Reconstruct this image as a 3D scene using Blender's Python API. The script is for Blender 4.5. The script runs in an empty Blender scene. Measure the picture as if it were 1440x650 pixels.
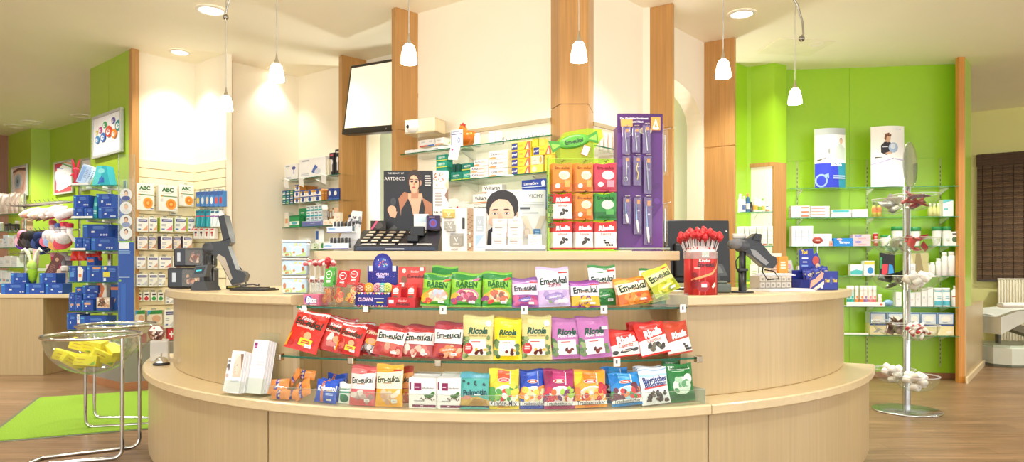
import bpy, bmesh, math, random
from mathutils import Vector, Matrix, geometry
SC = bpy.context.scene
COL = SC.collection
PI = math.pi
rnd = random.Random(7)
H, FPX, HOR, CEIL = 1.137, 950.0, 378.6, 3.26   # eye height, focal length in px of a 1440 frame, horizon row, ceiling height
CX, CY = -0.02, 5.13                            # centre of the round counter

def lin(h):
    if not isinstance(h, str): return tuple(h)
    h = h.lstrip('#'); out = []
    for i in (0, 2, 4):
        c = int(h[i:i+2], 16)/255
        out.append(c/12.92 if c <= .04045 else ((c+.055)/1.055)**2.4)
    return tuple(out)
def pt(x, y, Y): return Vector(((x-720)/FPX*Y, Y, H-(y-HOR)/FPX*Y))
def zof(y, Y): return H-(y-HOR)/FPX*Y
def cpt(x, y):                                  # a point of the ceiling seen at pixel x, y
    Y = FPX*(CEIL-H)/(HOR-y); return Vector(((x-720)/FPX*Y, Y))
ORD = 'first second third fourth fifth sixth seventh eighth ninth tenth eleventh twelfth thirteenth fourteenth fifteenth sixteenth'.split()
def od(i): return ORD[i] if i < len(ORD) else f'{i+1}th'

# ---------------------------------------------------------------- materials
MATS = {}
def newmat(name):
    m = bpy.data.materials.new(name); m.use_nodes = True
    nt = m.node_tree; nt.nodes.clear()
    out = nt.nodes.new('ShaderNodeOutputMaterial')
    return m, nt, out
def N(nt, t, **kw):
    n = nt.nodes.new(t)
    for k, v in kw.items():
        if k.startswith('i_'):
            n.inputs[k[2:].replace('_', ' ')].default_value = v
        else: setattr(n, k, v)
    return n
def coords(nt, scale, kind='Object'):
    tc = N(nt, 'ShaderNodeTexCoord'); mp = N(nt, 'ShaderNodeMapping'); mp.inputs['Scale'].default_value = scale
    nt.links.new(tc.outputs[kind], mp.inputs['Vector']); return mp.outputs['Vector']
def surface(name, rough=.5, metal=0., var=.04, scale=(9, 9, 9), bump=0., bscale=60, spec=.5, coat=0., grain=0., gscale=None, emit=0.):
    m, nt, out = newmat(name); L = nt.links.new
    b = N(nt, 'ShaderNodeBsdfPrincipled'); b.inputs['Roughness'].default_value = rough; b.inputs['Metallic'].default_value = metal
    b.inputs['Specular IOR Level'].default_value = spec; b.inputs['Coat Weight'].default_value = coat; b.inputs['Coat Roughness'].default_value = .12
    at = N(nt, 'ShaderNodeAttribute'); at.attribute_name = 'col'; col = at.outputs['Color']
    def mul(col, sc, amt, detail):
        no = N(nt, 'ShaderNodeTexNoise'); no.inputs['Scale'].default_value = 1; no.inputs['Detail'].default_value = detail
        L(coords(nt, sc), no.inputs['Vector'])
        mr = N(nt, 'ShaderNodeMapRange'); mr.inputs['From Min'].default_value = .3; mr.inputs['From Max'].default_value = .7
        mr.inputs['To Min'].default_value = 1-amt; mr.inputs['To Max'].default_value = 1+amt
        L(no.outputs['Fac'], mr.inputs['Value'])
        v = N(nt, 'ShaderNodeVectorMath', operation='SCALE'); L(col, v.inputs[0]); L(mr.outputs['Result'], v.inputs['Scale'])
        return v.outputs['Vector']
    if var: col = mul(col, scale, var, 2)
    if grain: col = mul(col, gscale, grain, 5)
    L(col, b.inputs['Base Color'])
    if emit:
        L(col, b.inputs['Emission Color']); b.inputs['Emission Strength'].default_value = emit
    if bump:
        no = N(nt, 'ShaderNodeTexNoise'); no.inputs['Scale'].default_value = bscale; no.inputs['Detail'].default_value = 3
        L(coords(nt, (1, 1, 1)), no.inputs['Vector'])
        bp = N(nt, 'ShaderNodeBump'); bp.inputs['Strength'].default_value = bump; bp.inputs['Distance'].default_value = .01
        L(no.outputs['Fac'], bp.inputs['Height']); L(bp.outputs['Normal'], b.inputs['Normal'])
    L(b.outputs['BSDF'], out.inputs['Surface']); MATS[name] = m; return m
surface('paint', .5)
surface('wall', .55, var=.012, scale=(2, 2, 2), bump=.03, bscale=220)
surface('lacquer', .28, var=.015, scale=(2, 2, 2))
surface('film', .3, var=.03, bump=.25, bscale=55, spec=.5)
surface('print', .38, var=.02)
surface('board', .55, var=.03)
surface('plastic', .35, var=.02)
surface('metal', .25, metal=1., var=.05)
surface('chrome', .08, metal=1., var=.02)
surface('cloth', .9, var=.12, scale=(40, 40, 40), bump=.4, bscale=220, spec=.2)
surface('rug', .95, var=.16, scale=(120, 120, 120), bump=.5, bscale=400, spec=.1)
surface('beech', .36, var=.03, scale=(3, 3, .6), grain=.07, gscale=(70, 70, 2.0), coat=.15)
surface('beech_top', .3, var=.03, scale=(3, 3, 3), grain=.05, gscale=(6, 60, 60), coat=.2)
surface('oak', .38, var=.05, scale=(3, 3, .8), grain=.16, gscale=(55, 55, 1.6), coat=.15)
surface('bamboo', .7, var=.14, scale=(60, 60, 4), grain=.3, gscale=(2, 2, 160))
surface('glow', .4, var=.0, emit=1.0)
surface('lamp', .4, var=.0, emit=7.0)
surface('shade_glow', .4, var=.0, emit=75.0)
surface('screen', .3, var=.01, emit=.4)

def clear(name, tint, refl, rough=.02, body=0.0, bodycol=(1, 1, 1)):
    # thin clear sheet: transmits with a tint, reflects by Fresnel, optional share of a milky body colour
    m, nt, out = newmat(name); L = nt.links.new
    tr = N(nt, 'ShaderNodeBsdfTransparent'); tr.inputs['Color'].default_value = (*tint, 1)
    gl = N(nt, 'ShaderNodeBsdfGlossy'); gl.inputs['Roughness'].default_value = rough
    lw = N(nt, 'ShaderNodeLayerWeight'); pw = N(nt, 'ShaderNodeMath', operation='POWER'); pw.inputs[1].default_value = 2.6
    ma = N(nt, 'ShaderNodeMath', operation='MULTIPLY_ADD'); f0 = ((refl-1)/(refl+1))**2; ma.inputs[1].default_value = .55; ma.inputs[2].default_value = f0+.012
    L(lw.outputs['Facing'], pw.inputs[0]); L(pw.outputs[0], ma.inputs[0])
    no = N(nt, 'ShaderNodeTexNoise'); no.inputs['Scale'].default_value = 6
    bp = N(nt, 'ShaderNodeBump'); bp.inputs['Strength'].default_value = .02
    L(no.outputs['Fac'], bp.inputs['Height']); L(bp.outputs['Normal'], gl.inputs['Normal'])
    mx = N(nt, 'ShaderNodeMixShader'); L(ma.outputs[0], mx.inputs['Fac']); L(tr.outputs[0], mx.inputs[1]); L(gl.outputs[0], mx.inputs[2])
    last = mx.outputs[0]
    if body:
        df = N(nt, 'ShaderNodeBsdfDiffuse'); df.inputs['Color'].default_value = (*bodycol, 1)
        m2 = N(nt, 'ShaderNodeMixShader'); m2.inputs['Fac'].default_value = body; L(last, m2.inputs[1]); L(df.outputs[0], m2.inputs[2]); last = m2.outputs[0]
    L(last, out.inputs['Surface']); MATS[name] = m; return m
clear('glass', (.93, .98, .95), 1.25)
clear('glassedge', (.35, .7, .55), 1.45, body=.45, bodycol=(.03, .22, .15))
clear('palegedge', (.5, .85, .6), 1.45, body=.4, bodycol=(.1, .4, .22))
clear('acryl', (.95, .97, .94), 1.3, body=.025, bodycol=(.85, .88, .83))
clear('acryledge', (.85, .9, .85), 1.4, body=.3, bodycol=(.75, .8, .74))
clear('limeacryl', (.8, .98, .25), 1.3, body=.12, bodycol=(.5, .85, .05))
clear('frost', (.95, .95, .95), 1.3, rough=.3, body=.5, bodycol=(.9, .9, .88))
clear('clearbag', (.97, .96, .94), 1.3, rough=.15, body=.02)

def floor_mat():
    m, nt, out = newmat('floorboards'); L = nt.links.new
    b = N(nt, 'ShaderNodeBsdfPrincipled'); b.inputs['Roughness'].default_value = .34
    br = N(nt, 'ShaderNodeTexBrick'); br.inputs['Scale'].default_value = 1
    br.inputs['Brick Width'].default_value = 1.2; br.inputs['Row Height'].default_value = .13; br.inputs['Mortar Size'].default_value = .0015
    br.inputs['Color1'].default_value = (*lin('7E6143'), 1); br.inputs['Color2'].default_value = (*lin('8F7050'), 1); br.inputs['Mortar'].default_value = (*lin('4A3524'), 1)
    L(coords(nt, (1, 1, 1)), br.inputs['Vector'])
    no = N(nt, 'ShaderNodeTexNoise'); no.inputs['Scale'].default_value = 1; no.inputs['Detail'].default_value = 6; L(coords(nt, (2.5, 45, 1)), no.inputs['Vector'])
    mr = N(nt, 'ShaderNodeMapRange'); mr.inputs['From Min'].default_value = .3; mr.inputs['From Max'].default_value = .7; mr.inputs['To Min'].default_value = .6; mr.inputs['To Max'].default_value = 1.3
    L(no.outputs['Fac'], mr.inputs['Value'])
    v = N(nt, 'ShaderNodeVectorMath', operation='SCALE'); L(br.outputs['Color'], v.inputs[0]); L(mr.outputs['Result'], v.inputs['Scale'])
    L(v.outputs['Vector'], b.inputs['Base Color']); L(b.outputs[0], out.inputs['Surface']); MATS['floorboards'] = m
floor_mat()

# ---------------------------------------------------------------- text outlines
TXT = {}
def text2d(s, bold=0.0, shear=0.0):
    key = (s, bold, shear)
    if key in TXT: return TXT[key]
    cu = bpy.data.curves.new('lettering', 'FONT'); cu.body = s; cu.size = 1; cu.resolution_u = 2; cu.shear = shear; cu.offset = bold; cu.fill_mode = 'FRONT'
    ob = bpy.data.objects.new('lettering', cu); COL.objects.link(ob)
    dg = bpy.context.evaluated_depsgraph_get(); dg.update()
    me = ob.evaluated_get(dg).to_mesh()
    vs = [(v.co.x, v.co.y) for v in me.vertices]; fs = [tuple(p.vertices) for p in me.polygons]
    ob.evaluated_get(dg).to_mesh_clear()
    bpy.data.objects.remove(ob); bpy.data.curves.remove(cu)
    x0 = min(v[0] for v in vs); x1 = max(v[0] for v in vs); y0 = min(v[1] for v in vs); y1 = max(v[1] for v in vs)
    vs = [(x-(x0+x1)/2, y-(y0+y1)/2) for x, y in vs]
    TXT[key] = (vs, fs, x1-x0, y1-y0); return TXT[key]

# ---------------------------------------------------------------- mesh builder
class MB:
    def __init__(s, mat='paint'): s.v = []; s.f = []; s.c = []; s.m = []; s.s = []; s.mats = []; s.mat = mat; s.M = None
    def add(s, vs, fs, col, mat=None, smooth=False):
        mat = mat or s.mat
        if mat not in s.mats: s.mats.append(mat)
        k = s.mats.index(mat); o = len(s.v); c = lin(col)
        if s.M is not None: vs = [s.M @ Vector(v) for v in vs]
        s.v += [tuple(v) for v in vs]
        for f in fs: s.f.append(tuple(i+o for i in f)); s.c.append(c); s.m.append(k); s.s.append(smooth)
        return s
    def box(s, x0, y0, z0, x1, y1, z1, col, bev=0.0, mat=None):
        if bev <= 0:
            vs = [(x, y, z) for z in (z0, z1) for y in (y0, y1) for x in (x0, x1)]
            return s.add(vs, [(0, 2, 3, 1), (4, 5, 7, 6), (0, 1, 5, 4), (1, 3, 7, 5), (3, 2, 6, 7), (2, 0, 4, 6)], col, mat)
        bm = bmesh.new(); bmesh.ops.create_cube(bm, size=1)
        for v in bm.verts: v.co = Vector(((x0+x1)/2+v.co.x*(x1-x0), (y0+y1)/2+v.co.y*(y1-y0), (z0+z1)/2+v.co.z*(z1-z0)))
        bmesh.ops.bevel(bm, geom=bm.edges[:], offset=min(bev, .45*min(x1-x0, y1-y0, z1-z0)), segments=1 if bev < .003 else 2, affect='EDGES', profile=.5)
        bm.verts.index_update()
        s.add([v.co.copy() for v in bm.verts], [[v.index for v in f.verts] for f in bm.faces], col, mat); bm.free(); return s
    def tube(s, pts, r, col, mat=None, seg=8, closed=False, caps=True):
        pts = [Vector(p) for p in pts]; n = len(pts); rings = []; up = None
        for i, p in enumerate(pts):
            a = pts[i-1] if (i or closed) else p; b = pts[(i+1) % n] if (i < n-1 or closed) else p
            t = (b-a).normalized()
            if up is None: up = t.orthogonal().normalized()
            up = (up-t*up.dot(t)); up = up.normalized() if up.length > 1e-6 else t.orthogonal().normalized()
            w = t.cross(up); rr = r[i] if isinstance(r, (list, tuple)) else r
            rings.append([p+(up*math.cos(2*PI*k/seg)+w*math.sin(2*PI*k/seg))*rr for k in range(seg)])
        vs = [v for ring in rings for v in ring]; fs = []
        for i in range(n if closed else n-1):
            j = (i+1) % n
            for k in range(seg): fs.append((i*seg+k, i*seg+(k+1) % seg, j*seg+(k+1) % seg, j*seg+k))
        s.add(vs, fs, col, mat, True)
        if caps and not closed: s.add(rings[0], [tuple(range(seg))[::-1]], col, mat); s.add(rings[-1], [tuple(range(seg))], col, mat)
        return s
    def lathe(s, prof, col, mat=None, seg=20, o=(0, 0, 0), smooth=True):
        vs = []; fs = []; n = len(prof)
        for r, z in prof:
            for k in range(seg):
                a = 2*PI*k/seg; vs.append((o[0]+r*math.cos(a), o[1]+r*math.sin(a), o[2]+z))
        for i in range(n-1):
            for k in range(seg):
                k2 = (k+1) % seg; fs.append((i*seg+k, i*seg+k2, (i+1)*seg+k2, (i+1)*seg+k))
        return s.add(vs, fs, col, mat, smooth)
    def surf(s, fn, nu, nv, col, mat=None, smooth=True, u0=0, u1=1, v0=0, v1=1):
        vs = [fn(u0+(u1-u0)*i/nu, v0+(v1-v0)*j/nv) for j in range(nv+1) for i in range(nu+1)]
        fs = [(j*(nu+1)+i, j*(nu+1)+i+1, (j+1)*(nu+1)+i+1, (j+1)*(nu+1)+i) for j in range(nv) for i in range(nu)]
        return s.add(vs, fs, col, mat, smooth)
    def ball(s, o, r, col, mat=None, seg=10, rings=6):
        rx, ry, rz = r if isinstance(r, (tuple, list)) else (r, r, r)
        return s.surf(lambda u, v: (o[0]+rx*math.sin(PI*v)*math.cos(2*PI*u), o[1]+ry*math.sin(PI*v)*math.sin(2*PI*u), o[2]-rz*math.cos(PI*v)), seg, rings, col, mat)
    def prism(s, poly, y0, y1, col, mat=None, ax='y'):        # an outline given in x, z pushed through from y0 to y1 (or in x, y from z0 to z1)
        n = len(poly); P = (lambda a, b, d: (a, d, b)) if ax == 'y' else (lambda a, b, d: (a, b, d))
        vs = [P(a, b, y0) for a, b in poly]+[P(a, b, y1) for a, b in poly]
        tri = geometry.tessellate_polygon([[Vector((a, b, 0)) for a, b in poly]])
        fs = [tuple(t) for t in tri]+[tuple(i+n for i in t[::-1]) for t in tri]+[(i, (i+1) % n, (i+1) % n+n, i+n) for i in range(n)]
        return s.add(vs, fs, col, mat)
    def art(s, S, W, Hh, shapes, mat=None, e0=.0006, de=.00022):
        # flat print laid on a surface S(u, v, offset); u, v run 0..1 over W x Hh metres
        for i, sh in enumerate(shapes):
            o = e0+de*i; k = sh[0]
            if k == 'r':
                u0, v0, u1, v1, c = sh[1:6]; nu = max(1, round(abs(u1-u0)*14)); nv = max(1, round(abs(v1-v0)*14))
                s.surf(lambda u, v: S(u, v, o), nu, nv, c, mat, True, u0, u1, v0, v1)
            elif k == 'e':
                cu, cv, ru, rv, c = sh[1:6]; a0 = sh[6] if len(sh) > 6 else 0; n = 14
                ca, sa = math.cos(a0), math.sin(a0)
                def P(r, t):
                    x = ru*W*r*math.cos(t); y = rv*Hh*r*math.sin(t)
                    return S(cu+(x*ca-y*sa)/W, cv+(x*sa+y*ca)/Hh, o)
                vs = [S(cu, cv, o)]+[P(.55, 2*PI*q/n) for q in range(n)]+[P(1, 2*PI*q/n) for q in range(n)]
                fs = [(0, 1+q, 1+(q+1) % n) for q in range(n)]+[(1+q, 1+n+q, 1+n+(q+1) % n, 1+(q+1) % n) for q in range(n)]
                s.add(vs, fs, c, mat, True)
            elif k == 'p':
                pl, c = sh[1], sh[2]
                tri = geometry.tessellate_polygon([[Vector((a*W, b*Hh, 0)) for a, b in pl]])
                T3 = [[pl[j] for j in t] for t in tri]
                for _ in range(6):                       # cut the outline fine enough to follow a bulging surface
                    nx = []
                    for t in T3:
                        e = [max(abs(t[j][0]-t[j-2][0]), abs(t[j][1]-t[j-2][1])) for j in range(3)]; j = e.index(max(e))
                        if e[j] < .1: nx.append(t); continue
                        a, b, c2 = t[j], t[j-2], t[j-1]; md = ((a[0]+b[0])/2, (a[1]+b[1])/2); nx += [[a, md, c2], [md, b, c2]]
                    T3 = nx
                s.add([S(a, b, o) for t in T3 for a, b in t], [(3*j, 3*j+1, 3*j+2) for j in range(len(T3))], c, mat)
            elif k == 't':
                tx, cu, cv, wu, c = sh[1:6]; op = sh[6] if len(sh) > 6 else {}
                vs, fs, tw, th = text2d(tx, op.get('b', .012), op.get('i', 0))
                sc = wu*W/tw; a0 = op.get('rot', 0); ca, sa = math.cos(a0), math.sin(a0); sy = sc*op.get('sy', 1)
                s.add([S(cu+(x*sc*ca-y*sy*sa)/W, cv+(x*sc*sa+y*sy*ca)/Hh, o) for x, y in vs], fs, c, mat)
            elif k == 'n':
                n, u0, v0, u1, v1, r, cols, seed = sh[1:9]; q = random.Random(seed)
                for j in range(n):
                    a = [('e', q.uniform(u0, u1), q.uniform(v0, v1), r/W*q.uniform(.7, 1.3), r/Hh*q.uniform(.6, 1.1), q.choice(cols), q.uniform(0, 3))]
                    s.art(S, W, Hh, a, mat, o+.00003*j)
            elif k == 'l':
                u0, v0, u1, v1, n, c = sh[1:7]; hh = (v1-v0)/n; q = random.Random(n)
                for j in range(n): s.art(S, W, Hh, [('r', u0, v1-hh*(j+.6), u0+(u1-u0)*q.uniform(.7, 1), v1-hh*j, c)], mat, o)
        return s
    def build(s, name, parent=None, loc=None, rz=0., M=None):
        me = bpy.data.meshes.new(name); me.from_pydata(s.v, [], s.f)
        for m in s.mats: me.materials.append(MATS[m])
        me.polygons.foreach_set('material_index', s.m); me.polygons.foreach_set('use_smooth', s.s)
        at = me.attributes.new('col', 'FLOAT_COLOR', 'CORNER'); buf = []
        for f, c in zip(s.f, s.c): buf += [c[0], c[1], c[2], 1.0]*len(f)
        at.data.foreach_set('color', buf); me.update()
        o = bpy.data.objects.new(name, me); COL.objects.link(o)
        if parent is not None: o.parent = parent
        if M is not None: o.matrix_basis = M
        elif loc is not None: o.location = loc; o.rotation_euler = (0, 0, rz)
        return o
def tag(o, label=None, cat=None, group=None, kind=None):
    if label: o['label'] = label
    if cat: o['category'] = cat
    if group: o['group'] = group
    if kind: o['kind'] = kind
    return o
def T(name, label, cat, loc, rz=0., group=None):
    o = bpy.data.objects.new(name, None); COL.objects.link(o); o.empty_display_size = .1
    o.location = loc; o.rotation_euler = (0, 0, rz); return tag(o, label, cat, group)
def dup(o, M=None, loc=None, rz=0., label=None, group=None):
    c = o.copy(); COL.objects.link(c)
    if M is not None: c.matrix_basis = M
    else: c.location = loc; c.rotation_euler = (0, 0, rz)
    if label: c['label'] = label
    if group: c['group'] = group
    for ch in list(o.children):
        d = ch.copy(); COL.objects.link(d); d.parent = c
        for g in list(ch.children): e = g.copy(); COL.objects.link(e); e.parent = d
    return c
def struct(mb, name, **k): return tag(mb.build(name, **k), kind='structure')
def flat(w, h, y=0., x0=None, z0=0.):                     # print surface: upright rectangle facing -y
    x0 = -w/2 if x0 is None else x0
    return lambda u, v, o: (x0+u*w, y-o, z0+v*h)

class Frame:                                             # a straight wall seen from above, between two floor-plan points
    def __init__(s, a, b): s.a = Vector(a); s.b = Vector(b); d = (s.b-s.a).normalized(); s.d = d; s.n = Vector((d.y, -d.x)); s.rz = math.atan2(d.y, d.x)
    def on(s, px, off=0.):                               # where the sight line of column px meets the line parallel to the wall, off metres in front
        u = (px-720)/FPX; a = s.a+s.n*off; den = u*s.d.y-s.d.x
        t = (a.x-u*a.y)/den; return a+s.d*t
    def wall(s, name, col, mat='wall', z0=0., z1=CEIL, t=.06, e0=0., e1=0.):
        L = (s.b-s.a).length; m = MB(mat); m.box(-e0, 0, z0, L+e1, t, z1, col)
        return struct(m, name, loc=(s.a.x, s.a.y, 0), rz=s.rz)

# ---------------------------------------------------------------- packaged goods
def carton(name, label, cat, p, rz, w, d, h, col, art=(), group=None, side=None, top=None, mat='board', sideart=None, M=None):
    m = MB(mat); b = min(.0015, .05*min(w, d, h))
    m.box(-w/2, 0, 0, w/2, d, h, col, b)
    if top: m.surf(lambda u, v: (-w/2+b+u*(w-2*b), b+v*(d-2*b), h+.0002), 1, 1, top, None, False)
    if side: m.surf(lambda u, v: (-w/2-.0002, d-b-u*(d-2*b), b+v*(h-2*b)), 1, 1, side, None, False); m.surf(lambda u, v: (w/2+.0002, b+u*(d-2*b), b+v*(h-2*b)), 1, 1, side, None, False)
    m.art(flat(w, h), w, h, art, 'print')
    if sideart: m.art(lambda u, v, o: (w/2+o, u*d, v*h), d, h, sideart, 'print'); m.art(lambda u, v, o: (-w/2-o, d-u*d, v*h), d, h, sideart, 'print')
    o = m.build(name, loc=p, rz=rz) if M is None else m.build(name, M=M)
    return tag(o, label, cat, group)

def bag_mesh(w, h, t, bg, art, mat='film', header=None, back=None, lower=None):
    m = MB(mat); ph = (w*31+h*17) % 3
    def prof(u, v):
        vv = min(max((v-.045)/(.885), 0), 1)
        return t/2*(max(math.sin(PI*u), 0)**.55)*(max(math.sin(PI*vv), 0)**.5)*(1+.10*math.sin(11*u+4*v+ph)*math.sin(7*v+ph))+.0006
    def X(u, v): return (u-.5)*w*(1-.045*math.sin(PI*v)+.012*math.sin(9*v+ph))
    S = lambda u, v, o: (X(u, v), -prof(u, v)-o, v*h+.004*math.sin(6*u+ph)*(v > .9))
    B = lambda u, v: (X(1-u, v), prof(1-u, v), v*h+.004*math.sin(6*(1-u)+ph)*(v > .9))
    m.surf(lambda u, v: S(u, v, 0), 14, 16, bg); m.surf(B, 8, 10, back or bg)
    if lower: m.surf(lambda u, v: S(u, v, .0003), 8, 7, lower[0], lower[1] if len(lower) > 1 else None, True, 0, 1, 0, .55)
    m.art(S, w, h, art, None, .0011)
    # zig-zag crimp lines on the seals
    for v0 in (.012, .03, .95, .975): m.art(S, w, h, [('r', .02, v0, .98, v0+.006, tuple(min(1, c*1.25+.03) for c in lin(bg)))], None, .001)
    return m, S
def lean(p, rz, tilt, roll=0., w=0.): return Matrix.Translation(Vector(p)+Vector((0, 0, w/2*abs(math.sin(math.radians(roll)))))) @ Matrix.Rotation(rz, 4, 'Z') @ Matrix.Rotation(-math.radians(tilt), 4, 'X') @ Matrix.Rotation(math.radians(roll), 4, 'Y')
def arc(px, R):                                          # point of a circle about the counter's centre seen in column px, and the way it faces
    u = (px-720)/FPX; A = 1+u*u; Bq = u*CX+CY; C = CX*CX+CY*CY-R*R
    Y = (Bq-math.sqrt(Bq*Bq-A*C))/A; X = u*Y; return X, Y, math.atan2(X-CX, CY-Y)
def sticker(S, u, v, w, h, du, dv, parent, label='small white price sticker'):
    m = MB('print'); m.art(S, w, h, [('r', u-du/2, v-dv/2, u+du/2, v+dv/2, 'F6F6F2'), ('r', u-du*.3, v-dv*.2, u+du*.3, v+dv*.15, 'C8C8C8')], None, .0045)
    return tag(m.build('price_sticker', parent), label)
# ================================================================= the room
GREENL = '9FBE35'
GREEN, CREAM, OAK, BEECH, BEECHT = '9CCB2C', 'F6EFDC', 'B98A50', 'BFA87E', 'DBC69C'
m = MB('floorboards'); m.box(-12, -3, -.05, 12, 13, 0, 'A4764E'); struct(m, 'floor')
m = MB('wall'); m.box(-12, -3, CEIL, 12, 13, CEIL+.1, 'FAF5E2'); struct(m, 'ceiling')
def fr(x0, y0, x1, y1): return Frame(cpt(x0, y0), cpt(x1, y1))
# shop wing on the left
fr(-60, 187, 11.5, 191).wall('wall_left_cladding', '8F5A2E', 'oak')
WL1 = fr(11.5, 191, 44, 180.7); WL1.wall('wall_left', GREENL, 'lacquer')
fr(44, 180.7, 70, 182.7).wall('wall_left', GREENL, 'lacquer')
WL3 = fr(70, 182.7, 150, 160.6); WL3.wall('wall_left', GREENL, 'lacquer')
WP = fr(127, 97, 182, 70)
m = MB('lacquer'); L = (WP.b-WP.a).length
m.box(0, 0, 0, L*.49, .05, CEIL, GREENL); m.box(L*.49+.004, 0, 0, L, .05, CEIL, GREENL); m.box(L*.48, .01, 0, L*.5, .05, CEIL, GREEN)
struct(m, 'wall_left_partition', loc=(WP.a.x, WP.a.y, 0), rz=WP.rz)
m = MB('oak'); m.box(L, -.005, 0, L+.07, .06, CEIL, OAK); struct(m, 'trim_partition', loc=(WP.a.x, WP.a.y, 0), rz=WP.rz)
WA, WB, WC, WD = fr(188, 71.5, 274, 90), fr(274, 90, 318, 75), fr(322, 86, 420, 108.3), fr(420, 108.3, 479, 93)
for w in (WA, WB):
    w.wall('wall_back_slatted', CREAM)
    m = MB('board'); L = (w.b-w.a).length; z = .42
    while z < 2.17: m.box(.0, -.018, z, L-.0, -.0, z+.0835, 'F3E6C0', .002); z += .09
    m.box(0, -.003, .42, L, .0, 2.17, 'A89868')  # groove backing darkened so the gaps between slats read as shade
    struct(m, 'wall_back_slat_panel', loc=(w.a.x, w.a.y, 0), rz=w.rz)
WC.wall('wall_back', CREAM, e0=.05); WD.wall('wall_back', CREAM)
m = MB('wall'); L = (WC.b-WC.a).length
def finw(name, f, t=.06, joint=2.27, e0=0, e1=0, base=None):
    m = MB('oak'); L = (f.b-f.a).length
    if joint: m.box(-e0, 0, 0, L+e1, t, joint-.003, OAK, .004); m.box(-e0, 0, joint+.003, L+e1, t, CEIL, OAK, .004); m.box(-e0+.006, .006, joint-.01, L+e1-.006, t-.006, joint+.01, OAK)
    else: m.box(-e0, 0, 0, L+e1, t, CEIL, OAK, .004)
    return struct(m, name, loc=(f.a.x, f.a.y, 0), rz=f.rz)
finw('trim_1', fr(316.5, 76, 323.5, 76.6), .22, None)
finw('trim_2', fr(481, 77, 515.5, 85), .07, None)
F3 = fr(556, 9.5, 588, 19); finw('trim_3', F3, .06)
F5 = fr(913, 11, 945.5, 4); finw('trim_5', F5, .05)
F6 = fr(990, 60, 1033, 52); finw('trim_6', F6, .05)
m = MB('oak'); pl = [(.275, 4.90), (.338, 4.72), (.534, 4.72), (.612, 5.04), (.44, 5.2)]
m.prism(pl, 0, 2.287, OAK, ax='z'); m.prism(pl, 2.293, CEIL, OAK, ax='z'); m.prism([(.29, 4.90), (.345, 4.73), (.527, 4.73), (.60, 5.03)], 2.27, 2.31, OAK, ax='z'); struct(m, 'trim_4')
def archwall(f, right, e):                               # wall with half of an arched doorway in it
    L = (f.b-f.a).length; m = MB('wall'); r = L-.03+e
    o = [(r*math.sin(a*PI/20), 2.48+.33*math.cos(a*PI/20)) for a in range(11)]
    o = [(x-e, z) for x, z in o]
    pl = [(-e, CEIL), (-e, 2.81)]+o[1:]+[(o[-1][0], 0), (L, 0), (L, CEIL)]
    if not right: pl = [(L-x, z) for x, z in pl]
    m.prism(pl, 0, .16, CREAM); struct(m, 'wall_back_arch', loc=(f.a.x, f.a.y, 0), rz=f.rz)
WTV = fr(515.5, 85, 556, 75); archwall(WTV, False, .1)
WG = fr(946, 37, 990, 60); archwall(WG, True, .12)
Frame(WTV.a-WTV.n*1.1-WTV.d*1.2, WTV.b-WTV.n*1.1+WTV.d*1.0).wall('wall_back_passage', 'E4F0DC')
Frame(WG.a-WG.n*1.0-WG.d*.9, WG.b-WG.n*1.0+WG.d*2.6).wall('wall_back_passage', 'F1F0D6')
WE = Frame(cpt(588, 19), (.285, 4.88)); WE.wall('wall_back', CREAM, e1=.05)
WF = Frame((.60, 5.01), cpt(904, 11)); WF.wall('wall_back', CREAM, e0=.02)
fr(904, 11, 914, 10.4).wall('wall_back', CREAM)
for f, z, a, b in ((WE, 2.20, 0, 1), (WF, 2.20, 0, 1)):
    m = MB('board'); L = (f.b-f.a).length; m.box(a*L, -.012, z, b*L, 0, z+.03, 'B8A98A'); struct(m, 'trim_wall_rail', loc=(f.a.x, f.a.y, 0), rz=f.rz)
# green bay on the right
WH1 = fr(1035, 88, 1050, 93.8); WH1.wall('wall_right', GREEN, 'lacquer')
fr(1050, 93.8, 1056, 93.8).wall('wall_right', GREEN, 'lacquer')
WH3 = fr(1056, 93.8, 1089, 88.5); WH3.wall('wall_right', GREEN, 'lacquer', z0=2.24); WH3.wall('wall_right_panel', 'F7F7F0', 'wall', z1=2.20)
WH4 = fr(1089, 88.5, 1106, 92); WH4.wall('wall_right', GREEN, 'lacquer', z0=2.24); WH4.wall('trim_7', OAK, 'oak', z1=2.24, e0=.01)
m = MB('oak'); L = (WH3.b-WH3.a).length; m.box(-.01, -.01, 2.20, L, .05, 2.24, OAK); struct(m, 'trim_8', loc=(WH3.a.x, WH3.a.y, 0), rz=WH3.rz)
WI = fr(1106, 98.8, 1349, 90); L = (WI.b-WI.a).length
m = MB('lacquer'); js = L*.37
for a, b in ((-.1, js-.002), (js+.002, L)):
    m.box(a, 0, 0, b, .06, 2.285, GREEN); m.box(a, 0, 2.291, b, .06, CEIL, GREEN)
m.box(-.1, .004, 0, L, .06, CEIL, GREEN); struct(m, 'wall_right', loc=(WI.a.x, WI.a.y, 0), rz=WI.rz)
m = MB('board'); m.box(-.3, -.02, 0, L, 0, .06, '9C6846', .004); struct(m, 'baseboard_right', loc=(WI.a.x, WI.a.y, 0), rz=WI.rz)
WJ = fr(1348, 80, 1357, 80); WJ.wall('trim_9', 'C98A3C', 'oak', t=.05)
WK = Frame(WJ.b, cpt(1365.5, 92.5)); WK.wall('wall_right_return', 'A9CF4A', 'lacquer', t=.05)
WKL = Frame(WJ.b+WK.n*.012, (5.55, 7.96)); WKL.wall('wall_right_low_partition', BEECH, 'beech', z1=.76, t=.06)
m = MB('beech'); L = (WKL.b-WKL.a).length; m.box(-.07, -.02, 0, L, 0, .065, 'E0CDA6', .004); struct(m, 'baseboard_partition', loc=(WKL.a.x, WKL.a.y, 0), rz=WKL.rz)
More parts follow.
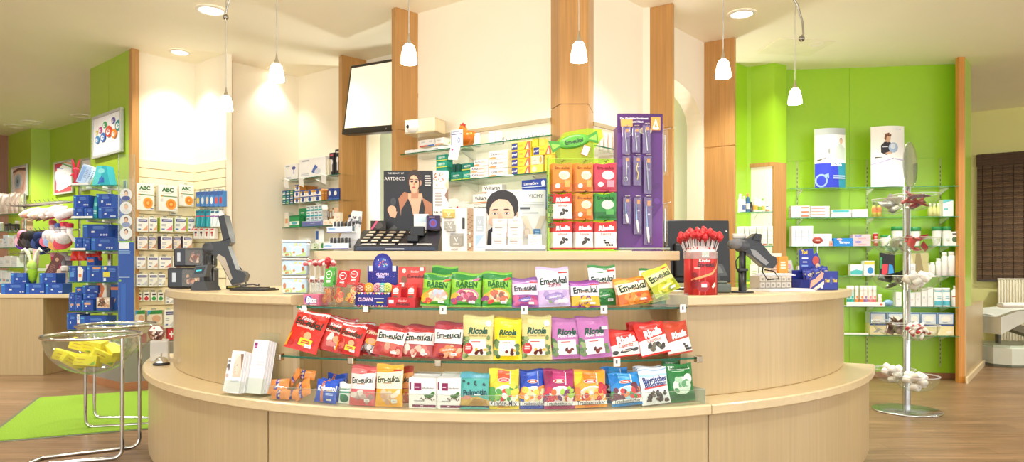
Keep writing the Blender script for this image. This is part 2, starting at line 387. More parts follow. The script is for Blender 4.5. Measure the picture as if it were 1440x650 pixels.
WR = fr(1330, 162, 1470, 147); WR.wall('wall_right_far_room', 'E2DE92')
m = MB('wall'); m.box(8.2, 4.5, 0, 8.3, 9.6, CEIL, 'E2DE92'); struct(m, 'wall_right_side')
# plinth under the left shelving and slat wall
m = MB('board'); pl = [(-4.3, 6.84), (-3.64, 6.33), (-3.12, 6.86), (-2.85, 6.60), (-2.85, 6.8), (-3.2, 7.1), (-3.67, 6.65), (-4.4, 7.05)]
m.prism(pl, .07, .42, '8E8C82', ax='z'); struct(m, 'wall_back_plinth')
m = MB('board'); m.prism([(a+(-.012 if a < -3.7 else .01), b-.012) for a, b in pl], 0, .07, 'A8744E', ax='z'); struct(m, 'baseboard_left')
# passage side closures keep the shop closed off behind its walls
m = MB('wall'); m.box(-12, 12, 0, 12, 12.1, CEIL, CREAM); struct(m, 'wall_back_outer')
m = MB('wall'); m.box(-11.9, -3, 0, -11.8, 12, CEIL, CREAM); struct(m, 'wall_left_outer')

# ================================================================= the counter
def sector(m, r0, r1, z0, z1, a0, a1, col, mat=None, n=None, bev=.004):
    n = n or max(2, int(abs(a1-a0)/2.2)); P = []
    b = min(bev, (z1-z0)*.3); prof = [(r0, z0), (r1-b, z0), (r1, z0+b), (r1, z1-b), (r1-b, z1), (r0, z1)]
    for i in range(n+1):
        a = math.radians(a0+(a1-a0)*i/n); P += [(CX+r*math.sin(a), CY-r*math.cos(a), z) for r, z in prof]
    k = len(prof); fs = [(i*k+j, (i+1)*k+j, (i+1)*k+(j+1) % k, i*k+(j+1) % k) for i in range(n) for j in range(k)]
    fs += [tuple(range(k)), tuple(range(n*k, n*k+k))[::-1]]
    m.add(P, fs, col, mat)
    return m
R2, R1, RU, ZL, ZU = 2.445, 2.282, 2.325, .567, 1.02
CT = T('sales_counter', 'big round light beech sales counter with a low bag ledge and built-in sweets shelves', 'counter', (0, 0, 0))
def ang(px, R):
    return math.degrees(arc(px, R)[2])
s1, s2 = ang(377, R2-.03), ang(996, R2-.03)
for a0, a1 in ((-74, s1-.1), (s1+.1, s2-.1), (s2+.1, 62.6)):
    sector(MB('beech'), R2-.06, R2-.03, .08, ZL-.045, a0, a1, BEECH).build('front_panel', CT)
sector(MB('board'), R2-.2, R2-.10, 0, .08, -74, 62, '6E5A48').build('toe_kick', CT)
for a0, a1 in ((-76, ang(1001, R2)-.05), (ang(1001, R2)+.05, 63.6)):
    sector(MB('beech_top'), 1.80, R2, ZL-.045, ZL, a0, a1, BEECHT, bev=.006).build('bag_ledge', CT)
aL, aR = -24.6, 19.8
for a0, a1 in ((-73, aL+.3), (aR-.3, 62)):
    sector(MB('beech'), R1-.025, R1, ZL, ZU-.045, a0, a1, BEECH).build('upper_front_panel', CT)
for a0, a1 in ((-75, aL), (aR, 62.4)):
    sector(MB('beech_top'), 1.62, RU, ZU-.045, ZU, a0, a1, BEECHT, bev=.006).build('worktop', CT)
for a0, a1 in ((-73, aL), (aR, 62)):
    sector(MB('beech'), 1.66, 1.69, 0, ZU-.045, a0, a1, BEECH).build('rear_panel', CT)
m = MB('beech'); m.box(-.93, 3.30, ZL, .775, 3.325, 1.18, BEECH); m.build('back_panel', CT)
for sgn, x0 in ((0, -.93), (1, .765)):
    a = math.radians(aL if not sgn else aR); m = MB('beech')
    p = [(CX+R1*math.sin(a), CY-R1*math.cos(a)), (x0, 3.31)]
    q = .02 if sgn else -.02
    m.prism([p[0], p[1], (p[1][0]+q, p[1][1]), (p[0][0]+q, p[0][1])], ZL, ZU-.046, BEECH, ax='z'); m.build('side_panel', CT)
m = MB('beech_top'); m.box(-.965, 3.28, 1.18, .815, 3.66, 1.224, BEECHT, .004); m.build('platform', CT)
for x in (-.9, .74): MB('beech').box(x, 3.325, 1.02, x+.03, 3.6, 1.18, BEECH).build('platform_support', CT)
# the two curved glass shelves with their clips, and the clear rail along the ledge
def clip(r, z, a, tagged):
    m = MB('chrome'); a = math.radians(a); x, y = CX+r*math.sin(a), CY-r*math.cos(a)
    m.M = Matrix.Translation((x, y, z)) @ Matrix.Rotation(a, 4, 'Z')
    if tagged: m.box(-.014, -.012, -.016, .014, -.006, .018, 'EFEDE4', .001, 'plastic'); m.box(-.006, -.0125, -.004, .002, -.012, .01, '666666', 0, 'print')
    else: m.box(-.014, -.02, -.014, .014, .008, .016, 'C9BFA8', .004)
    return m
G1, G2 = (2.36, .972, ang(417, 2.36), ang(966, 2.36)), (2.405, .760, ang(390, 2.405), ang(987, 2.405))
for r, z, a0, a1 in (G1, G2):
    m = MB('glass'); sector(m, r-.30, r-.002, z-.005, z+.003, a0, a1, 'FFFFFF', bev=.001)
    sector(m, r-.002, r, z-.005, z+.003, a0, a1, '2C6A58', 'glassedge', bev=.0005)
    sh = m.build('glass_shelf', CT)
    for px, tg in (((432, 0), (517, 0), (624, 1), (737, 1), (848, 1), (958, 1)) if z > .9 else ((396, 0), (496, 0), (617, 0), (866, 1), (980, 0))):
        clip(r+.003, z-.004, ang(px, r), tg).build('shelf_clip', sh)
m = MB('acryl'); r = 2.425; a0, a1 = ang(378, r), ang(992, r)
sector(m, r-.003, r, ZL+.001, ZL+.062, a0, a1, 'FFFFFF', bev=.0005); sector(m, r-.003, r, ZL+.062, ZL+.0635, a0, a1, 'FFFFFF', 'acryledge', bev=.0003)
for a in (a0, a1): sector(m, r-.16, r, ZL+.001, ZL+.0625, a-.05, a+.03, 'FFFFFF', 'acryledge' if a > 0 else 'acryl', 1, .0003)
m.build('ledge_rail', CT)
m = MB('acryl'); r = 2.365; a0, a1 = ang(918, r), ang(968, r)
sector(m, r-.003, r, G1[1]+.003, G1[1]+.06, a0, a1, 'FFFFFF', bev=.0005); sector(m, r-.003, r, G1[1]+.06, G1[1]+.0612, a0, a1, 'FFFFFF', 'acryledge', bev=.0003); m.build('shelf_guard', CT)

# ================================================================= lights
def spot(x, y, e, ang_=95, blend=.6, z=CEIL-.02, aim=None, col=(1, .98, .905), size=.06):
    l = bpy.data.lights.new('downlight_or_fill', 'SPOT'); l.energy = e; l.spot_size = math.radians(ang_); l.spot_blend = blend; l.color = col; l.shadow_soft_size = size
    o = bpy.data.objects.new('downlight_or_fill', l); COL.objects.link(o); o.location = (x, y, z)
    if aim: o.rotation_euler = (Vector(aim)-Vector((x, y, z))).to_track_quat('-Z', 'Y').to_euler()
    return o
def fixture(px, py, r, label, e=110, lit=True, **k):
    p = cpt(px, py); x, y = p
    t = T('ceiling_spotlight', label, 'ceiling light', (x, y, CEIL-.001), 0, 'recessed ceiling spotlights')
    m = MB('plastic'); m.lathe([(r*.74, -.004), (r*.8, -.014), (r*.97, -.008), (r, 0)], 'F2EEE2', seg=28); m.build('trim_ring', t)
    m = MB('lamp' if lit else 'plastic'); m.lathe([(0.0, -.0035), (r*.76, -.0035)], 'FFF3DC', seg=24); m.build('lamp_lens', t)
    
    if lit: spot(x, y, e, **k)
    return t
fixture(297, 14, .125, 'large round recessed ceiling light beside the curved cable rod over the payment terminal')
fixture(253, 73, .10, 'round recessed ceiling light in front of the slatted wall corner', e=52)
fixture(1043, 19, .115, 'round recessed ceiling light between the two pendant lamps by the green bay')
fixture(1148, 61, .065, 'small recessed ceiling light above the green wall shelves', e=75)
fixture(388, 97, .09, 'recessed ceiling light hidden partly behind a pendant, before the cream corner', e=22)
fixture(22, 177, .14, 'faint round ceiling light furthest into the green shop wing', lit=False)
fixture(45, 171.5, .14, 'faint round ceiling light second furthest into the green shop wing', lit=False)
fixture(116, 163, .14, 'faint round ceiling light just beside the green partition top', lit=False)
p = cpt(1118, 66); m = MB('board'); m.box(-.28, -.22, -.006, .28, .22, 0, 'EDE9CF', .002); m.box(-.27, -.21, -.007, .27, .21, -.005, 'F1EDD3'); tag(m.build('ceiling_hatch', loc=(p.x, p.y, CEIL-.0005), rz=.15), 'flat square access hatch flush in the ceiling by the green bay', 'hatch')
# unseen ceiling lamps, plus fixtureless fill spots added to brighten wing and far room
for x, y, e in ((-.62, 4.72, 62), (.0, 4.28, 62), (1.0, 4.66, 55)): spot(x, y, e, 76, .35, col=(1, .98, .91), size=.05)
for x, y, e in ((3.2, 6.15, 105), (4.2, 5.95, 95)): spot(x, y, e, 96, .5, col=(1, .98, .91))
for x, y, e in ((-1.85, 6.0, 45), (1.9, 5.3, 60), (-3.5, 5.9, 42), (-2.9, 6.2, 36), (2.75, 6.55, 55), (-5.6, 8.2, 320), (-7.2, 9.4, 330), (-4.6, 6.2, 200), (-6.2, 6.9, 230),
                (-1.6, 1.9, 130), (0, 1.5, 130), (1.6, 1.9, 130), (-3.4, 3.4, 170), (3.4, 3.4, 140), (-5.5, 4.5, 240), (5.5, 4.5, 150), (0, -.8, 80), (-2.6, -.4, 80), (2.6, -.4, 80), (6.6, 7.4, 330)):
    spot(x, y, e, 118, .75, col=(1, .98, .91), size=.09)
for x, y in ((-1.1, 7.2), (1.75, 6.95)):
    l = bpy.data.lights.new('passage_lamp', 'POINT'); l.energy = 38; l.color = (1, .97, .9); l.shadow_soft_size = .1
    o = bpy.data.objects.new('passage_lamp', l); COL.objects.link(o); o.location = (x, y, 1.9)
w = bpy.data.worlds.new('daylight'); SC.world = w; w.use_nodes = True
bg = w.node_tree.nodes['Background']; bg.inputs['Color'].default_value = (.97, .99, 1, 1); bg.inputs['Strength'].default_value = 2.6

# pendant lamps over the counter: shade, cable, socket; two carry a bent arm with a ball
def pendant(px, yb, label, armball=None):
    Y = (2.1-H)*FPX/(HOR-yb); p = pt(px, yb, Y); t = T('pendant_lamp', label, 'pendant lamp', (p.x, p.y, 2.1), 0, 'white glass pendants over the counter')
    m = MB('shade_glow'); m.lathe([(.0, .004), (.034, .003), (.0375, 0), (.0375, .012), (.033, .045), (.026, .075), (.016, .088), (.0, .09)], 'FFF6E6', seg=20); m.build('shade', t)
    m = MB('metal'); m.lathe([(.015, .086), (.012, .098), (.006, .115), (.003, .14)], 'C8C4BA', seg=12); m.build('socket', t)
    m = MB('plastic'); m.tube([(0, 0, .13), (0, 0, CEIL-2.1)], .0026, 'B9B6AC', seg=6); m.lathe([(0, CEIL-2.125), (.03, CEIL-2.12), (.032, CEIL-2.1)], 'D8D5CB', seg=14); m.build('cable', t)
    if armball:
        m = MB('metal'); pts = [Vector(a) for a in armball]; m.tube(pts, .006, 'A9A69C', seg=8); m.build('bent_arm', t)
        m = MB('chrome'); m.ball(pts[-1]-Vector((0, 0, .012)), .018, '9A978E'); m.build('arm_ball', t)
    l = bpy.data.lights.new('bulb', 'POINT'); l.energy = 6; l.color = (1, .9, .75); l.shadow_soft_size = .04
    o = bpy.data.objects.new('bulb', l); COL.objects.link(o); o.location = (p.x, p.y, 2.05)
pendant(318, 155, 'pendant lamp hanging in front of the slim wooden wall post beside the slatted wall', [(.08, -.05, .95), (.045, -.03, .70), (.012, -.012, .615), (-.002, 0, .575)])
pendant(389, 114, 'pendant lamp hanging in front of the cream wall corner')
pendant(575, 89, 'pendant lamp in front of the wooden pillar next to the wall television')
pendant(814, 86, 'pendant lamp in front of the wide central wooden pillar')
pendant(1017, 109, 'pendant lamp in front of the wooden pillar beside the green bay')
pendant(1118, 146, 'pendant lamp hanging in front of the bright green wall', [(-.03, -.02, .62), (.005, -.02, .57), (.035, -.02, .47), (.04, -.02, .40), (.03, -.02, .385)])

# ================================================================= camera and view
cd = bpy.data.cameras.new('camera'); cam = bpy.data.objects.new('camera', cd); COL.objects.link(cam)
cam.location = (0, 0, H); cam.rotation_euler = (PI/2, 0, 0); cd.sensor_width = 36; cd.lens = FPX/1440*36; cd.shift_y = (HOR-325)/1440; cd.clip_start = .05
SC.camera = cam
vs = SC.view_settings; vs.view_transform = 'Standard'; vs.look = 'None'; vs.gamma = 1; vs.use_curve_mapping = False; vs.exposure = 0.12
SC.cycles.max_bounces = 10; SC.cycles.transparent_max_bounces = 24; SC.cycles.diffuse_bounces = 8; SC.cycles.use_denoising = True; SC.cycles.caustics_reflective = False; SC.cycles.caustics_refractive = False; SC.cycles.sample_clamp_indirect = 6
# ================================================================= sweets on the counter shelves
def mk(bg, txt=None, tc='1E3A2A', tv=.66, tw=.84, extra=(), bold=.02, shear=.12, rot=.06): 
    a = list(extra)
    if txt: a.append(('t', txt, .5, tv, tw, tc, dict(b=bold, i=shear, rot=rot, sy=1.25)))
    return a
def em(top, mid, low, blob, seed, pill=None, sub=None):   # cough-sweet bag: coloured head band, white middle with the name, fruit below
    a = [('r', 0, .86, 1, .93, top), ('p', [(0, .80), (.5, .83), (1, .90), (1, .86), (0, .86)], top), ('r', 0, .42, 1, .80, mid), ('p', [(0, .82), (.45, .80), (1, .86), (1, .79), (0, .79)], mid),
         ('r', 0, .05, 1, .40, low), ('n', 12, .1, .1, .9, .34, .014, blob, seed)]
    if pill: a += [('e', .52, .25, .33, .09, pill[0], .1), ('e', .52, .25, .29, .07, pill[1], .1), ('t', 'zuckerfrei', .52, .25, .38, 'FFFFFF', dict(rot=.1))]
    a += [('t', 'Em-eukal', .5, .65, .86, '173A2C', dict(b=.03, rot=.05, sy=1.25)), ('l', .3, .53, .74, .57, 1, 'A0785A'), ('r', .66, .84, .95, .88, 'C03024')]
    if sub: a.append(('t', sub, .52, .545, .42, 'A05070'))
    return a
def baeren(mid, blob, seed, flag):
    return [('r', 0, .78, 1, .95, '1F7A34'), ('p', [(0, .83), (.3, .75), (.7, .79), (1, .72), (1, .5), (0, .5)], '8CC63E'), ('r', 0, .04, 1, .22, '2E8A2C'), ('p', [(0, .2), (.25, .25), (.6, .21), (1, .26), (1, .1), (0, .1)], '4E9E30'),
            ('e', .55, .33, .40, .20, mid), ('e', .56, .31, .34, .165, 'F4E0B0'), ('n', 22, .3, .19, .84, .42, .011, blob, seed), ('e', .15, .28, .14, .12, 'E8A53A'), ('n', 5, .05, .14, .3, .32, .012, ['D8342A', 'F0B428', '8E3A7A'], seed+1),
            ('t', 'BÄREN', .53, .66, .72, '14632C', dict(b=.035, rot=-.02, sy=1.1)), ('t', 'GARTEN', .53, .55, .5, '14632C', dict(b=.02, sy=.9)), ('e', .84, .79, .13, .035, flag, .4)]
def ricola(bg, lab, name, panel='FBF8EE', seed=1, dot=True):
    a = [('r', 0, .93, 1, .96, bg), ('t', 'Ricola', .5, .66, .66, '14503C', dict(b=.045, i=.28, sy=1.1)), ('t', name, .5, .55, .62, lab, dict(b=.015, sy=1.2)),
         ('r', .17, .1, .78, .46, panel), ('l', .28, .38, .7, .42, 1, 'C04030'), ('n', 6, .45, .14, .75, .24, .008, ['7A2A1E', 'E0B040', '5A1E14'], seed), ('n', 9, .04, .06, .16, .5, .010, ['6E8A4E', '93A86A', '507046'], seed+4), ('n', 5, .82, .1, .95, .5, .009, ['6E8A4E', '507046'], seed+7)]
    if dot: a += [('e', .18, .26, .16, .125, 'C8242A'), ('l', .09, .22, .27, .31, 2, 'F4D0C8'), ('e', .84, .83, .10, .075, 'FAF6EA')]
    return a
def rheila(split, kind, seed, sub, c='D9281E'):
    a = [('r', 0, .05, 1, split, 'FAF8F4'), ('p', [(0, split), (1, split+.09), (1, split-.01), (0, split-.01)], 'FAF8F4')]
    if kind == 'n': a += [('n', 12, .3, .14, .8, .34, .011, ['3A3428', '6A6450', '2A241C'], seed)]
    if kind == 'pipe': a += [('e', .5, .22, .22, .06, '2A2622', .12), ('e', .8, .25, .12, .07, '3A352E', .3), ('e', .14, .18, .1, .08, '3A352E'), ('r', .36, .2, .62, .25, 'CFC8B8')]
    if kind == 'tri': a += [('e', .76+.09*(i-j/2), .13+.075*j, .05, .04, '2E2A24') for j in range(3) for i in range(3-j)]
    a += [('t', 'Rheila', .53, split+.21, .66, 'FFFFFF', dict(b=.05, i=.2, rot=.12, sy=1.2)), ('t', sub, .5, split-.02, .5, 'C8452E' if kind != 'tri' else 'FFFFFF', dict(rot=.06))]
    return a
def dext(c1, c2, c3, txt, blob, seed, kid=False):         # glucose sweets: bright stripes, oval badge, window of sweets, white name band
    return [('r', .3, .7, .7, .97, c2), ('r', .7, .62, .73, .97, 'F4F0EC'), ('p', [(0, .6), (.2, .72), (.3, .97), (0, .97)], c1), ('e', .56, .36, .44, .235, 'FDFBF6'), ('e', .56, .35, .40, .21, c3), ('n', 22, .24, .22, .9, .46, .012, blob, seed),
            ('n', 6, .03, .2, .22, .5, .014, [blob[0], blob[1]], seed+3), ('n', 5, .76, .42, .97, .62, .013, [blob[2], blob[0]], seed+5), ('e', .5, .72, .21, .055, 'F4E8D8'), ('e', .5, .72, .185, .043, 'C62430'), ('r', .4, .705, .6, .735, 'FBECE6'),
            ('r', 0, .085, 1, .19, 'F6F2EE'), ('t', txt, .5, .137, .88, '23304E', dict(b=.01, sy=1.35)), ('r', .3, .035, .7, .06, c2)]
def kinder(seed, dark, yellow=True):
    a = [('r', 0, .90, 1, .97, 'E9E6E8'), ('p', [(0, .86), (.5, .84), (1, .88), (1, .93), (0, .93)], 'D6281E'), ('t', 'Kinder', .45, .76, .4, 'FFFFFF', dict(b=.02, rot=-.08)), ('t', 'Em-eukal', .5, .67, .84, '23382C', dict(b=.03, rot=-.05, sy=1.2)), ('t', 'Gummidrops', .45, .56, .58, 'FBE7D8', dict(b=.02, rot=-.04)),
         ('n', 10, .1, .1, .9, .45, .014, dark, seed), ('p', [(0, .05), (.06, .05), (.1, .4), (0, .3)], 'F0A020'), ('e', .62, .36, .12, .1, 'E8A878')]
    if yellow: a += [('p', [(.4, .13), (.78, .1), (.82, .28), (.42, .3)], 'F6D820'), ('l', .48, .16, .74, .25, 2, 'C03020')]
    return a
# style name -> (film colour, print, lower half override)
ST = {
 'lilac': ('8A5A9E', em('B48AC0', 'E8D2EA', '9A4E9A', ['7A2A5E', 'B03A6A', '5E2A6E', 'C86090'], 3, ('5A4A9A', '7468B4'))),
 'sage': ('C9B6DA', em('EFEAF2', 'F6F2F8', 'CDB4DC', ['A892C4', 'E4D6EE', '8EA47A', 'B49CCC'], 5, ('8A74B4', 'A48EC8'), 'Salbei')),
 'plum': ('8E3E92', em('A860B0', 'F4ECF4', 'E0B42E', ['E2B032', 'F0C850', '7A2A86', '5E1E6E'], 7, ('D8A420', 'F0C848'))),
 'classic': ('3E8A44', em('F2F2F2', 'F6F8F2', '3E8F46', ['2E7A38', '62AC5E', '8CC480'], 9, ('1E6A30', '3E9A4A'), 'Klassisch')),
 'honey': ('E88A28', em('F2A84A', 'FBEAC8', 'D86A28', ['E89038', 'C85020', 'F4B860'], 11, None)),
 'ginger': ('B8C22A', em('C8CE3A', 'E6E48A', 'AEB422', ['D8C838', '8E9E20', 'EAE070'], 13, ('D8C020', 'F0DC50'))),
 'cherry': ('B83A34', em('C8443E', 'F8EEE8', 'C24A40', ['B02A28', 'D86050', 'E89A80', 'F4D0B8'], 15, None)),
 'cherryblood': ('A82E30', em('B8383A', 'F4E2DA', 'B84A48', ['8E1E24', 'D07060', 'E8B8A0', 'F0D8C8'], 17, None)),
 'bloodorange': ('9A2A34', em('A83040', 'F8F0E8', 'B83A34', ['D86030', 'E88848', '8A1E28', 'F0B088'], 19, ('D8502A', 'EE8A50'))),
 'gumpink': ('D65A5A', em('E88A88', 'F8E6E0', 'D86464', ['C8B0A8', 'B89A94', 'A0807C', 'E8D8D0'], 21, None)),
 'gumyellow': ('F0AE2A', em('F4A83A', 'FBEEC8', 'F0B02E', ['E8C8A8', 'D8A888', 'F0E0CC'], 23, None)),
 'gumred': ('B8442C', em('C04A30', 'E89A50', 'E0A030', ['E8B048', 'C86030'], 25, None)),
 'ricbeige': ('D9CB86', ricola('D9CB86', '9C8A48', 'Schweizer Kräuter', seed=31)),
 'ricyellow': ('F2DA1E', ricola('F2DA1E', '8E8A1A', 'Kräuter Original', 'FCF8E4', 37, False)),
 'ricpink': ('B870AC', ricola('B870AC', 'FBEAF4', 'Alpen Salbei', 'FBF4F2', 41, False)),
 'rhwhite': ('D9281E', rheila(.46, 'pipe', 3, 'Lakritz')), 'rhred': ('D9281E', rheila(.48, 'n', 5, 'Gummi')), 'rhbrown': ('C04428', rheila(.38, 'tri', 9, 'Lakritz', 'C04428')),
 'baer1': ('7DB83A', baeren('E88A2A', ['E8E0D0', 'C8B8A8', 'D8A8A0', 'B8C0D0'], 51, 'E8602A')), 'baer2': ('7DB83A', baeren('E07AA0', ['B84A68', 'D0708A', '9A3A5A', 'E098A8'], 55, 'D8709A')), 'baer3': ('7DB83A', baeren('F0B828', ['C86A4A', 'E0C8A0', '8A5A48', 'E89A78'], 59, 'D83A3A')),
 'kmix': ('E2CB2A', dext('E6DC3A', 'D8562E', 'E8F0D8', 'Kinder-Mix', ['4E9A3A', 'D8342A', 'F0D040', 'F4F0E4', '8EC050'], 61)),
 'dblue': ('1E44B4', dext('1A3CA8', '2A56C8', 'F0D8C0', 'Traubenzucker', ['E8862E', 'F0C840', 'E0D8A0', 'D85A3A', 'F4ECD8'], 65)),
 'dmag': ('A8205E', dext('8E1850', 'C03A78', 'E8D0D8', 'Traubenzucker', ['6A2A5A', 'C82A3E', 'A0C83A', 'F0D8D0', 'D86A2A'], 69)),
 'dorange': ('F0A01E', dext('F4C82A', 'EE7A1E', 'F0C8A0', 'Traubenzucker', ['C82A2E', 'E8782A', 'B01E38', 'F4B848', 'F0E8E0'], 73)),
 'dsky': ('1E88D0', dext('1676C4', '3A9CDC', 'A8D8E8', 'Traubenzucker', ['6A2A3A', '3E8A3A', 'E08A4A', 'D83A3A', 'F4F0EC'], 77)),
 'pulm': ('4EA8A0', [('r', 0, .04, 1, .1, '1E2E48'), ('p', [(0, .1), (1, .1), (1, .24), (.6, .36), (.3, .30), (0, .34)], 'C8A24A'), ('p', [(0, .3), (.25, .40), (.45, .33), (.3, .27)], 'D88A78'), ('p', [(.3, .12), (.95, .12), (.9, .25), (.5, .3)], 'A87E34'), ('n', 6, .1, .6, .9, .82, .006, ['2A4A48'], 3), ('r', 0, .88, 1, .98, '5AA4BC'), ('t', 'Pulmotin', .52, .47, .84, '123A44', dict(b=.03, rot=.05, sy=1.2)), ('l', .5, .38, .8, .41, 1, 'E0F0EC')]),
 'block': ('F2F5F8', [('p', [(0, .78), (.3, .74), (.7, .79), (1, .75), (1, .82), (0, .84)], 'A8D4EC'), ('r', .36, .8, .6, .92, 'E4ECF2'), ('t', 'Bayrisches', .52, .66, .86, '27367E', dict(b=.03, rot=.04, sy=1.25)), ('t', 'Blockmalz', .52, .55, .8, '27367E', dict(b=.03, rot=.04, sy=1.25)), ('p', [(.1, .43), (.95, .48), (.95, .52), (.1, .47)], 'C8342E'), ('n', 26, .1, .08, .92, .36, .0085, ['4A3A34', '6A5A50', '2E2622'], 83), ('r', 0, .93, 1, .965, '9AB8D8')]),
 'menthol': ('1E7A34', [('r', .12, .84, .88, .93, 'EEF4EA'), ('t', 'Eukal-Menthol', .5, .885, .68, '1E5A34', dict(b=.02)), ('l', .2, .78, .8, .81, 1, 'BCE0C0'), ('e', .5, .42, .34, .24, 'DDEEDC'), ('e', .74, .60, .17, .13, 'F4FAF2'), ('n', 20, .25, .25, .75, .6, .012, ['F0F8EE', 'CDE4CC', 'A8CCAA', '5E9A66'], 91), ('r', 0, .05, 1, .2, '14602A')]),
 'kred': ('D62A1C', kinder(101, ['E84A2A', 'C02018', 'E86A3A'])), 'kpink': ('C83A34', kinder(105, ['E8B0A8', 'D88078', '8A2A28', 'F0D8D0'], False)), 'kmini': ('CF2A1E', kinder(109, ['E05A38', 'B01E18'])),
 'kdark': ('B01E20', [('r', 0, .05, 1, .42, '8A1A1C'), ('t', 'Kinder', .5, .76, .6, 'F4D8B0', dict(b=.02)), ('e', .55, .45, .3, .12, 'E89A30'), ('e', .55, .47, .18, .1, 'D8A078'), ('e', .3, .18, .2, .1, 'BDB8B4'), ('n', 12, .3, .08, .9, .3, .012, ['D8D0CC', '8E8884', '6A2A28'], 113)]),
 'krueg': ('1F52C4', [('r', .3, .02, .42, .98, 'E08A50'), ('r', .335, .02, .35, .98, 'B85A30'), ('r', .37, .02, .385, .98, 'B85A30'), ('t', 'Krügerol', .55, .6, .85, 'F4F8FF', dict(b=.04, sy=1.3)), ('l', .56, .3, .88, .42, 2, 'BCD0F4'), ('r', .58, .5, .82, .54, 'D8B8A0')]),
 'eucal': ('EFF4EC', [('r', 0, .5, 1, .6, '2E9A78'), ('e', .5, .25, .36, .2, '1E6A48'), ('e', .35, .35, .2, .12, '2E8A5A'), ('t', 'Eukalyptus', .5, .7, .8, '2E7A5A')]),
}
Z1, Z2, Z3 = G1[1]+.004, G2[1]+.004, ZL+.001
def bag(st, x0, y0, x1, zb, R, label, grp=None, tilt=14, roll=0, n=0, back=None, rev=14, turn=0, t=.03, stk=(.72, .13), dR=.028, lift=0, cat='bag of sweets', name='sweet_bag'):
    # one bag seen between columns x0..x1 with its top at row y0, standing on height zb; n more lean behind it
    X, Y, rz = arc((x0+x1)/2, R); Yt = Y+.05
    w = (x1-x0)/FPX*Y*math.sqrt(1+((x0+x1-1440)/2/FPX)**2)*.99; h = (zof(y0, Yt)-zb)/math.cos(math.radians(tilt)); h -= w/2*abs(math.sin(math.radians(roll)))
    c, a = ST[st][0], ST[st][1]
    m, S = bag_mesh(w, h, t, c, a)
    rz = rz*.9+math.radians(turn)
    o = tag(m.build(name, M=lean((X, Y, zb+.002+lift), rz, tilt, roll, w)), label, cat, grp)
    if stk: sticker(S, stk[0], stk[1], w, h, .2, .075, o)
    k0 = Vector((-math.sin(rz), math.cos(rz), 0))
    dep, last = 0, tilt
    for k in range(n):
        tl = max(2, tilt-rev*(k+1)/n*.9); dep += max(t*.85, dR*.8)+h*(math.sin(math.radians(last))-math.sin(math.radians(tl))); last = tl
        p = Vector((X, Y, zb+.002))+k0*dep
        b = o.copy(); COL.objects.link(b); b.matrix_basis = lean(p, rz, tl, roll*.5, w); b['label'] = f'{back or label}, {od(k)} one leaning behind the front bag'
        b['group'] = grp or f'{back or label} in one stack'
    return o
# upper glass shelf
RA = 2.335
bag('baer1', 590, 386, 632, Z1, RA, 'green bag of fruit gums with an orange ringed window', roll=3, tilt=16, t=.034)
bag('baer1', 605, 375, 643, Z1, RA-.06, 'green fruit gum bag peeping out behind the orange ringed one', tilt=3, stk=None)
bag('baer2', 632, 385, 676, Z1, RA, 'green bag of fruit gums with a pink ringed window', roll=1, tilt=15, n=2, back='green pink-ringed fruit gum bag', rev=6, t=.034)
bag('baer3', 678, 384, 720, Z1, RA, 'green bag of fruit gums with a yellow ringed window', tilt=14, n=2, back='green yellow-ringed fruit gum bag', rev=6, t=.034)
bag('lilac', 720, 393, 758, Z1, RA, 'dark purple berry cough sweet bag beside the green fruit gums', tilt=15, n=1, back='dark purple berry cough sweet bag', rev=15, dR=.05)
bag('sage', 757, 377, 803, Z1, RA, 'tall white and lilac sage cough sweet bag', tilt=10, n=2, back='white and lilac sage cough sweet bag', rev=7, roll=-2)
bag('plum', 803, 397, 845, Z1, RA, 'purple and yellow plum cough sweet bag on the upper shelf', tilt=16, n=2, back='purple and yellow plum cough sweet bag', rev=14, dR=.035)
bag('classic', 832, 374, 873, Z1, RA-.045, 'tall white and green classic cough sweet bag', tilt=8, roll=-2)
bag('honey', 871, 392, 921, Z1, RA, 'orange honey cough sweet bag tilted towards the yellow bags', tilt=18, roll=-9, n=3, back='orange honey cough sweet bag', rev=13, dR=.03)
bag('classic', 902, 379, 942, Z1, RA-.13, 'white, red and green cough sweet bag at the back behind yellow bags', tilt=4, stk=None)
bag('ginger', 903, 398, 951, Z1, RA-.035, 'yellow-green ginger sweet bag slumped behind the clear shelf guard', tilt=20, roll=-18)
bag('ginger', 918, 386, 962, Z1, RA+.0, 'yellow-green ginger sweet bag slipping over the clear shelf guard', tilt=24, roll=-22, n=1, back='yellow-green ginger sweet bag', rev=10, lift=.03)
# lower glass shelf
RB = 2.375
bag('kred', 396, 438, 447, Z2, RB, 'red bag of gum drops at the far brochure end of the lower shelf', tilt=22, roll=12, n=0, back='red gum drop bag at the brochure end', rev=14, turn=8)
bag('kpink', 436, 449, 480, Z2, RB-.01, 'crumpled pink-red gum drop bag, second from the brochure end', tilt=20, roll=12, n=2, back='crumpled pink-red gum drop bag', rev=10, turn=8)
bag('kmini', 468, 456, 506, Z2, RB, 'small red bag with a yellow flash and a white top edge', tilt=18, roll=11, n=2, back='small red bag with white top edge', rev=10, turn=6)
bag('kdark', 500, 459, 533, Z2, RB-.02, 'dark red bag with a silver patch between two paler bags', tilt=16, roll=9, n=1, back='dark red bag with silver patch', rev=10)
bag('cherry', 522, 459, 566, Z2, RB, 'white and red cherry cough sweet bag with a yellow corner', tilt=18, roll=8, n=2, back='white and red cherry cough sweet bag', rev=14, dR=.035)
bag('cherryblood', 561, 461, 608, Z2, RB, 'brick red cough sweet bag between the two white and red ones', tilt=14, roll=3, n=3, back='brick red cough sweet bag', rev=12)
bag('bloodorange', 608, 455, 650, Z2, RB, 'white and wine-red blood orange cough sweet bag', tilt=13, roll=2, n=2, back='white and wine-red cough sweet bag', rev=8)
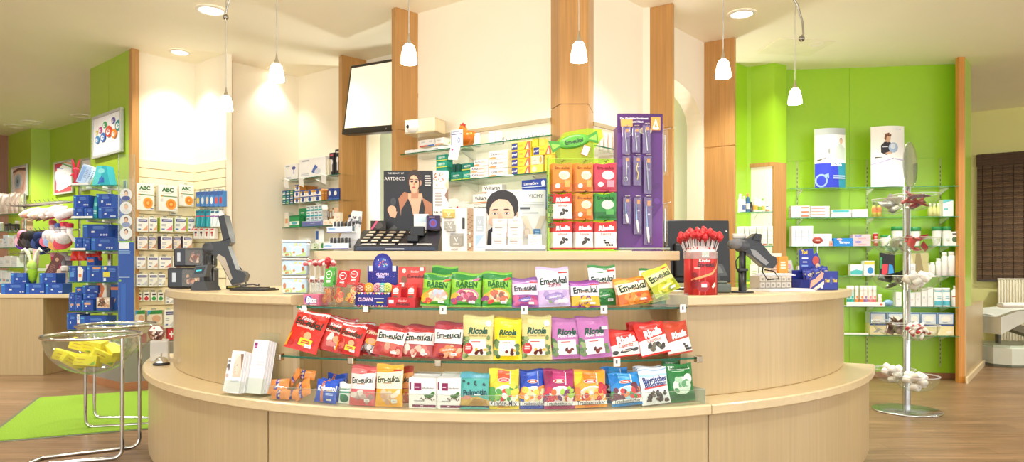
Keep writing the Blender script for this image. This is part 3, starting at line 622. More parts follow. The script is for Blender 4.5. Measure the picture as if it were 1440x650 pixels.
bag('ricbeige', 650, 445, 694, Z2, RB, 'pale gold herb sweet bag beside the wine-red bag', tilt=9, n=1, back='pale gold herb sweet bag near the wine-red bag', rev=5, stk=None, t=.04)
bag('ricyellow', 694, 449, 734, Z2, RB, 'bright yellow herb sweet bag between two pale gold bags', tilt=11, n=1, back='bright yellow herb sweet bag', rev=10, stk=None, t=.04)
bag('ricbeige', 733, 445, 777, Z2, RB, 'pale gold herb sweet bag beside the pink sage bags', tilt=9, n=1, back='pale gold herb sweet bag near the pink bags', rev=5, stk=None, t=.04)
bag('ricpink', 777, 449, 822, Z2, RB, 'pink sage herb sweet bag next to the pale gold bag', tilt=12, roll=-2, n=1, back='pink sage herb bag next to pale gold', rev=11, stk=None, dR=.04)
bag('ricpink', 816, 447, 862, Z2, RB, 'pink sage herb sweet bag next to the white liquorice bag', tilt=12, roll=-4, n=1, back='pink sage herb bag next to liquorice', rev=11, dR=.04, stk=(.85, .72))
bag('rhwhite', 860, 467, 906, Z2, RB, 'red and white liquorice bag with black liquorice rolls printed', tilt=16, roll=-5, n=3, back='red and white liquorice roll bag', rev=15, stk=None)
bag('rhred', 901, 455, 946, Z2, RB, 'red and white liquorice bag with a star of drops, tilted', tilt=17, roll=-10, n=3, back='red and white star drop bag', rev=15, stk=None, dR=.035)
bag('rhbrown', 938, 452, 976, Z2, RB-.02, 'brownish red liquorice bag with a printed pyramid of drops', tilt=12, roll=-7, n=1, back='brownish red liquorice bag', rev=6, stk=None)
# bag ledge
RC = 2.40
bag('krueg', 440, 534, 474, Z3, RC, 'shiny blue sweet bag with an orange stripe at the front', tilt=14, roll=2, n=1, back='shiny blue sweet bag with orange stripe', rev=4)
bag('krueg', 458, 524, 490, Z3, RC-.16, 'shiny blue sweet bag further back behind the front blue bag', tilt=4, stk=None)
bag('eucal', 475, 537, 494, Z3, RC-.02, 'small white and green eucalyptus sweet bag', tilt=8, stk=None, t=.02)
bag('gumpink', 490, 515, 528, Z3, RC, 'pink-red sugar free cough sweet bag on the ledge', tilt=9, n=1, back='pink-red cough sweet bag on the ledge', rev=5)
bag('gumyellow', 527, 512, 567, Z3, RC, 'golden yellow cough sweet bag with red ring on the ledge', tilt=8, roll=-1)
bag('gumred', 548, 515, 584, Z3, RC-.07, 'orange-red cough sweet bag half hidden behind the golden yellow one', tilt=5, roll=-3, stk=None)
bag('pulm', 646, 525, 688, Z3, RC, 'teal herb pastille bag with a brown landscape', tilt=10, stk=None, n=1, back='teal herb pastille bag', rev=4)
bag('kmix', 687, 519, 730, Z3, RC, 'yellow and orange mixed fruit glucose sweet bag', tilt=10, stk=None)
bag('dblue', 731, 522, 768, Z3, RC, 'royal blue glucose sweet bag with oranges', tilt=11, stk=None, n=1, back='royal blue glucose sweet bag', rev=10, dR=.035)
bag('dmag', 765, 521, 809, Z3, RC, 'magenta glucose sweet bag with berries', tilt=11, n=1, back='magenta glucose sweet bag', rev=9, dR=.035, stk=(.82, .14))
bag('dorange', 808, 522, 855, Z3, RC, 'orange glucose sweet bag with banana and cherries', tilt=11, roll=-1, stk=None, n=1, back='orange glucose sweet bag', rev=9, dR=.035)
bag('dsky', 860, 524, 905, Z3, RC, 'sky blue glucose sweet bag at the front', tilt=14, roll=-4, stk=None)
bag('dsky', 845, 515, 884, Z3, RC-.08, 'sky blue glucose sweet bag standing taller behind its twin', tilt=4, stk=None)
bag('block', 902, 517, 945, Z3, RC, 'white and pale blue malt sweet bag at the front', tilt=11, roll=-4, stk=None, n=2, back='white and pale blue malt sweet bag', rev=6)
bag('block', 886, 520, 922, Z3, RC-.09, 'white and pale blue malt sweet bag set back by the sky blue bags', tilt=6, roll=-3, stk=None, n=1, back='set-back white and blue malt bag', rev=4)
bag('menthol', 937, 511, 980, Z3, RC-.03, 'dark green menthol sweet bag beside the clear rail end', tilt=9, roll=-2, stk=None, t=.045)
bag('menthol', 930, 505, 972, Z3, RC-.12, 'dark green menthol sweet bag standing behind its twin', tilt=3, stk=None, t=.03)
# white cartons of herbal chewing gum
ga = [('r', .03, .62, .09, .87, '7A1A4A'), ('r', .2, .6, .46, .84, '8A1E52'), ('l', 0.23, 0.666, 0.43, 0.714, 1, 'F0E0E8'), ('t', 'Salbei-Bonbon', .7, .68, .44, '5A5A5A'), ('e', .78, .42, .14, .075, '2E5A24', .3), ('e', .86, .48, .12, .06, '3E7230', .9), ('e', .66, .42, .1, .06, '40702E', -.3), ('n', 14, .45, .27, .95, .36, .003, ['5A3A2E', '8A6A5A', '4A3028'], 5), ('l', .2, .22, .7, .27, 1, '9A9A9A'), ('r', .14, .05, .99, .13, '7A1A4A'), ('l', 0.43, 0.0732, 0.57, 0.107, 1, 'F4E8EC')]
for i, (x0, x1, lb) in enumerate(((574, 614, 'white herbal sweet carton with green leaf picture, beside the golden bag'), (614.5, 648, 'white herbal sweet carton with green leaf picture, beside the teal bag'))):
    X, Y, rz = arc((x0+x1)/2, RC-.0); w = (x1-x0)/FPX*Y*.99; h = zof(532, Y)-Z3
    carton('herbal_sweet_carton', lb, 'carton', (X, Y, Z3), rz*.9, w, .06, h, 'F7F5F2', ga, 'white herbal sweet cartons on the ledge')
    carton('herbal_sweet_carton', lb.replace('white herbal', 'herbal').replace(', beside', ' hidden behind the one beside'), 'carton', (X+.01, Y+.075, Z3), rz*.9, w, .06, h+.006, 'F4F2EE', ga, 'white herbal sweet cartons on the ledge')
# heap of orange sachets in the ledge tray
for i, (px, py, dr, rz, ty, lb) in enumerate(((395, 560, .0, .05, 3, 'lying lowest at the front'), (390, 550, .05, .0, -6, 'lying level in the middle at the rail end'), (394, 540, .08, .12, 6, 'lying on top at the rail end'), (412, 560, .035, -.1, 10, 'half buried at the front of the heap'), (426, 553, .02, -.1, 27, 'tilted against the blue bag'), (426, 542, .08, -.2, 24, 'slanting in the middle of the heap'), (415, 531, .11, -.25, 44, 'standing up steeply at the back'), (429, 527, .16, .2, -4, 'lying at the very back'))):
    X, Y, a = arc(px, RC+.005-dr*.45); w, h, t = .098, .043, .018; m = MB('film'); f = lambda u, v: t/2*(max(math.sin(PI*u), 0)**.5)*(max(math.sin(PI*v), 0)**.5)+.0004
    S = lambda u, v, o: ((u-.5)*w, -f(u, v)-o, (v-.5)*h)
    m.surf(lambda u, v: S(u, v, 0), 8, 5, 'E8924A'); m.surf(lambda u, v: ((.5-u)*w, f(1-u, v), (v-.5)*h), 8, 5, 'D88040')
    m.art(S, w, h, [('r', .34, .02, .52, .98, '2A3C9C'), ('n', 5, .37, .1, .5, .9, .005, ['E0C8B0', 'C0A8C0'], i), ('r', .02, .02, .05, .98, 'F4B070')])
    z = zof(py, Y); M = Matrix.Translation((X, Y, max(z, Z3+.024))) @ Matrix.Rotation(a+rz, 4, 'Z') @ Matrix.Rotation(math.radians(-ty), 4, 'Y') @ Matrix.Rotation(-.35, 4, 'X')
    tag(m.build('sweet_sachet', M=M), f'orange sachet with a dark blue band, {lb}', 'sachet', 'orange sachets in the ledge tray')

# header bags with fruit jelly on the upper shelf
def jelly(x0, x1, y0, ym, hc, label, R, cols, roll=0, tilt=10, seed=1):
    X, Y, rz = arc((x0+x1)/2, R); w = (x1-x0)/FPX*Y; h = (zof(y0, Y)-Z1)/math.cos(math.radians(tilt)); hh = (ym-y0)/FPX*Y
    t = T('jelly_bag', label, 'bag of sweets', (0, 0, 0), 0, 'jelly bags with coloured header cards'); t.matrix_basis = lean((X, Y, Z1+.002), rz, tilt, roll, w)
    m, S = bag_mesh(w, h-hh*.6, .03, 'F2D8C0', [], 'clearbag'); m.build('clear_pouch', t)
    q = random.Random(seed)
    for i in range(14):
        g = MB('film'); r = w*.17; x, z = (q.random()-.5)*w*.62, .018+(h-hh*.95-.03)*i/14
        g.tube([(x+r*.75*math.cos(a*PI/4), -.004, z+r*.75*math.sin(a*PI/4)) for a in range(8)], r*.34, q.choice(cols), seg=6, closed=True); g.build('jelly_ring', t)
    m = MB('print'); m.box(-w/2, -.006, h-hh, w/2, -.003, h, hc, .0008)
    m.art(flat(w, hh, -.006, None, h-hh), w, hh, [('e', .5, .66, .34, .24, 'F6F2EC'), ('e', .5, .66, .28, .19, hc), ('l', 0.3, 0.612, 0.7, 0.708, 1, 'FFFFFF'), ('l', .3, .2, .75, .36, 2, 'F8F0E8')]); m.build('header_card', t)
jelly(451, 466, 379, 405, '4FA83C', 'jelly ring bag with a green header card at the front', 2.33, ['D88A2A', 'C8602A', 'B86A28'], 0, 12, 3)
jelly(459, 472, 377, 402, '4FA83C', 'jelly ring bag with a green header card behind its twin', 2.27, ['D88A2A', 'B86A28'], 0, 6, 4)
jelly(467, 484, 382, 406, 'C82A2A', 'jelly ring bag with a red header card next to the green ones', 2.33, ['E05A28', 'D83A20', 'F0A060'], 5, 12, 5)
jelly(483, 500, 380, 403, 'D03434', 'jelly ring bag with a red header card, middle of three', 2.33, ['F0B848', 'D8502A', 'E8D8A0'], 4, 12, 6)
jelly(493, 504, 380, 405, 'C02828', 'jelly ring bag with a red header card by the blue lollipop box', 2.25, ['E8A040', 'C84A28'], 2, 7, 7)
# chewing gum box with two clear lollipop boxes and sticks above it
X, Y, rz = arc(437, 2.32); w = 26/FPX*Y
carton('chewing_gum_box', 'pink chewing gum box with a big round blue logo on the upper shelf', 'box', (X, Y, Z1), rz, w, .07, zof(414, Y)-Z1, 'D8738E', [('e', .35, .5, .24, .38, '2A4AA8'), ('e', .37, .5, .17, .28, 'E8EEF8'), ('t', 'Extra', .56, .48, .7, '1E2E7A', dict(b=.05, i=.2, sy=1.5)), ('t', 'Extra', .56, .5, .68, 'FFFFFF', dict(b=.03, i=.2, sy=1.5)), ('r', .1, .05, .9, .14, 'F0C0CC')])
def lolly(p, r, c1, c2, label, grp, n='lollipop', stick=.1, lean_=(0, 0), wrap=None, sticklab=None):
    t = T(n, label, 'lollipop', p, 0, grp); d = Vector((lean_[0], lean_[1], 1)).normalized()
    MB('plastic').tube([(0, 0, 0), d*stick], .0022, 'F4F0E8', seg=6).build('stick', t)
    m = MB('film'); c = d*(stick+r*.8); m.ball(c, (r, r, r*.92), c1); 
    q = random.Random(hash(label) % 99)
    for k in range(4):
        a = q.uniform(0, 6); m.ball(c+Vector((math.cos(a)*r*.35, math.sin(a)*r*.35-r*.25, q.uniform(-.5, .6)*r)), r*.62, c2)
    if wrap: m.lathe([(.003, -r*.9), (r*.5, -r*1.35), (r*.3, -r*.75)], wrap, seg=10, o=tuple(c))
    m.build('sweet', t); return t
X, Y, rz = arc(446, 2.25)
m = MB('acryl'); zb = Z1+.056
t = T('lollipop_box', 'clear box of chocolate marshmallow lollipops above the pink gum box', 'box', (X, Y, zb), rz)
m.box(-.05, 0, 0, .05, .06, .075, 'FFFFFF', .002); m.build('clear_case', t); MB('acryl').box(-.05, .0, -.058, .05, .06, -.001, 'FFFFFF', .002).build('riser', t)
for k, a in enumerate((-.025, .028)): tag(MB('print').box(a-.012, -.001, .058, a+.012, -.0003, .074, 'F4F4F0').build('price_sticker', t), 'white square price sticker')
for k in range(7): lolly((X-.035+k*.0115, Y+.02+.012*(k % 2), zb+.003), .012, '6A2E2A' if k % 2 else 'E8D8C8', 'F0E4D4' if k % 2 else '8A3A34', 'small chocolate and cream lollipop standing in the clear box', 'small lollipops in the clear box', stick=.04)
X, Y = pt(446, 388, 3.22)[0], 3.22
t = T('lollipop_stand', 'white stand with round marbled lollipops beside the picture tins', 'lollipop stand', (X, Y, ZU+.001), 0)
MB('frost').box(-.03, -.03, .04, .085, .03, .058, 'FFFFFF', .003).build('holder_plate', t); MB('frost').box(-.025, -.02, 0, .075, .02, .04, 'FFFFFF', .003).build('foot', t)
for k, px in enumerate((429, 436, 443, 450, 456, 462, 468)):
    p = pt(px, 386, 3.2+.02*(k % 2)); lolly((p.x, p.y, ZU+.045), .0165, ['F0D8D0', 'C84A50', 'E8B8B4'][k % 3], ['D86068', 'F4E8E0', 'A03038'][k % 3], 'round red and white marbled lollipop in the white stand', 'marbled lollipops in the white stand', stick=.088)
m = MB('film'); p = pt(461, 362, 3.17); m.lathe([(0, .0), (.004, .004), (.012, .03), (.004, .05), (.016, .06), (.011, .085), (0, .09)], 'B8202A', seg=8); tag(m.build('ribbon_bow', loc=(p.x, p.y, ZU+.085)), 'dark red twisted ribbon bow among the marbled lollipops', 'bow')
# three picture tins
def tinart(S, m, w, h):
    m.art(S, w, h, [('r', .02, .04, .98, .34, 'B8D08A'), ('e', .62, .45, .26, .32, 'F4F8F4'), ('e', .62, .42, .22, .26, 'C4DCEC'), ('n', 9, .06, .1, .5, .35, .006, ['B8814E', 'C89A60', 'F0E4D0'], 4), ('n', 5, .1, .7, .9, .9, .006, ['F4E090', 'FFFFFF'], 6), ('e', .86, .45, .06, .16, 'A86A3A'), ('e', .1, .5, .06, .22, 'B87A48'), ('r', .42, .05, .56, .2, 'F6F4EE')], 'print')
for k in range(3):
    p = (pt(417, 400, 3.22).x, 3.20, ZU+.002+k*.085); t = T('picture_tin', f'pale blue tin with a meadow picture, {["bottom", "middle", "top"][k]} one of the stack of three', 'tin', p, .12, 'stacked pale blue picture tins')
    m = MB('gloss' if 'gloss' in MATS else 'plastic'); m.box(-.058, -.02, 0, .058, .06, .072, 'BFD8EC', .008); tinart(flat(.11, .066, -.0203, None, .003), m, .11, .066); m.build('tin_body', t)
    m = MB('metal'); m.box(-.060, -.022, .070, .060, .062, .083, 'D8D8D6', .005); m.build('lid', t)
# lollipop display box, navy with arched card; and red box of small packs
X, Y, rz = arc(528, 2.28); s = Y/FPX
t = T('lollipop_display', 'navy blue lollipop display box with an arched back card', 'display box', (X, Y, Z1), rz)
w, hb = 54*s, zof(411, Y)-Z1; W2, h1, h2 = 46*s, zof(374, Y)-Z1, zof(356, Y)-Z1
m = MB('board'); m.box(-w/2, -.03, 0, w/2, .05, .004, '2A2E86'); m.box(-w/2, -.03, 0, w/2, -.027, hb, '2A2E86', .0006); m.box(-w/2, -.03, 0, -w/2+.003, .05, hb, '2A2E86'); m.box(w/2-.003, -.03, 0, w/2, .05, hb, '2A2E86')
m.art(flat(w, hb, -.0302), w, hb, [('t', 'CLOWN', .3, .5, .42, 'F4C8E0', dict(b=.05, sy=1.2)), ('l', 0.56, 0.517, 0.92, 0.603, 1, 'F0E8F8'), ('l', .62, .2, .88, .34, 1, 'E8D860')]+[('p', [(i/12, .99), ((i+1)/12, .99), ((i+.5)/12, .84)], ['E8608A', 'F0D860', 'F4F0F4'][i % 3]) for i in range(12)]+[('p', [(i/12, .01), ((i+1)/12, .01), ((i+.5)/12, .13)], ['F4F0F4', 'E8608A', 'F0D860'][i % 3]) for i in range(12)], 'print'); m.build('tray', t)
m = MB('board'); ox = .012
pl = [(ox-W2/2, hb*.5), (ox+W2/2, hb*.5), (ox+W2/2, h1)]+[(ox+15*s*math.cos(a*PI/12), h1+(h2-h1)*math.sin(a*PI/12)) for a in range(13)]+[(ox-W2/2, h1)]
m.prism(pl, .044, .048, '2A2E92'); m.art(flat(W2, h2, .0436, ox-W2/2), W2, h2, [('e', .5, .80, .24, .12, '3A46B0'), ('n', 16, .36, .72, .66, .9, .0035, ['E8608A', 'F0D860', '6AC8E0', 'F4F0F4', 'E88A3A'], 3), ('t', 'CLOWN', .5, .60, .42, 'F0D8F4', dict(b=.05)), ('l', 0.35, 0.499, 0.65, 0.571, 1, 'C0B8E8'), ('r', .05, .66, .17, .76, 'F4F2F0'), ('r', .84, .66, .96, .76, 'F4F2F0'), ('n', 22, .05, .45, .95, .66, .0012, ['F0D860', 'E88AA8', '8AC8F0'], 8)], 'print'); m.build('back_card', t)
for k, (dx, c1, c2, lb) in enumerate(((-.07, 'C83A34', 'F4E8E4', 'strawberry shaped'), (-.03, 'F0A028', 'FBE0A0', 'orange slice shaped'), (.012, 'D8A8B0', 'B83A48', 'pink spotted'), (.034, '58B8B0', 'F0E8D8', 'turquoise and cream'), (.056, 'E8D86A', '8AC048', 'yellow and green'))):
    q = T('flat_lollipop', f'{lb} flat lollipop in the navy display box', 'lollipop', (X+dx*math.cos(rz), Y+dx*math.sin(rz), Z1+.006), rz, 'flat lollipops in the navy box')
    MB('plastic').tube([(0, 0, 0), (0, 0, .05)], .002, 'F4F0E8', seg=6).build('stick', q)
    m = MB('film'); r = .024; m.M = Matrix.Translation((0, 0, .072)) @ Matrix.Rotation(PI/2, 4, 'X'); m.lathe([(0, -.006), (r*.8, -.006), (r, -.002), (r, .002), (r*.8, .006), (0, .006)], c1, seg=16); m.M = None
    m.art(lambda u, v, o: (-r+u*2*r, -.0062-o, .072-r+v*2*r), 2*r, 2*r, [('e', .5, .5, .3, .3, c2)]+[('e', .5+.18*math.cos(a*1.05), .5+.18*math.sin(a*1.05), .06, .11, c1, a*1.05-PI/2) for a in range(6)]); m.build('sweet', q)
X, Y, rz = arc(568, 2.32); s = Y/FPX; w = 41*s
t = T('sweets_display', 'red display box with small red sweet packs and a pink-red back card', 'display box', (X, Y, Z1), rz)
m = MB('board'); hb = 14*s; m.box(-w/2, -.03, 0, w/2, .05, .004, 'C82830'); m.box(-w/2, -.03, 0, w/2, -.027, hb, 'C82830', .0006); m.box(-w/2, -.03, 0, -w/2+.003, .05, hb, 'B82028'); m.box(w/2-.003, -.03, 0, w/2, .05, hb, 'B82028')
m.art(flat(w, hb, -.0302), w, hb, [('r', .05, .4, .22, .75, 'F4F0EE'), ('t', 'Kinder', .55, .68, .3, 'F8D8D0'), ('t', 'Em-eukal', .55, .36, .46, '3A1A18', dict(b=.02))], 'print'); m.build('tray', t)
m = MB('board'); m.box(-w*.32, .04, hb*.5, w*.66, .044, 57*s, 'D8504A', .0006); m.art(flat(w*.98, 57*s, .0398, -w*.32), w*.98, 57*s, [('p', [(0, .4), (.4, .5), (1, .46), (1, .2), (0, .2)], 'C82830'), ('t', 'Kinder', .62, .88, .3, 'FBE8E0'), ('t', 'Em-eukal', .65, .76, .6, '3A1A18', dict(b=.02)), ('e', .22, .9, .07, .06, 'F8D8D0'), ('e', .22, .68, .11, .1, '8A5A3A'), ('r', .8, .9, .94, .98, 'F4F2EE'), ('r', .05, .5, .22, .6, 'F4F2EE')], 'print'); m.build('back_card', t)
for k, dx in enumerate((-.035, .03)):
    m, S = bag_mesh(.044, .085, .016, 'D8281E', [('e', .5, .7, .3, .12, 'F4E8E0'), ('e', .5, .3, .3, .16, '7A4A30'), ('l', .2, .5, .8, .62, 2, 'F8F0EC')]); tag(m.build('sweet_packet', M=lean((X+dx, Y-.005+abs(dx)*.1, Z1+.012), rz, 10)), f'small red sweet packet in the red tray, {["the one by the navy box", "the one by the green bags"][k]}', 'packet', 'small red packets in the red tray')
# ================================================================= things on the raised platform (top at z = 1.224)
ZP = 1.2245
# eyeshadow display: tester tray and advertising card
t = T('makeup_display', 'black stepped make-up tester tray with rows of eyeshadow pans', 'make-up display', (pt(560, 350, 3.4).x, 3.33, ZP))
m = MB('plastic'); s = 3.4/FPX; w = 116*s
m.prism([(0, 0), (0, .026), (.035, .04), (.20, .115), (.235, .115), (.235, 0)], -w/2, w/2, '1A1A1D')
m.v = [(y, x, z) for x, y, z in m.v]; m.f = [f[::-1] for f in m.f]; m.build('tray', t)
m = MB('plastic'); m.box(-w/2+.01, -.006, .004, w/2-.012, .0, .02, '25304A', .003); m.box(-w*.12, -.0065, .009, w*.1, -.006, .014, 'C8CCD4'); m.build('front_drawer', t)
m = MB('print')
for k in range(4): m.art(lambda u, v, o: (-w*.42+k*w*.22+u*w*.18, .002+v*.03, .0285+v*.012+o), w*.18, .03, [('l', 0, .15, 1, .85, 2, 'DADADA')])
m.build('label_strip', t)
q = random.Random(3)
for r in range(4):
    for c in range(6):
        if c > 3 and r < 3: continue
        x = -w*.40+c*w*.125+r*.006; y = .05+r*.036; z = .0475+r*.0163
        m = MB('plastic'); m.M = Matrix.Translation((x, y, z)) @ Matrix.Rotation(.43, 4, 'X'); m.box(-.019, -.013, 0, .019, .013, .008, '3A3630', .002)
        m.box(-.016, -.010, .008, .016, .010, .0086, q.choice(['B8A88E', 'D8CCB4', '8E8474', 'A8987C', 'C8BCA8', '6E665A', 'E4DCC8']), mat='print'); m.build('eyeshadow_pan', t)
m = MB('plastic'); m.box(w*.13, .10, .08, w*.30, .15, .13, '141416', .004); m.box(w*.12, .04, .05, w*.25, .09, .085, '101012', .004); m.build('black_box_insert', t)
for x, lb in ((-w*.30, 'small folded card holder'),):
    m = MB('board'); m.box(x-.04, .19, .115, x+.04, .2, .165, '2A2622', .001); m.art(flat(.08, .05, .1898, x-.04, .115), .08, .05, [('e', .5, .5, .3, .35, '4A423A'), ('p', [(0, .1), (.35, .95), (.5, .95), (.15, .1)], 'E0507A')], 'print'); m.build('open_palette', t)
def papers(name, label, x, y, z, w_, h_, n, cols, rz=0, grp=None):
    o = T(name, label, 'leaflets', (x, y, z), rz, grp)
    for k in range(n):
        m = MB('print'); m.box(-w_/2+.004*k, .006*k, 0, w_/2+.004*k, .006*k+.0025, h_-.003*k, cols[k % len(cols)], .0006); m.box(-w_/2+.01+.004*k, .006*k-.0006, h_*.5, w_/2-.01+.004*k, .006*k, h_*.85, cols[(k+1) % len(cols)]); m.build('leaflet', o)
    return o
p = pt(591, 330, 3.5); papers('leaflet_stack', 'white and pale blue leaflets standing behind the black tester tray', p.x, 3.53, ZP+.116, .075, .085, 5, ['F0F2EC', 'C8DCE4', 'E8E8DC'])
p = pt(609, 330, 3.5); carton('makeup_box', 'small dark purple and blue box behind the tester tray', 'box', (p.x, 3.50, ZP+.116), 0, .07, .03, .075, '3A2A4E', [('e', .5, .45, .3, .3, '4A5AC8'), ('e', .5, .45, .2, .2, '8A3A6A'), ('l', .2, .8, .8, .9, 1, 'A898B8')])
Y = 3.60; s = Y/FPX
cx = pt(585, 0, Y).x; w, h = 91*s, zof(240, Y)-ZP
t = T('advertising_card', 'black cosmetics advertising card showing a dark-haired woman, white strip beside her', 'advertising card', (cx, Y, ZP))
m = MB('print'); m.box(-w/2, 0, 0, w/2*.52, .006, h, '17161A', .001); wl = w*.76
SKIN, SK2 = 'D8A686', 'B27C5C'
m.art(flat(wl, h, 0, -w/2), wl, h, [('p', [(.0, .3), (.3, .1), (1, 0), (1, .3)], '1E1A1C'), ('p', [(.36, .42), (.30, .66), (.42, .74), (.62, .70), (.62, .5), (.5, .3)], 'A86E4C'), ('p', [(.70, .70), (.98, .60), (1, .2), (.86, .12), (.76, .4)], 'A86E4C'),
    ('p', [(.5, .72), (.78, .72), (.84, .5), (.72, .3), (.5, .34)], SKIN), ('p', [(.36, .52), (.5, .66), (.56, .58), (.60, .46), (.70, .44), (.78, .68), (.84, .55), (.80, .2), (.34, .2)], '121216'),
    ('p', [(.56, .66), (.70, .66), (.72, .78), (.56, .80)], SK2), ('e', .63, .88, .16, .13, '2E1E1A'), ('e', .62, .845, .10, .10, SKIN, .1), ('e', .615, .79, .075, .07, SKIN, .1), ('e', .575, .865, .03, .011, '3A2A24'), ('e', .665, .862, .03, .011, '3A2A24'), ('p', [(.54, .888), (.605, .886), (.605, .894), (.54, .9)], '2E1E1A'), ('p', [(.635, .886), (.70, .882), (.70, .894), (.635, .893)], '2E1E1A'), ('p', [(.612, .855), (.632, .855), (.64, .822), (.606, .822)], SK2), ('e', .618, .796, .032, .010, 'A84A48'), ('e', .755, .85, .018, .035, SK2),
    ('e', .17, .52, .09, .055, SKIN, .5), ('p', [(.1, .5), (.13, .44), (.24, .42), (.28, .5)], SKIN), ('e', .2, .62, .06, .05, '3A3A3E'), ('e', .93, .28, .1, .05, SKIN, .9), ('p', [(.84, .3), (.88, .2), (.92, .22), (.96, .3)], SKIN),
    ('p', [(.03, .24), (.22, .34), (.28, .30), (.1, .18)], '4A4844'), ('p', [(.06, .18), (.24, .26), (.32, .18), (.15, .1)], '2A2826'), ('p', [(.10, .185), (.17, .215), (.2, .18), (.13, .15)], 'B8A898'), ('p', [(.19, .215), (.245, .238), (.29, .195), (.22, .17)], '8E7A6A'), ('p', [(.15, .145), (.2, .17), (.24, .14), (.19, .115)], 'D8CCBC'),
    ('t', 'ARTDECO', .23, .90, .42, 'E8E4E0', dict(b=-.005)), ('t', 'THE BEAUTY OF', .25, .965, .33, 'D8D4D0'), ('t', 'JUST MAKE', .42, .255, .26, 'F0ECE8', dict(b=.02)), ('t', 'RIGHT ON', .42, .225, .22, 'F0ECE8', dict(b=.02)), ('l', .36, .12, .78, .19, 3, 'C8C4C0'), ('l', .84, .8, .97, .94, 5, 'C8C4C0')], 'print', e0=.0011); m.build('poster_panel', t)
m = MB('print'); x0 = -w/2+wl; m.box(x0, .002, .05, w/2, .008, h, 'EFEAE4', .001); ws = w*.24
m.art(flat(ws, h-.05, .002, x0, .05), ws, h-.05, [('n', 30, .05, .8, .75, .97, .005, ['8A4A30', 'C89878', 'A86A4A', 'E8D8C4'], 6), ('t', 'LIVE', .45, .9, .7, 'FBF6F0', dict(b=.05)), ('p', [(.75, .8), (1, .9), (1, .7)], 'D8C0A0'), ('p', [(.75, .66), (1, .76), (1, .56)], '8A6A54'), ('t', 'LONG WEAR', .4, .76, .6, '3A342E', dict(b=.03)), ('l', .15, .5, .6, .7, 5, 'A8A29A'), ('t', '3 IN 1 EYE', .4, .43, .62, '3A342E', dict(b=.03)), ('l', .15, .28, .7, .38, 3, 'B8B2AA'), ('p', [(.2, .14), (.5, .24), (.6, .18), (.3, .08)], '2A2826'), ('l', .1, .02, .7, .05, 1, '8A857E')], 'print', e0=.0011); m.build('side_strip', t)
m = MB('plastic'); m.box(-w*.3, .006, 0, w*.1, .05, .004, '222222'); m.build('easel_foot', t)
# metal stand of nail polish
t = T('nail_polish_stand', 'sloping stand holding two packs of nail polish bottles in rows', 'display stand', (pt(473, 350, 3.42).x, 3.37, ZP), -.35)
m = MB('board'); m.prism([(-.07, 0), (.085, 0), (.105, .205), (.05, .21)], .09, .094, 'E8E6E4'); m.art(lambda u, v, o: (-.05+u*.14+.02*v, .0898-o, .01+v*.19), .14, .19, [('n', 24, .45, .62, .95, .95, .008, ['4A4A4E', '8A8A90', 'C8C8CC', '2A2A2E'], 3)], 'print'); m.build('back_board', t)
for k in range(2):
    b = MB('board'); z0, y0 = .012+.085*k, .02+.03*k; b.box(-.075, y0, z0, .075, y0+.05, z0+.006, 'F2F2F4'); b.box(-.075, y0-.002, z0, .075, y0, z0+.03, 'E8EEF6', .0008); b.box(-.075, y0+.05, z0, -.02, y0+.052, z0+.06, 'F4F4F6')
    b.art(flat(.15, .03, y0-.0022, -.075, z0), .15, .03, [('r', 0, 0, 1, .15, '4A4AB0'), ('l', .05, .4, .35, .8, 2, '6AA8D8'), ('l', 0.1, 0.596, 0.3, 0.644, 1, '3A8AC8')], 'print'); b.build('tray', t)
    for r in range(2):
        for c in range(6):
            if r == 0 and c < 1: continue
            n = MB('plastic'); o = (-.055+c*.022, y0+.012+.024*r, z0+.006); n.lathe([(0, 0), (.0075, 0), (.0075, .024), (.004, .028)], ['5A6A70', '8E9AA0', '3A4A50'][(c+r) % 3], seg=8, o=o); n.lathe([(.0045, .027), (.0045, .052), (0, .052)], '2A2C30', seg=8, o=o); n.build('polish_bottle', t)
# boxed gift set beside it, open front with products
t = T('cosmetics_gift_box', 'white cosmetics display box with an open front showing grey and gold creams', 'display box', (pt(653, 350, 3.4).x, 3.36, ZP)); s = 3.36/FPX; w, h = 62*s, zof(293, 3.36)-ZP
m = MB('board'); m.box(-w/2, .0, 0, w/2, .07, h, 'F2F0EC', .002); x1 = w*.08; m.box(x1, -.004, 0, x1+.03, .0, h, 'B89878', .001)
m.art(flat(.03, h, -.0042, x1), .03, h, [('r', .02+.33*(j % 3), .03+.04*j*.98/1, .3+.33*(j % 3), .05+.04*j*.98, '8A6A50') for j in range(22)]+[('r', .25, .1, .6, .2, 'E8DCC8'), ('e', .4, .42, .18, .03, 'F0E8DC')], 'print')
wl = w*.58
m.art(flat(wl, h, -.0004, -w/2), wl, h, [('r', .02, .78, .52, .98, 'D8BE6A'), ('r', .1, .82, .45, .94, 'E8D490'), ('r', .1, .50, .5, .70, 'B4B0A0'), ('t', 'V', .3, .62, .16, 'F4F2EC'), ('l', .16, .52, .44, .57, 1, 'F0EEE8'), ('r', .34, .12, .86, .42, 'A8A49A'), ('t', 'VICHY', .6, .37, .3, 'F0EEE8'), ('p', [(.5, .35), (.6, .2), (.7, .35), (.65, .35), (.6, .26), (.55, .35)], 'F4F2EC'), ('r', .8, .52, .9, .78, '2E302E'), ('t', 'VICHY', .5, .045, .3, '8A8478')], 'print')
m.art(flat(w*.26, h, -.0004, w*.24), w*.26, h, [('r', .12, .46, .8, .82, 'B8C0C6'), ('t', 'V', .46, .68, .3, 'F4F4F4'), ('l', .25, .5, .7, .58, 2, 'E8ECEE'), ('r', .08, .08, .84, .38, 'A8C4DC'), ('p', [(.1, .1), (.8, .36), (.82, .1)], 'D8E8F4')], 'print'); m.build('box_body', t)
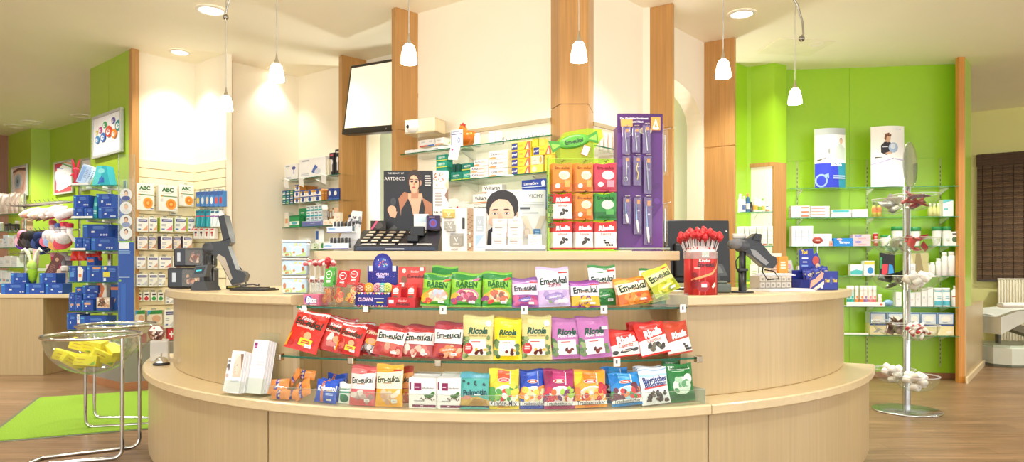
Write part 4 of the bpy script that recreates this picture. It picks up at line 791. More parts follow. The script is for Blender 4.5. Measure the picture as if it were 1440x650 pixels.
for (x, z, ww, hh, c, lb) in ((-.073, .165, .055, .03, 'CDB25E', 'gold cream carton'), (-.063, .098, .045, .036, 'AFABA0', 'small grey cream carton'), (-.037, .026, .06, .055, '9E9A90', 'grey cream carton')):
    m = MB('board'); m.box(x-ww/2, -.016, z, x+ww/2, -.001, z+hh, c, .002); m.art(flat(ww, hh, -.016, x-ww/2, z), ww, hh, [('t', 'V', .5, .6, .3, 'F4F2EC'), ('t', 'VICHY', .5, .2, .5, 'F4F2EC')], 'print'); tag(m.build('product_carton', t), lb)
# face cream display card with shelf and cartons
Y = 3.47; s = Y/FPX; cx = pt(726, 0, Y).x; w, h = 83*s, zof(267, Y)-ZP
t = T('face_cream_display', 'white face cream display showing a dark-haired woman above a shelf of cream cartons', 'display card', (cx, Y, ZP))
m = MB('board'); m.box(-w/2-.003, -.13, 0, w/2-.008, .012, .012, '8A9098', .002); m.box(-w/2-.003, -.13, .012, w/2-.008, .01, .03, 'E8EAEC', .003); m.build('shelf_base', t)
m = MB('print'); m.box(-w/2, 0, .02, w/2, .006, h, 'E9ECEF', .001); F = (lambda a, b: (a, b))
m.art(flat(w, h, 0), w, h, [('p', [(0, .05), (.02, .34), (.12, .42), (.44, .42), (.54, .3), (.56, .05)], '22242C'), ('e', .265, .76, .275, .24, '241E20', .05), ('e', .08, .72, .09, .17, '241E20'), ('e', .455, .72, .085, .15, '241E20'), ('p', [(.12, .25), (.4, .25), (.42, .42), (.1, .42)], 'D0A48A'),
    ('e', .25, .60, .215, .265, 'E6BFA6', .04), ('e', .245, .47, .17, .16, 'E6BFA6'), ('p', [(.03, .70), (.05, .86), (.2, .93), (.36, .93), (.48, .8), (.47, .66), (.44, .78), (.34, .84), (.2, .85), (.08, .78)], '241E20'), ('e', .135, .617, .047, .02, '6A4A44'), ('e', .34, .622, .047, .02, '6A4A44'), ('e', .135, .614, .04, .013, 'F0E8E4'), ('e', .34, .619, .04, .013, 'F0E8E4'), ('e', .137, .615, .017, .015, '4A5A60'), ('e', .338, .62, .017, .015, '4A5A60'), ('e', .137, .615, .008, .008, '1A1A1C'), ('e', .338, .62, .008, .008, '1A1A1C'), ('p', [(.2, .64), (.225, .65), (.215, .54), (.19, .5)], 'DAB098'), ('e', .08, .5, .05, .06, 'E8B8A4'), ('e', .39, .5, .05, .06, 'E8B8A4'), ('p', [(.08, .665), (.19, .672), (.19, .69), (.12, .69)], '2A2020'), ('p', [(.29, .675), (.40, .672), (.36, .697), (.29, .693)], '2A2020'), ('p', [(.215, .62), (.25, .62), (.275, .5), (.23, .48), (.19, .5)], 'D8AA90'), ('e', .233, .405, .085, .022, 'C06A68'), ('r', .155, .402, .31, .407, '8A4040'), ('e', .52, .6, .015, .045, 'D8AA90'),
    ('t', 'VICHY', .83, .90, .25, '3A4048', dict(b=.0)), ('l', .6, .74, .97, .8, 2, 'C4C8CC'), ('l', 0.56, 0.661, 0.8, 0.719, 1, '4A5058'), ('l', .6, .6, .97, .64, 1, 'B8BCC0'), ('p', [(.58, .58), (.68, .58), (.79, .30), (.90, .58), (1.0, .58), (.83, .12), (.75, .12)], 'D8CDBC'), ('e', .68, .32, .055, .07, 'C8B8A8'), ('r', .64, .24, .72, .36, 'D8CCC0'), ('r', .79, .25, .91, .37, '2A6AA8'), ('l', .81, .27, .89, .34, 2, '8AB4DC')], 'print', e0=.0011); m.build('poster_panel', t)
ca = [('r', 0, .44, 1, .62, 'E8DCD2'), ('t', 'VICHY', .5, .84, .34, '8A7A6E'), ('l', 0.15, 0.25, 0.85, 0.35, 1, '9A8A80'), ('l', .2, .08, .8, .16, 1, 'C0B4AA')]
for k, (px, r, dy) in enumerate(((702, 0, 0), (724, 0, 0), (703, 1, .01), (724.5, 1, .01), (752, 0, .01))):
    p = pt(px, 0, 3.37); carton('cream_carton', 'pale pink face cream carton ' + ['at the bottom under the woman, nearer the gift box', 'at the bottom under the woman, nearer the middle', 'on top under the woman, nearer the gift box', 'on top under the woman, nearer the middle', 'standing alone at the end of the display shelf'][k], 'carton', (p.x, 3.355+dy, ZP+.0305+r*.0662), 0, .074 if k < 4 else .07, .05, .066 if k < 4 else .055, 'F4ECE8', ca, 'face cream cartons', side='EADFD8')
# lime acrylic rack with nine hanging stacks of little sweet bags
Y = 3.42; s = Y/FPX; x0, x1 = pt(768, 0, Y).x, pt(868, 0, Y).x; h = zof(222, Y)-ZP; cx = (x0+x1)/2-.002; w = x1-x0-.012
t = T('sweets_rack', 'lime green clear rack with hooks for sweet bags and a big sweet on top', 'display rack', (cx, Y, ZP), .04)
m = MB('limeacryl'); m.box(-w/2, .02, 0, w/2, .024, h, 'A8D820', .001); m.build('back_sheet', t)
MB('limeacryl').box(-w/2, -.07, 0, -w/2+.003, .02, h, 'A8D820', .0005).build('side_sheet', t)
m = MB('plastic'); m.art(lambda u, v, o: (-w/2-.0005+o*0+u*.0, 0, 0), 1, 1, []); m.box(-w/2, -.075, 0, w/2, .024, .006, '8CC81E', .001); m.box(-w/2+.001, -.071, .006, -w/2+.005, -.068, h, 'A8DC3A'); m.box(-w/2, .018, h-.003, w/2, .026, h, 'B4E040'); m.build('base_frame', t)
m = MB('print'); m.art(lambda u, v, o: (-w/2+.004+.022*(v-.5)+.012, -.0715-o, -.0+.05+u*.3), .3, .02, [('t', 'Em-eukal', .5, .5, .55, '2E6A2A', dict(b=.02))]); m.build('side_lettering', t)
zt = h; m = MB('limeacryl'); m.prism([(-w*.34, zt), (w*.2, zt), (w*.2, zt+.05), (w*.33, zt+.11), (w*.31, zt+.15), (w*.1, zt+.155), (-w*.24, zt+.13), (-w*.42, zt+.06), (-w*.38, zt+.03)], .02, .023, 'B8D820'); m.build('topper_sheet', t)
m = MB('film'); zc = zt+.085; m.M = Matrix.Translation((-.035, .012, zc)) @ Matrix.Rotation(-.22, 4, 'Y')
m.surf(lambda u, v: ((v-.5)*.15, .004-.006*math.sin(PI*u)*(1 if u < 1 else 1), .034*math.cos(PI*u)*(math.sin(PI*min(max(v*.9+.05, 0), 1))**.4)), 10, 10, '4C9A2C')
for sg in (-1, 1):
    m.prism([(sg*.066, -.008), (sg*.12, -.036), (sg*.128, .03), (sg*.066, .012)], .0, .004, '3E8A28'); m.prism([(sg*.07, -.003), (sg*.115, -.02), (sg*.118, .012)], -.001, 0, '8AD04A')
m.art(flat(.13, .06, -.003, -.065, -.03), .13, .06, [('e', .5, .5, .46, .42, '5EB038'), ('e', .5, .5, .42, .36, '4C9A2C'), ('t', 'Em-eukal', .5, .5, .72, '12301A', dict(b=.035, i=.1, sy=1.2))], 'print', e0=.0015); m.M = None; m.build('candy_emblem', t)
m = MB('print'); m.M = Matrix.Translation((.015, .01, zt+.015)) @ Matrix.Rotation(.35, 4, 'Y'); m.box(-.018, 0, 0, .018, .002, .05, 'C8242A'); m.art(flat(.032, .046, -.0003, -.016, .002), .032, .046, [('r', 0, 0, 1, 1, 'F4F0EC'), ('l', .2, .2, .8, .8, 4, 'D8A0A0')]); m.M = None; m.build('paper_tag', t)
sty = {'o': ('E0862A', [('r', 0, .05, 1, .3, 'D8701E'), ('t', 'Em-eukal', .5, .84, .8, '6A3A14', dict(b=.02)), ('e', .6, .58, .3, .16, 'F4E4CC'), ('e', .55, .55, .2, .1, 'F0D8B0'), ('r', .62, .16, .9, .4, 'F0B05A'), ('e', .25, .2, .14, .09, 'FBF0E0')]),
       'p': ('C83A50', [('r', 0, .05, 1, .3, 'B82E44'), ('t', 'Em-eukal', .5, .84, .8, '6A1424', dict(b=.02)), ('e', .6, .58, .3, .16, 'F6DCDC'), ('r', .55, .16, .9, .4, 'E89AA8'), ('e', .25, .25, .14, .09, 'F8E8E4')]),
       'g': ('2E8A34', [('r', 0, .05, 1, .3, '1E6A28'), ('t', 'Em-eukal', .5, .84, .8, '123A18', dict(b=.02)), ('e', .58, .58, .3, .18, 'D8ECD0'), ('r', .5, .2, .9, .4, '5AB054')]),
       'r1': ('D02A24', [('r', 0, .04, 1, .62, 'F6F3EE'), ('t', 'Rheila', .52, .78, .76, 'FFFFFF', dict(b=.05, i=.2, rot=.08)), ('t', 'Salmiak', .5, .55, .55, 'C04034'), ('n', 9, .35, .18, .75, .38, .007, ['2A2622', '4A443C'], 4)]),
       'r2': ('D02A24', [('r', 0, .04, 1, .62, 'F6F3EE'), ('t', 'Rheila', .52, .78, .76, 'FFFFFF', dict(b=.05, i=.2, rot=.08)), ('t', 'Lakritz', .5, .55, .5, 'C04034')]+[('e', .55+.12*(i-j/2), .14+.085*j, .06, .04, '2E2A24') for j in range(3) for i in range(3-j)])}
rows = [(282, 325-5, ['o', 'o', 'p']), (313, 312, ['r1', 'o', 'g']), (350, 350, ['r1', 'r1', 'r2'])]
tops = [(232, 272), (274, 311), (313, 351)]; xs = [(776, 803), (808, 832), (833, 866)]
nm = {'o': 'orange', 'p': 'pink-red', 'g': 'green', 'r1': 'red and white', 'r2': 'red and white pyramid'}
for r, st3 in enumerate(('oop', 'rog', 'rrq')):
    for c, k in enumerate(st3):
        k = {'r': 'r1', 'q': 'r2'}.get(k, k); a, b = xs[c]; ww = min((b-a), 30)*s; hh = (tops[r][1]-tops[r][0])*s*.97
        px = (a+b)/2; X = pt(px, 0, Y).x; z = zof(tops[r][1], Y)+.002
        hk = MB('metal'); hk.tube([(X-cx, .02, z+hh+.007-ZP), (X-cx, -.078, z+hh+.007-ZP), (X-cx, -.084, z+hh+.016-ZP)], .0016, '8A8A84', seg=6); hk.tube([(X-cx-.012, -.079, z+hh+.006-ZP), (X-cx+.012, -.079, z+hh+.012-ZP)], .0014, '3A3A36', seg=6); hk.build('hook', t)
        mm, S = bag_mesh(ww, hh, .012, sty[k][0], sty[k][1])
        row = ['top', 'middle', 'bottom'][r]; colm = ['cream display side', 'middle column', 'purple stand side'][c]
        g = f'{nm[k]} bags on the {row} hooks, {colm}'
        o = tag(mm.build('hanging_sweet_bag', M=lean((X, Y-.062, z), .04, 0)), f'front {nm[k]} little bag on the {row} hooks, {colm}', 'bag of sweets', g)
        for j in range(3):
            bk = o.copy(); COL.objects.link(bk); bk.matrix_basis = lean((X-.006*(j+1), Y-.062+.018*(j+1), z), .04+.03*j, 0); bk['label'] = f'{od(j+1)} {nm[k]} bag back on the {row} hooks, {colm}'
# purple stand with nail care tools
Y = 3.42; s = Y/FPX; x0, x1 = pt(868, 0, Y).x, pt(932, 0, Y).x; w = x1-x0; h = zof(160, Y)-ZP
t = T('nail_tool_stand', 'tall purple display stand with blister packs of nail files and tweezers', 'display stand', ((x0+x1)/2, Y, ZP), .03)
m = MB('acryl'); m.box(-w/2, -.03, 0, w/2+.03, .12, .012, 'FFFFFF', .002); m.box(-w/2, -.03, .012, w/2+.03, -.026, .02, 'FFFFFF', 0, 'acryledge'); m.build('base_plate', t)
m = MB('print'); m.box(-w/2, 0, .012, w/2, .01, h, '5A2A78', .001); m.box(w/2, 0, .012, w/2+.004, .11, h-.05, 'C8C0CC', .001); m.box(-w/2, .01, .012, w/2, .11, h-.06, '55286E', .001)
m.art(flat(w, h), w, h, [('r', 0, .86, 1, 1, '45185E'), ('n', 12, .1, .1, .9, .8, .02, ['6A3A90', '6236 86'.replace(' ', ''), '54266E'], 5), ('t', 'Das Qualitäts-Sortiment', .37, .965, .62, 'F4F0F4', dict(b=.02)), ('t', 'für Nägel und Haut', .32, .94, .5, 'F4F0F4', dict(b=.02)), ('l', 0.075, 0.873, 0.425, 0.957, 1, 'E8A050'), ('r', .74, .88, .95, .975, 'E89A4A'), ('p', [(.77, .89), (.845, .965), (.92, .89), (.89, .89), (.845, .935), (.80, .89)], 'FBF4EA'), ('r', .79, .885, .9, .9, 'FBF4EA'), ('e', .62, .875, .14, .028, 'E8E0CC'), ('e', .62, .88, .12, .02, 'C8B894'), ('p', [(.3, .0), (1, .35), (1, .0)], '6A3A8A')], 'print', e0=.0012, de=.0003); m.build('display_panel', t)
for k, (cxp, y0, y1, tool) in enumerate(((879.5, 180, 218, 'file'), (893.5, 180, 216, 'tweezers'), (908, 177, 217, 'file'), (880, 220, 262, 'scissors'), (895, 220, 262, 'clip'), (909.5, 220, 274, 'pusher'), (880.5, 278, 316, 'nail'), (895.5, 278, 330, 'nail'), (910, 278, 345, 'nail'))):
    X = pt(cxp, 0, Y).x; z0, z1 = zof(y1, Y), zof(y0, Y); hh = z1-z0; b = T('blister_pack', f'blister pack with {dict(file="slim metal file", tweezers="tweezers", scissors="small scissors", clip="bent gold tool", pusher="long grey tool", nail="white handled file")[tool]}, {od(k // 3)} row of the purple stand, {["sweets rack", "middle", "monitor"][k % 3]} side', 'blister pack', (X, Y-.018, z0), .03, 'nail tool blister packs')
    m = MB('acryl'); m.box(-.021, -.008, 0, .021, .0, hh, 'FFFFFF', .002); m.build('clear_case', b)
    m = MB('print'); m.box(-.019, .0005, .002, .019, .0015, hh-.002, '6A3E96', .0003); m.art(flat(.038, hh, .0005, -.019), .038, hh, [('r', .45, .82, .85, .93, 'E89A4A'), ('l', .5, .6, .9, .66, 1, 'D8C8E8'), ('n', 4, .2, .3, .8, .7, .006, ['7E54AA', '5A2E84'], k)]); m.build('card', b)
    m = MB('metal'); m.tube([(0, .01, hh-.002), (0, -.03, hh-.002), (0, -.035, hh+.006)], .0018, 'C8C8C8', seg=6); m.tube([(-.012, -.02, hh+.004), (.012, -.02, hh+.004)], .0022, 'D8D8D8', seg=6); m.build('hook', b)
    m = MB('metal')
    if tool == 'nail': m.tube([(-.004, -.004, hh*.36), (-.008, -.004, hh*.82)], [.004, .002], '8AA8C8'); m.tube([(.004, -.004, hh*.05), (.001, -.004, hh*.2), (-.004, -.004, hh*.38)], [.004, .007, .005], 'F4F2F0', 'plastic')
    elif tool == 'clip': m.tube([(0, -.004, hh*.2), (.006, -.004, hh*.4), (-.004, -.004, hh*.55), (.001, -.004, hh*.75)], .004, 'C8B070')
    elif tool == 'scissors':
        m.tube([(-.002, -.004, hh*.35), (.002, -.004, hh*.85)], [.004, .0015], 'D0D0D4'); m.tube([(-.004+.009*math.cos(a*PI/5), -.004, hh*.22+.011*math.sin(a*PI/5)) for a in range(10)], .002, 'D0D0D4', closed=True)
    else: m.tube([(.004, -.004, hh*.1), (0, -.004, hh*.5), (-.006, -.004, hh*.86)], [.003, .004, .0016] if tool != 'pusher' else [.004, .005, .004], 'BDBDC4' if tool != 'pusher' else '8E8E96')
    m.build('tool', b)
for k, (z0, z1) in enumerate(((zof(246, Y), zof(182, Y)), (zof(346, Y), zof(287, Y)))):
    b = T('blister_pack', f'narrow silver blister pack on the side of the purple stand, {["upper", "lower"][k]} one', 'blister pack', (x1+.012, Y+.03, z0), .03, 'side blister packs of the purple stand')
    MB('acryl').box(-.004, -.02, 0, .016, .02, z1-z0, 'FFFFFF', .002).build('clear_case', b); m = MB('metal'); m.tube([(.006, 0, .02), (.006, 0, (z1-z0)*.9)], [.005, .003], 'C8C8CC'); m.build('tool', b); m = MB('metal'); m.tube([(0, .0, z1-z0+.004), (.035, -.01, z1-z0+.012)], .0022, 'D0D0D0', seg=6); m.build('hook', b)

# ================================================================= things on the round worktop (z = 1.02)
ZW = ZU+.001
# red can full of wrapped lollipops
X, Y, rz = arc(985, 2.215); r = 22.5/FPX*Y; h = zof(355, Y)-ZW
t = T('lollipop_can', 'red printed can filled with red wrapped lollipops', 'can', (X, Y, ZW), rz)
m = MB('print'); m.lathe([(0, 0), (r, 0), (r, h), (r*.97, h)], 'C62A2C', seg=36)
CS = lambda u, v, o: ((r+o)*math.sin((u-.5)*2.6), -(r+o)*math.cos((u-.5)*2.6), v*h)
wc = 2.6*r; m.art(CS, wc, h, [('r', .0, 0, .06, 1, 'A81E24'), ('r', .2, 0, .24, 1, 'D84A44'), ('r', .33, 0, .36, 1, 'D03838'), ('r', .62, 0, .65, 1, 'D84A44'), ('r', .8, 0, .9, 1, 'B02428'), ('p', [(.02, .36), (.25, .44), (.5, .52), (.66, .66), (.78, .9), (.8, .86), (.7, .62), (.52, .47), (.27, .39), (.02, .31)], 'F0A868'), ('p', [(.86, .1), (.97, .42), (.97, .36), (.9, .1)], 'F0A868'), ('r', .27, .88, .44, 1, 'F4F0EA'), ('t', 'Kinder', .34, .80, .26, 'FFFFFF', dict(b=.02)), ('t', 'Em-eukal', .38, .71, .4, '3A2228', dict(b=.03, sy=1.2)), ('e', .3, .2, .15, .13, '9E1E26'), ('e', .1, .25, .1, .11, '8A1A22'), ('e', .1, .47, .07, .06, '8A1A22'), ('e', .34, .26, .1, .06, 'C83A40'), ('r', .26, .18, .38, .26, 'F4F0EC'), ('p', [(.5, .2), (.6, .3), (.62, .22), (.53, .14)], 'F0E4D4'), ('l', .1, .6, .28, .64, 1, 'F0C8C0')], 'print', e0=.0008); m.build('can_body', t)
MB('acryl').lathe([(r+.002, h-.03), (r+.003, h), (r+.001, h+.002)], 'F4F4F4', seg=36, mat='acryledge').build('rim', t)
m = MB('plastic'); m.lathe([(0, h+.03), (r*.72, h+.025), (r*.93, h)], 'F4ECEA', seg=30)
for k in range(40): a = k*2.4; rr = r*.25+r*.62*(k/40)**.5; m.ball((rr*math.cos(a), rr*math.sin(a), h+.014+.018*(1-rr/r)), .004, 'D83A48', seg=6, rings=4)
m.build('holder_insert', t)
q = random.Random(12); k = 0
for k in range(46):
    a = k*2.39996; rr = .012+.068*math.sqrt(k/46); d = Vector((math.cos(a)*rr*1.0, math.sin(a)*rr*.8, 0)); tilt = Vector((math.cos(a), math.sin(a), 0))*rr*4.2
    b = T('wrapped_lollipop', 'red wrapped lollipop stuck in the red can', 'lollipop', (X+d.x, Y+d.y, ZW+h+.02-rr*.2), q.uniform(0, 6), 'red wrapped lollipops in the red can')
    L = .075+q.uniform(-.012, .014)-rr*.25; dv = Matrix.Rotation(-b.rotation_euler.z, 3, 'Z') @ Vector((tilt.x, tilt.y, 1)).normalized()
    MB('plastic').tube([(0, 0, 0), dv*L], .0017, 'F6F0EC', seg=5).build('stick', b)
    m = MB('film'); c = dv*(L+.008); m.ball(c, (.0155, .0155, .014), 'C8242C', seg=8, rings=5); up = dv.orthogonal().normalized()
    m.ball(c+dv*.010+up*.004, (.009, .008, .009), 'D83A40', seg=6, rings=4); m.ball(c-dv*.013, (.006, .006, .009), 'B01E26', seg=6, rings=4); m.ball(c+up*.009, (.007, .007, .01), 'E2605E', seg=6, rings=4); m.build('wrapped_sweet', b)
# till monitor seen from behind, receipt printer, small card reader
p = pt(982, 0, 3.76); t = T('till_monitor', 'black till monitor seen from behind, half covered by the lollipop can', 'monitor', (p.x, 3.76, ZW), .06)
m = MB('plastic'); w2 = .186; m.M = Matrix.Rotation(-.07, 4, 'X'); m.box(-w2, 0, .04, w2, .022, zof(309, 3.76)-ZW, '17181A', .006); m.box(-w2+.05, -.028, .07, w2-.14, 0, .26, '1D1E20', .01); m.box(w2-.022, -.0008, .325, w2-.014, 0, .333, 'D8D8D8'); m.M = None; m.build('screen_case', t)
m = MB('plastic'); m.box(-.03, .03, 0, .03, .06, .16, '141416', .006); m.box(-.11, -.06, 0, .11, .10, .012, '1A1B1D', .005); m.build('stand', t)
p = pt(1008, 413, 3.3); t = T('receipt_printer', 'low dark green-grey receipt printer beside the lollipop can', 'printer', (p.x, 3.28, ZW), -.1)
m = MB('plastic'); m.box(-.065, 0, 0, .065, .12, .045, '5A665E', .01); m.box(-.06, .02, .045, .05, .1, .058, '6E7A6E', .008); m.build('printer_body', t)
m2 = MB('plastic'); m2.prism([(-.05, .075), (.055, .085), (.03, .14), (-.05, .15)], .045, .06, '4A4E50'); m2.prism([(-.04, .09), (.035, .098), (.018, .13), (-.04, .14)], .044, .045, '6A7270', 'print'); m2.box(-.03, .05, .05, .02, .058, .09, '3A3C3E', .003); m2.build('tilted_display', t)
# telescopic-arm payment terminals, one on each side
def terminal(px, yb, Y, label, mir, wire):
    p = pt(px, yb, Y); t = T('payment_terminal', label, 'payment terminal', (p.x, Y, ZW), 0)
    if math.hypot(p.x-CX, Y-CY) > RU: print('off counter', px)
    s = Y/FPX
    m = MB('plastic'); m.lathe([(0, 0), (.055, 0), (.055, .004), (.045, .008), (0, .009)], '26272A', seg=24); m.build('foot', t)
    m = MB('plastic'); m.lathe([(.019, .006), (.019, 30*s), (.016, 30*s), (.016, (48 if mir else 60)*s)], '1B1C1E', seg=16); m.box(-.022, -.022, 30*s, .022, .022, 34*s, '232427', .003); m.build('pole', t)
    m = MB('plastic'); zc = 58*s if mir else 66*s; X0 = 0; m.M = Matrix.Translation((X0, 0, zc)) @ Matrix.Rotation(PI/2, 4, 'X'); m.lathe([(0, -.042), (8*s, -.042), (9*s, -.036), (9*s, .025), (7*s, .032), (0, .033)], '4A4C50' if not mir else '3A3C40', seg=24); m.M = None; m.build('hinge_knob', t)
    B = lambda dx, dy: (dx*s, zc+dy*s)
    m = MB('plastic'); m.prism([B(4, 8), B(17, 10), B(31, 14), B(32, 8), B(27, 3), B(39, -30), B(49, -33), B(53, -38), B(50, -47), B(38, -50), B(33, -52), B(26, -38), B(12, -12), B(2, -6)] if mir else [B(0, 8), B(10, 12), B(16, 17), B(24, 15), B(23, 4), B(38, -14), B(44, -16), B(46, -24), B(40, -32), B(27, -30), B(10, -15), B(0, -8)], -.03, .03, '2A2C30'); m.build('handset', t)
    m = MB('plastic'); m.prism([B(14, -8), B(24, -14), B(34, -42), B(31, -46), B(22, -28), B(12, -14)] if mir else [B(8, -5), B(16, -7), B(34, -24), B(30, -28), B(12, -14)], -.0315, -.0305, 'B4A894' if mir else '8E8F90'); m.build('grip_inlay', t)
    m = MB('plastic'); m.prism([B(15, 44), B(23, 46), B(31, 14), B(22, 10)] if mir else [B(11, 8), B(15, 16), B(22, 16), B(22, 6)], -.04, .04, '1D1E21'); m.build('screen_panel', t)
    m = MB('plastic'); m.ball((44*s if mir else 41*s, 0, zc-(41 if mir else 24)*s), (7*s, .026, 7*s), '232528', seg=12, rings=8); m.build('end_cap', t)
    if not mir:
        m = MB('plastic'); m.M = Matrix.Translation((-12*s, 0, zc+2*s)) @ Matrix.Rotation(PI/2, 4, 'X'); m.lathe([(0, -.03), (7*s, -.03), (7*s, .05), (0, .05)], '77787A', seg=18); m.M = Matrix.Translation((-6*s, .0, zc+13*s)) @ Matrix.Rotation(PI/2, 4, 'Y'); m.lathe([(0, -.025), (4*s, -.025), (4*s, .035), (0, .035)], 'D8D4CC', seg=16); m.M = None; m.build('paper_roll', t)
        m = MB('metal'); m.tube([(28*s, -.01, zc-30*s), (24*s, -.04, zc-37*s), (30*s, -.05, zc-48*s), (46*s, -.05, zc-46*s), (40*s, -.04, zc-36*s), (30*s, -.01, zc-34*s)], .003, '2A2A2C', seg=6); m.build('wire_loop', t)
    m = MB('plastic'); m.tube([(-.01*k, .01, z) for k, z in ((1, 52*s), (3, 44*s), (2.6, 34*s), (1.5, 28*s))], .003, '1A1A1C', seg=6); m.build('cable', t)
    return t
terminal(1044, 412, 3.34, 'black and grey payment terminal on a pole beside the till monitor', False, True)
terminal(296, 407, 3.85, 'black payment terminal on a pole before the black storage boxes', True, False)
# black boxes, small display and pads at the other end
Y = 4.05; s = Y/FPX
def rbox(x0, y0, x1, y1, z, label, window=True):
    p = pt((x0+x1)/2, 0, Y); w, h = (x1-x0)*s, (y1-y0)*s
    t = T('storage_box', label, 'box', (p.x, Y, z), -.1, 'black storage boxes behind the terminal'); m = MB('plastic'); m.box(-w/2, 0, 0, w/2, .16, h, '2B2D35', .012); m.build('box_body', t)
    m = MB('acryl'); m.box(-w*.1, -.003, h*.1, w*.46, 0, h*.9, 'FFFFFF', .001); m.build('window', t); m = MB('print'); m.box(-w*.08, -.002, h*.12, w*.44, -.0005, h*.88, '4A4238'); m.art(flat(w*.5, h*.7, -.0021, -w*.06, h*.14), w*.5, h*.7, [('n', 12, .2, .2, .8, .8, .014, ['C8A858', 'E0C888', '8A7A50', 'B89A78', 'D8C8B0'] if 'lower' not in label else ['C89A80', '8A5A4A', 'E0C4B0', '6A4A3A'], int(x0))]); m.build('contents_picture', t)
    m = MB('print'); m.box(-w*.36, -.0015, h*.3, -w*.26, -.0002, h*.75, 'C8D0DC'); m.build('white_tag', t); return t
rbox(233, 377, 290, 406.5, ZW, 'lower black storage box, the one on the worktop'); 
rbox(242, 349, 288, 376, ZW+.1285, 'upper black storage box stacked on the lower one')
p = pt(284, 0, 3.72); t = T('card_reader', 'small grey card reader with a turquoise display line beside the terminal pole', 'card reader', (p.x-.04, 3.74, ZW), -.25)
m = MB('plastic'); m.prism([(0, 0), (.12, 0), (.09, .05), (.03, .05)], -.05, .05, '3A3C40'); m.prism([(-.02, .065), (.07, .075), (.09, .14), (.01, .135)], -.02, .02, '55585C'); m.box(.03, -.015, .045, .06, .015, .075, '3A3C40', .003); m.build('reader_body', t)
m = MB('screen'); m.prism([(0, .085), (.06, .093), (.075, .13), (.014, .126)], -.0212, -.0202, '20282C'); m.prism([(.015, .103), (.05, .107), (.052, .114), (.017, .11)], -.022, -.0213, '4AC8D8'); m.build('reader_display', t)
p = pt(362, 404, 3.72); t = T('writing_pad', 'dark bundle of writing pads and cables lying flat on the worktop', 'writing pad', (p.x, 3.68, ZW), -.25)
m = MB('plastic'); m.box(-.115, -.06, 0, .10, .08, .008, '1E1E20', .003); m.box(-.105, -.05, .008, .085, .07, .014, '4A463E', .003); m.box(-.09, -.045, .014, .055, .06, .019, '2A2826', .003); m.build('pad', t); m = MB('plastic'); m.tube([(-.14+.03*k, -.0+.03*math.sin(k*1.7), .022+.012*abs(math.sin(k*1.3))) for k in range(7)], .004, '55504A', seg=6); m.build('cable', t)
p = pt(320, 402, 3.8); t = T('charging_cradle', 'small yellow-marked cradle with cables behind the payment terminal', 'cradle', (p.x, 3.9, ZW), .1); m = MB('plastic'); m.box(-.05, 0, 0, .05, .06, .02, '2A2A2C', .004); m.box(-.04, -.002, .008, .03, 0, .016, 'B8B048', 0, 'print'); m.build('cradle_body', t); m = MB('plastic'); m.tube([(.0, .03, .02), (-.02, .02, .10), (.02, .02, .13), (.05, .03, .08), (.06, .01, .02)], .004, '1A1A1C', seg=6); m.build('cable', t)
# papers, blister tray, leaflets and the blue sweets display at the right-hand worktop
p = pt(1100, 0, 3.6); t = T('paper_pile', 'low pile of white papers on the worktop under the small boxes', 'papers', (p.x, 3.6, ZW), .3)
for k in range(4): m = MB('board'); m.box(-.16+.012*k, -.1+.008*k, .0035*k, .14-.006*k, .09, .0035*k+.003, ['F2F2EE', 'E4E6E6', 'F6F4EE', 'DADCE0'][k], .0006); m.build('paper_sheet', t)
p = pt(1092, 0, 3.66); t = T('yellow_folder', 'limp bright yellow folder lying behind the terminal pole', 'folder', (pt(1066, 0, 3.8).x, 3.86, ZW), .3); m = MB('film'); m.surf(lambda u, v: ((u-.5)*.2, (v-.5)*.14, .03+.02*math.sin(3*u+2*v)*(1-v)), 8, 6, 'DCD62A'); m.surf(lambda u, v: ((u-.5)*.2, (v-.5)*.14, .004+.01*u), 4, 4, 'D0CA24'); m.build('folder_sheet', t)
t = T('pack_tray', 'grey tray of many small square packs in two rows', 'tray', (pt(1090, 0, 3.6).x, 3.60, ZW+.0145), .22); m = MB('board'); w = .19; m.box(-w/2, 0, 0, w/2, .09, .066, 'B4ACA0', .002); m.build('tray_body', t)
for r in range(2):
    for c in range(6): m = MB('board'); x, z = -w/2+.003+c*w/6.05, .002+r*.032; m.box(x, -.006, z, x+w/6.5, 0, z+.029, 'C4BCB0', .003); m.box(x+.008, -.0065, z+.008, x+.02, -.006, z+.02, '8E887E', 0, 'print'); m.build('small_pack', t)
t = T('notepad_stack', 'thin stack of white notepads lying on the tray of small packs', 'notepads', (pt(1095, 0, 3.6).x, 3.61, ZW+.0815), .2)
for k in range(3): MB('board').box(-.1+.01*k, -.01, .004*k, .1-.012*k, .08, .004*k+.0038, ['E8E8EA', 'C8CAD2', 'F2F2F2'][k], .0006).build('notepad', t)
p = pt(1091, 0, 3.79); carton('tea_carton', 'white and orange upright tea carton behind the tray of packs', 'carton', (p.x, 3.80, ZW), .1, .075, .05, .205, 'F0E8DC', [('l', .15, .5, .8, .8, 4, 'B8A898'), ('r', .1, .84, .9, .9, 'D8A868')])
p = pt(1102, 0, 3.7); carton('tea_carton', 'orange tea carton with a brown round picture', 'carton', (p.x, 3.70, ZW), .1, .052, .03, .185, 'E8963A', [('e', .5, .3, .42, .22, '5A3A24'), ('e', .5, .3, .3, .16, '8A6238'), ('l', .15, .6, .85, .85, 3, 'F6E4C4')])
t = T('leaflet_holder', 'small clear holder of leaflets tilted beside the orange carton', 'leaflet holder', (pt(1116, 0, 3.76).x, 3.80, ZW+.0), .25); MB('acryl').box(-.05, -.01, 0, .05, .05, .07, 'FFFFFF', .002).build('holder', t)
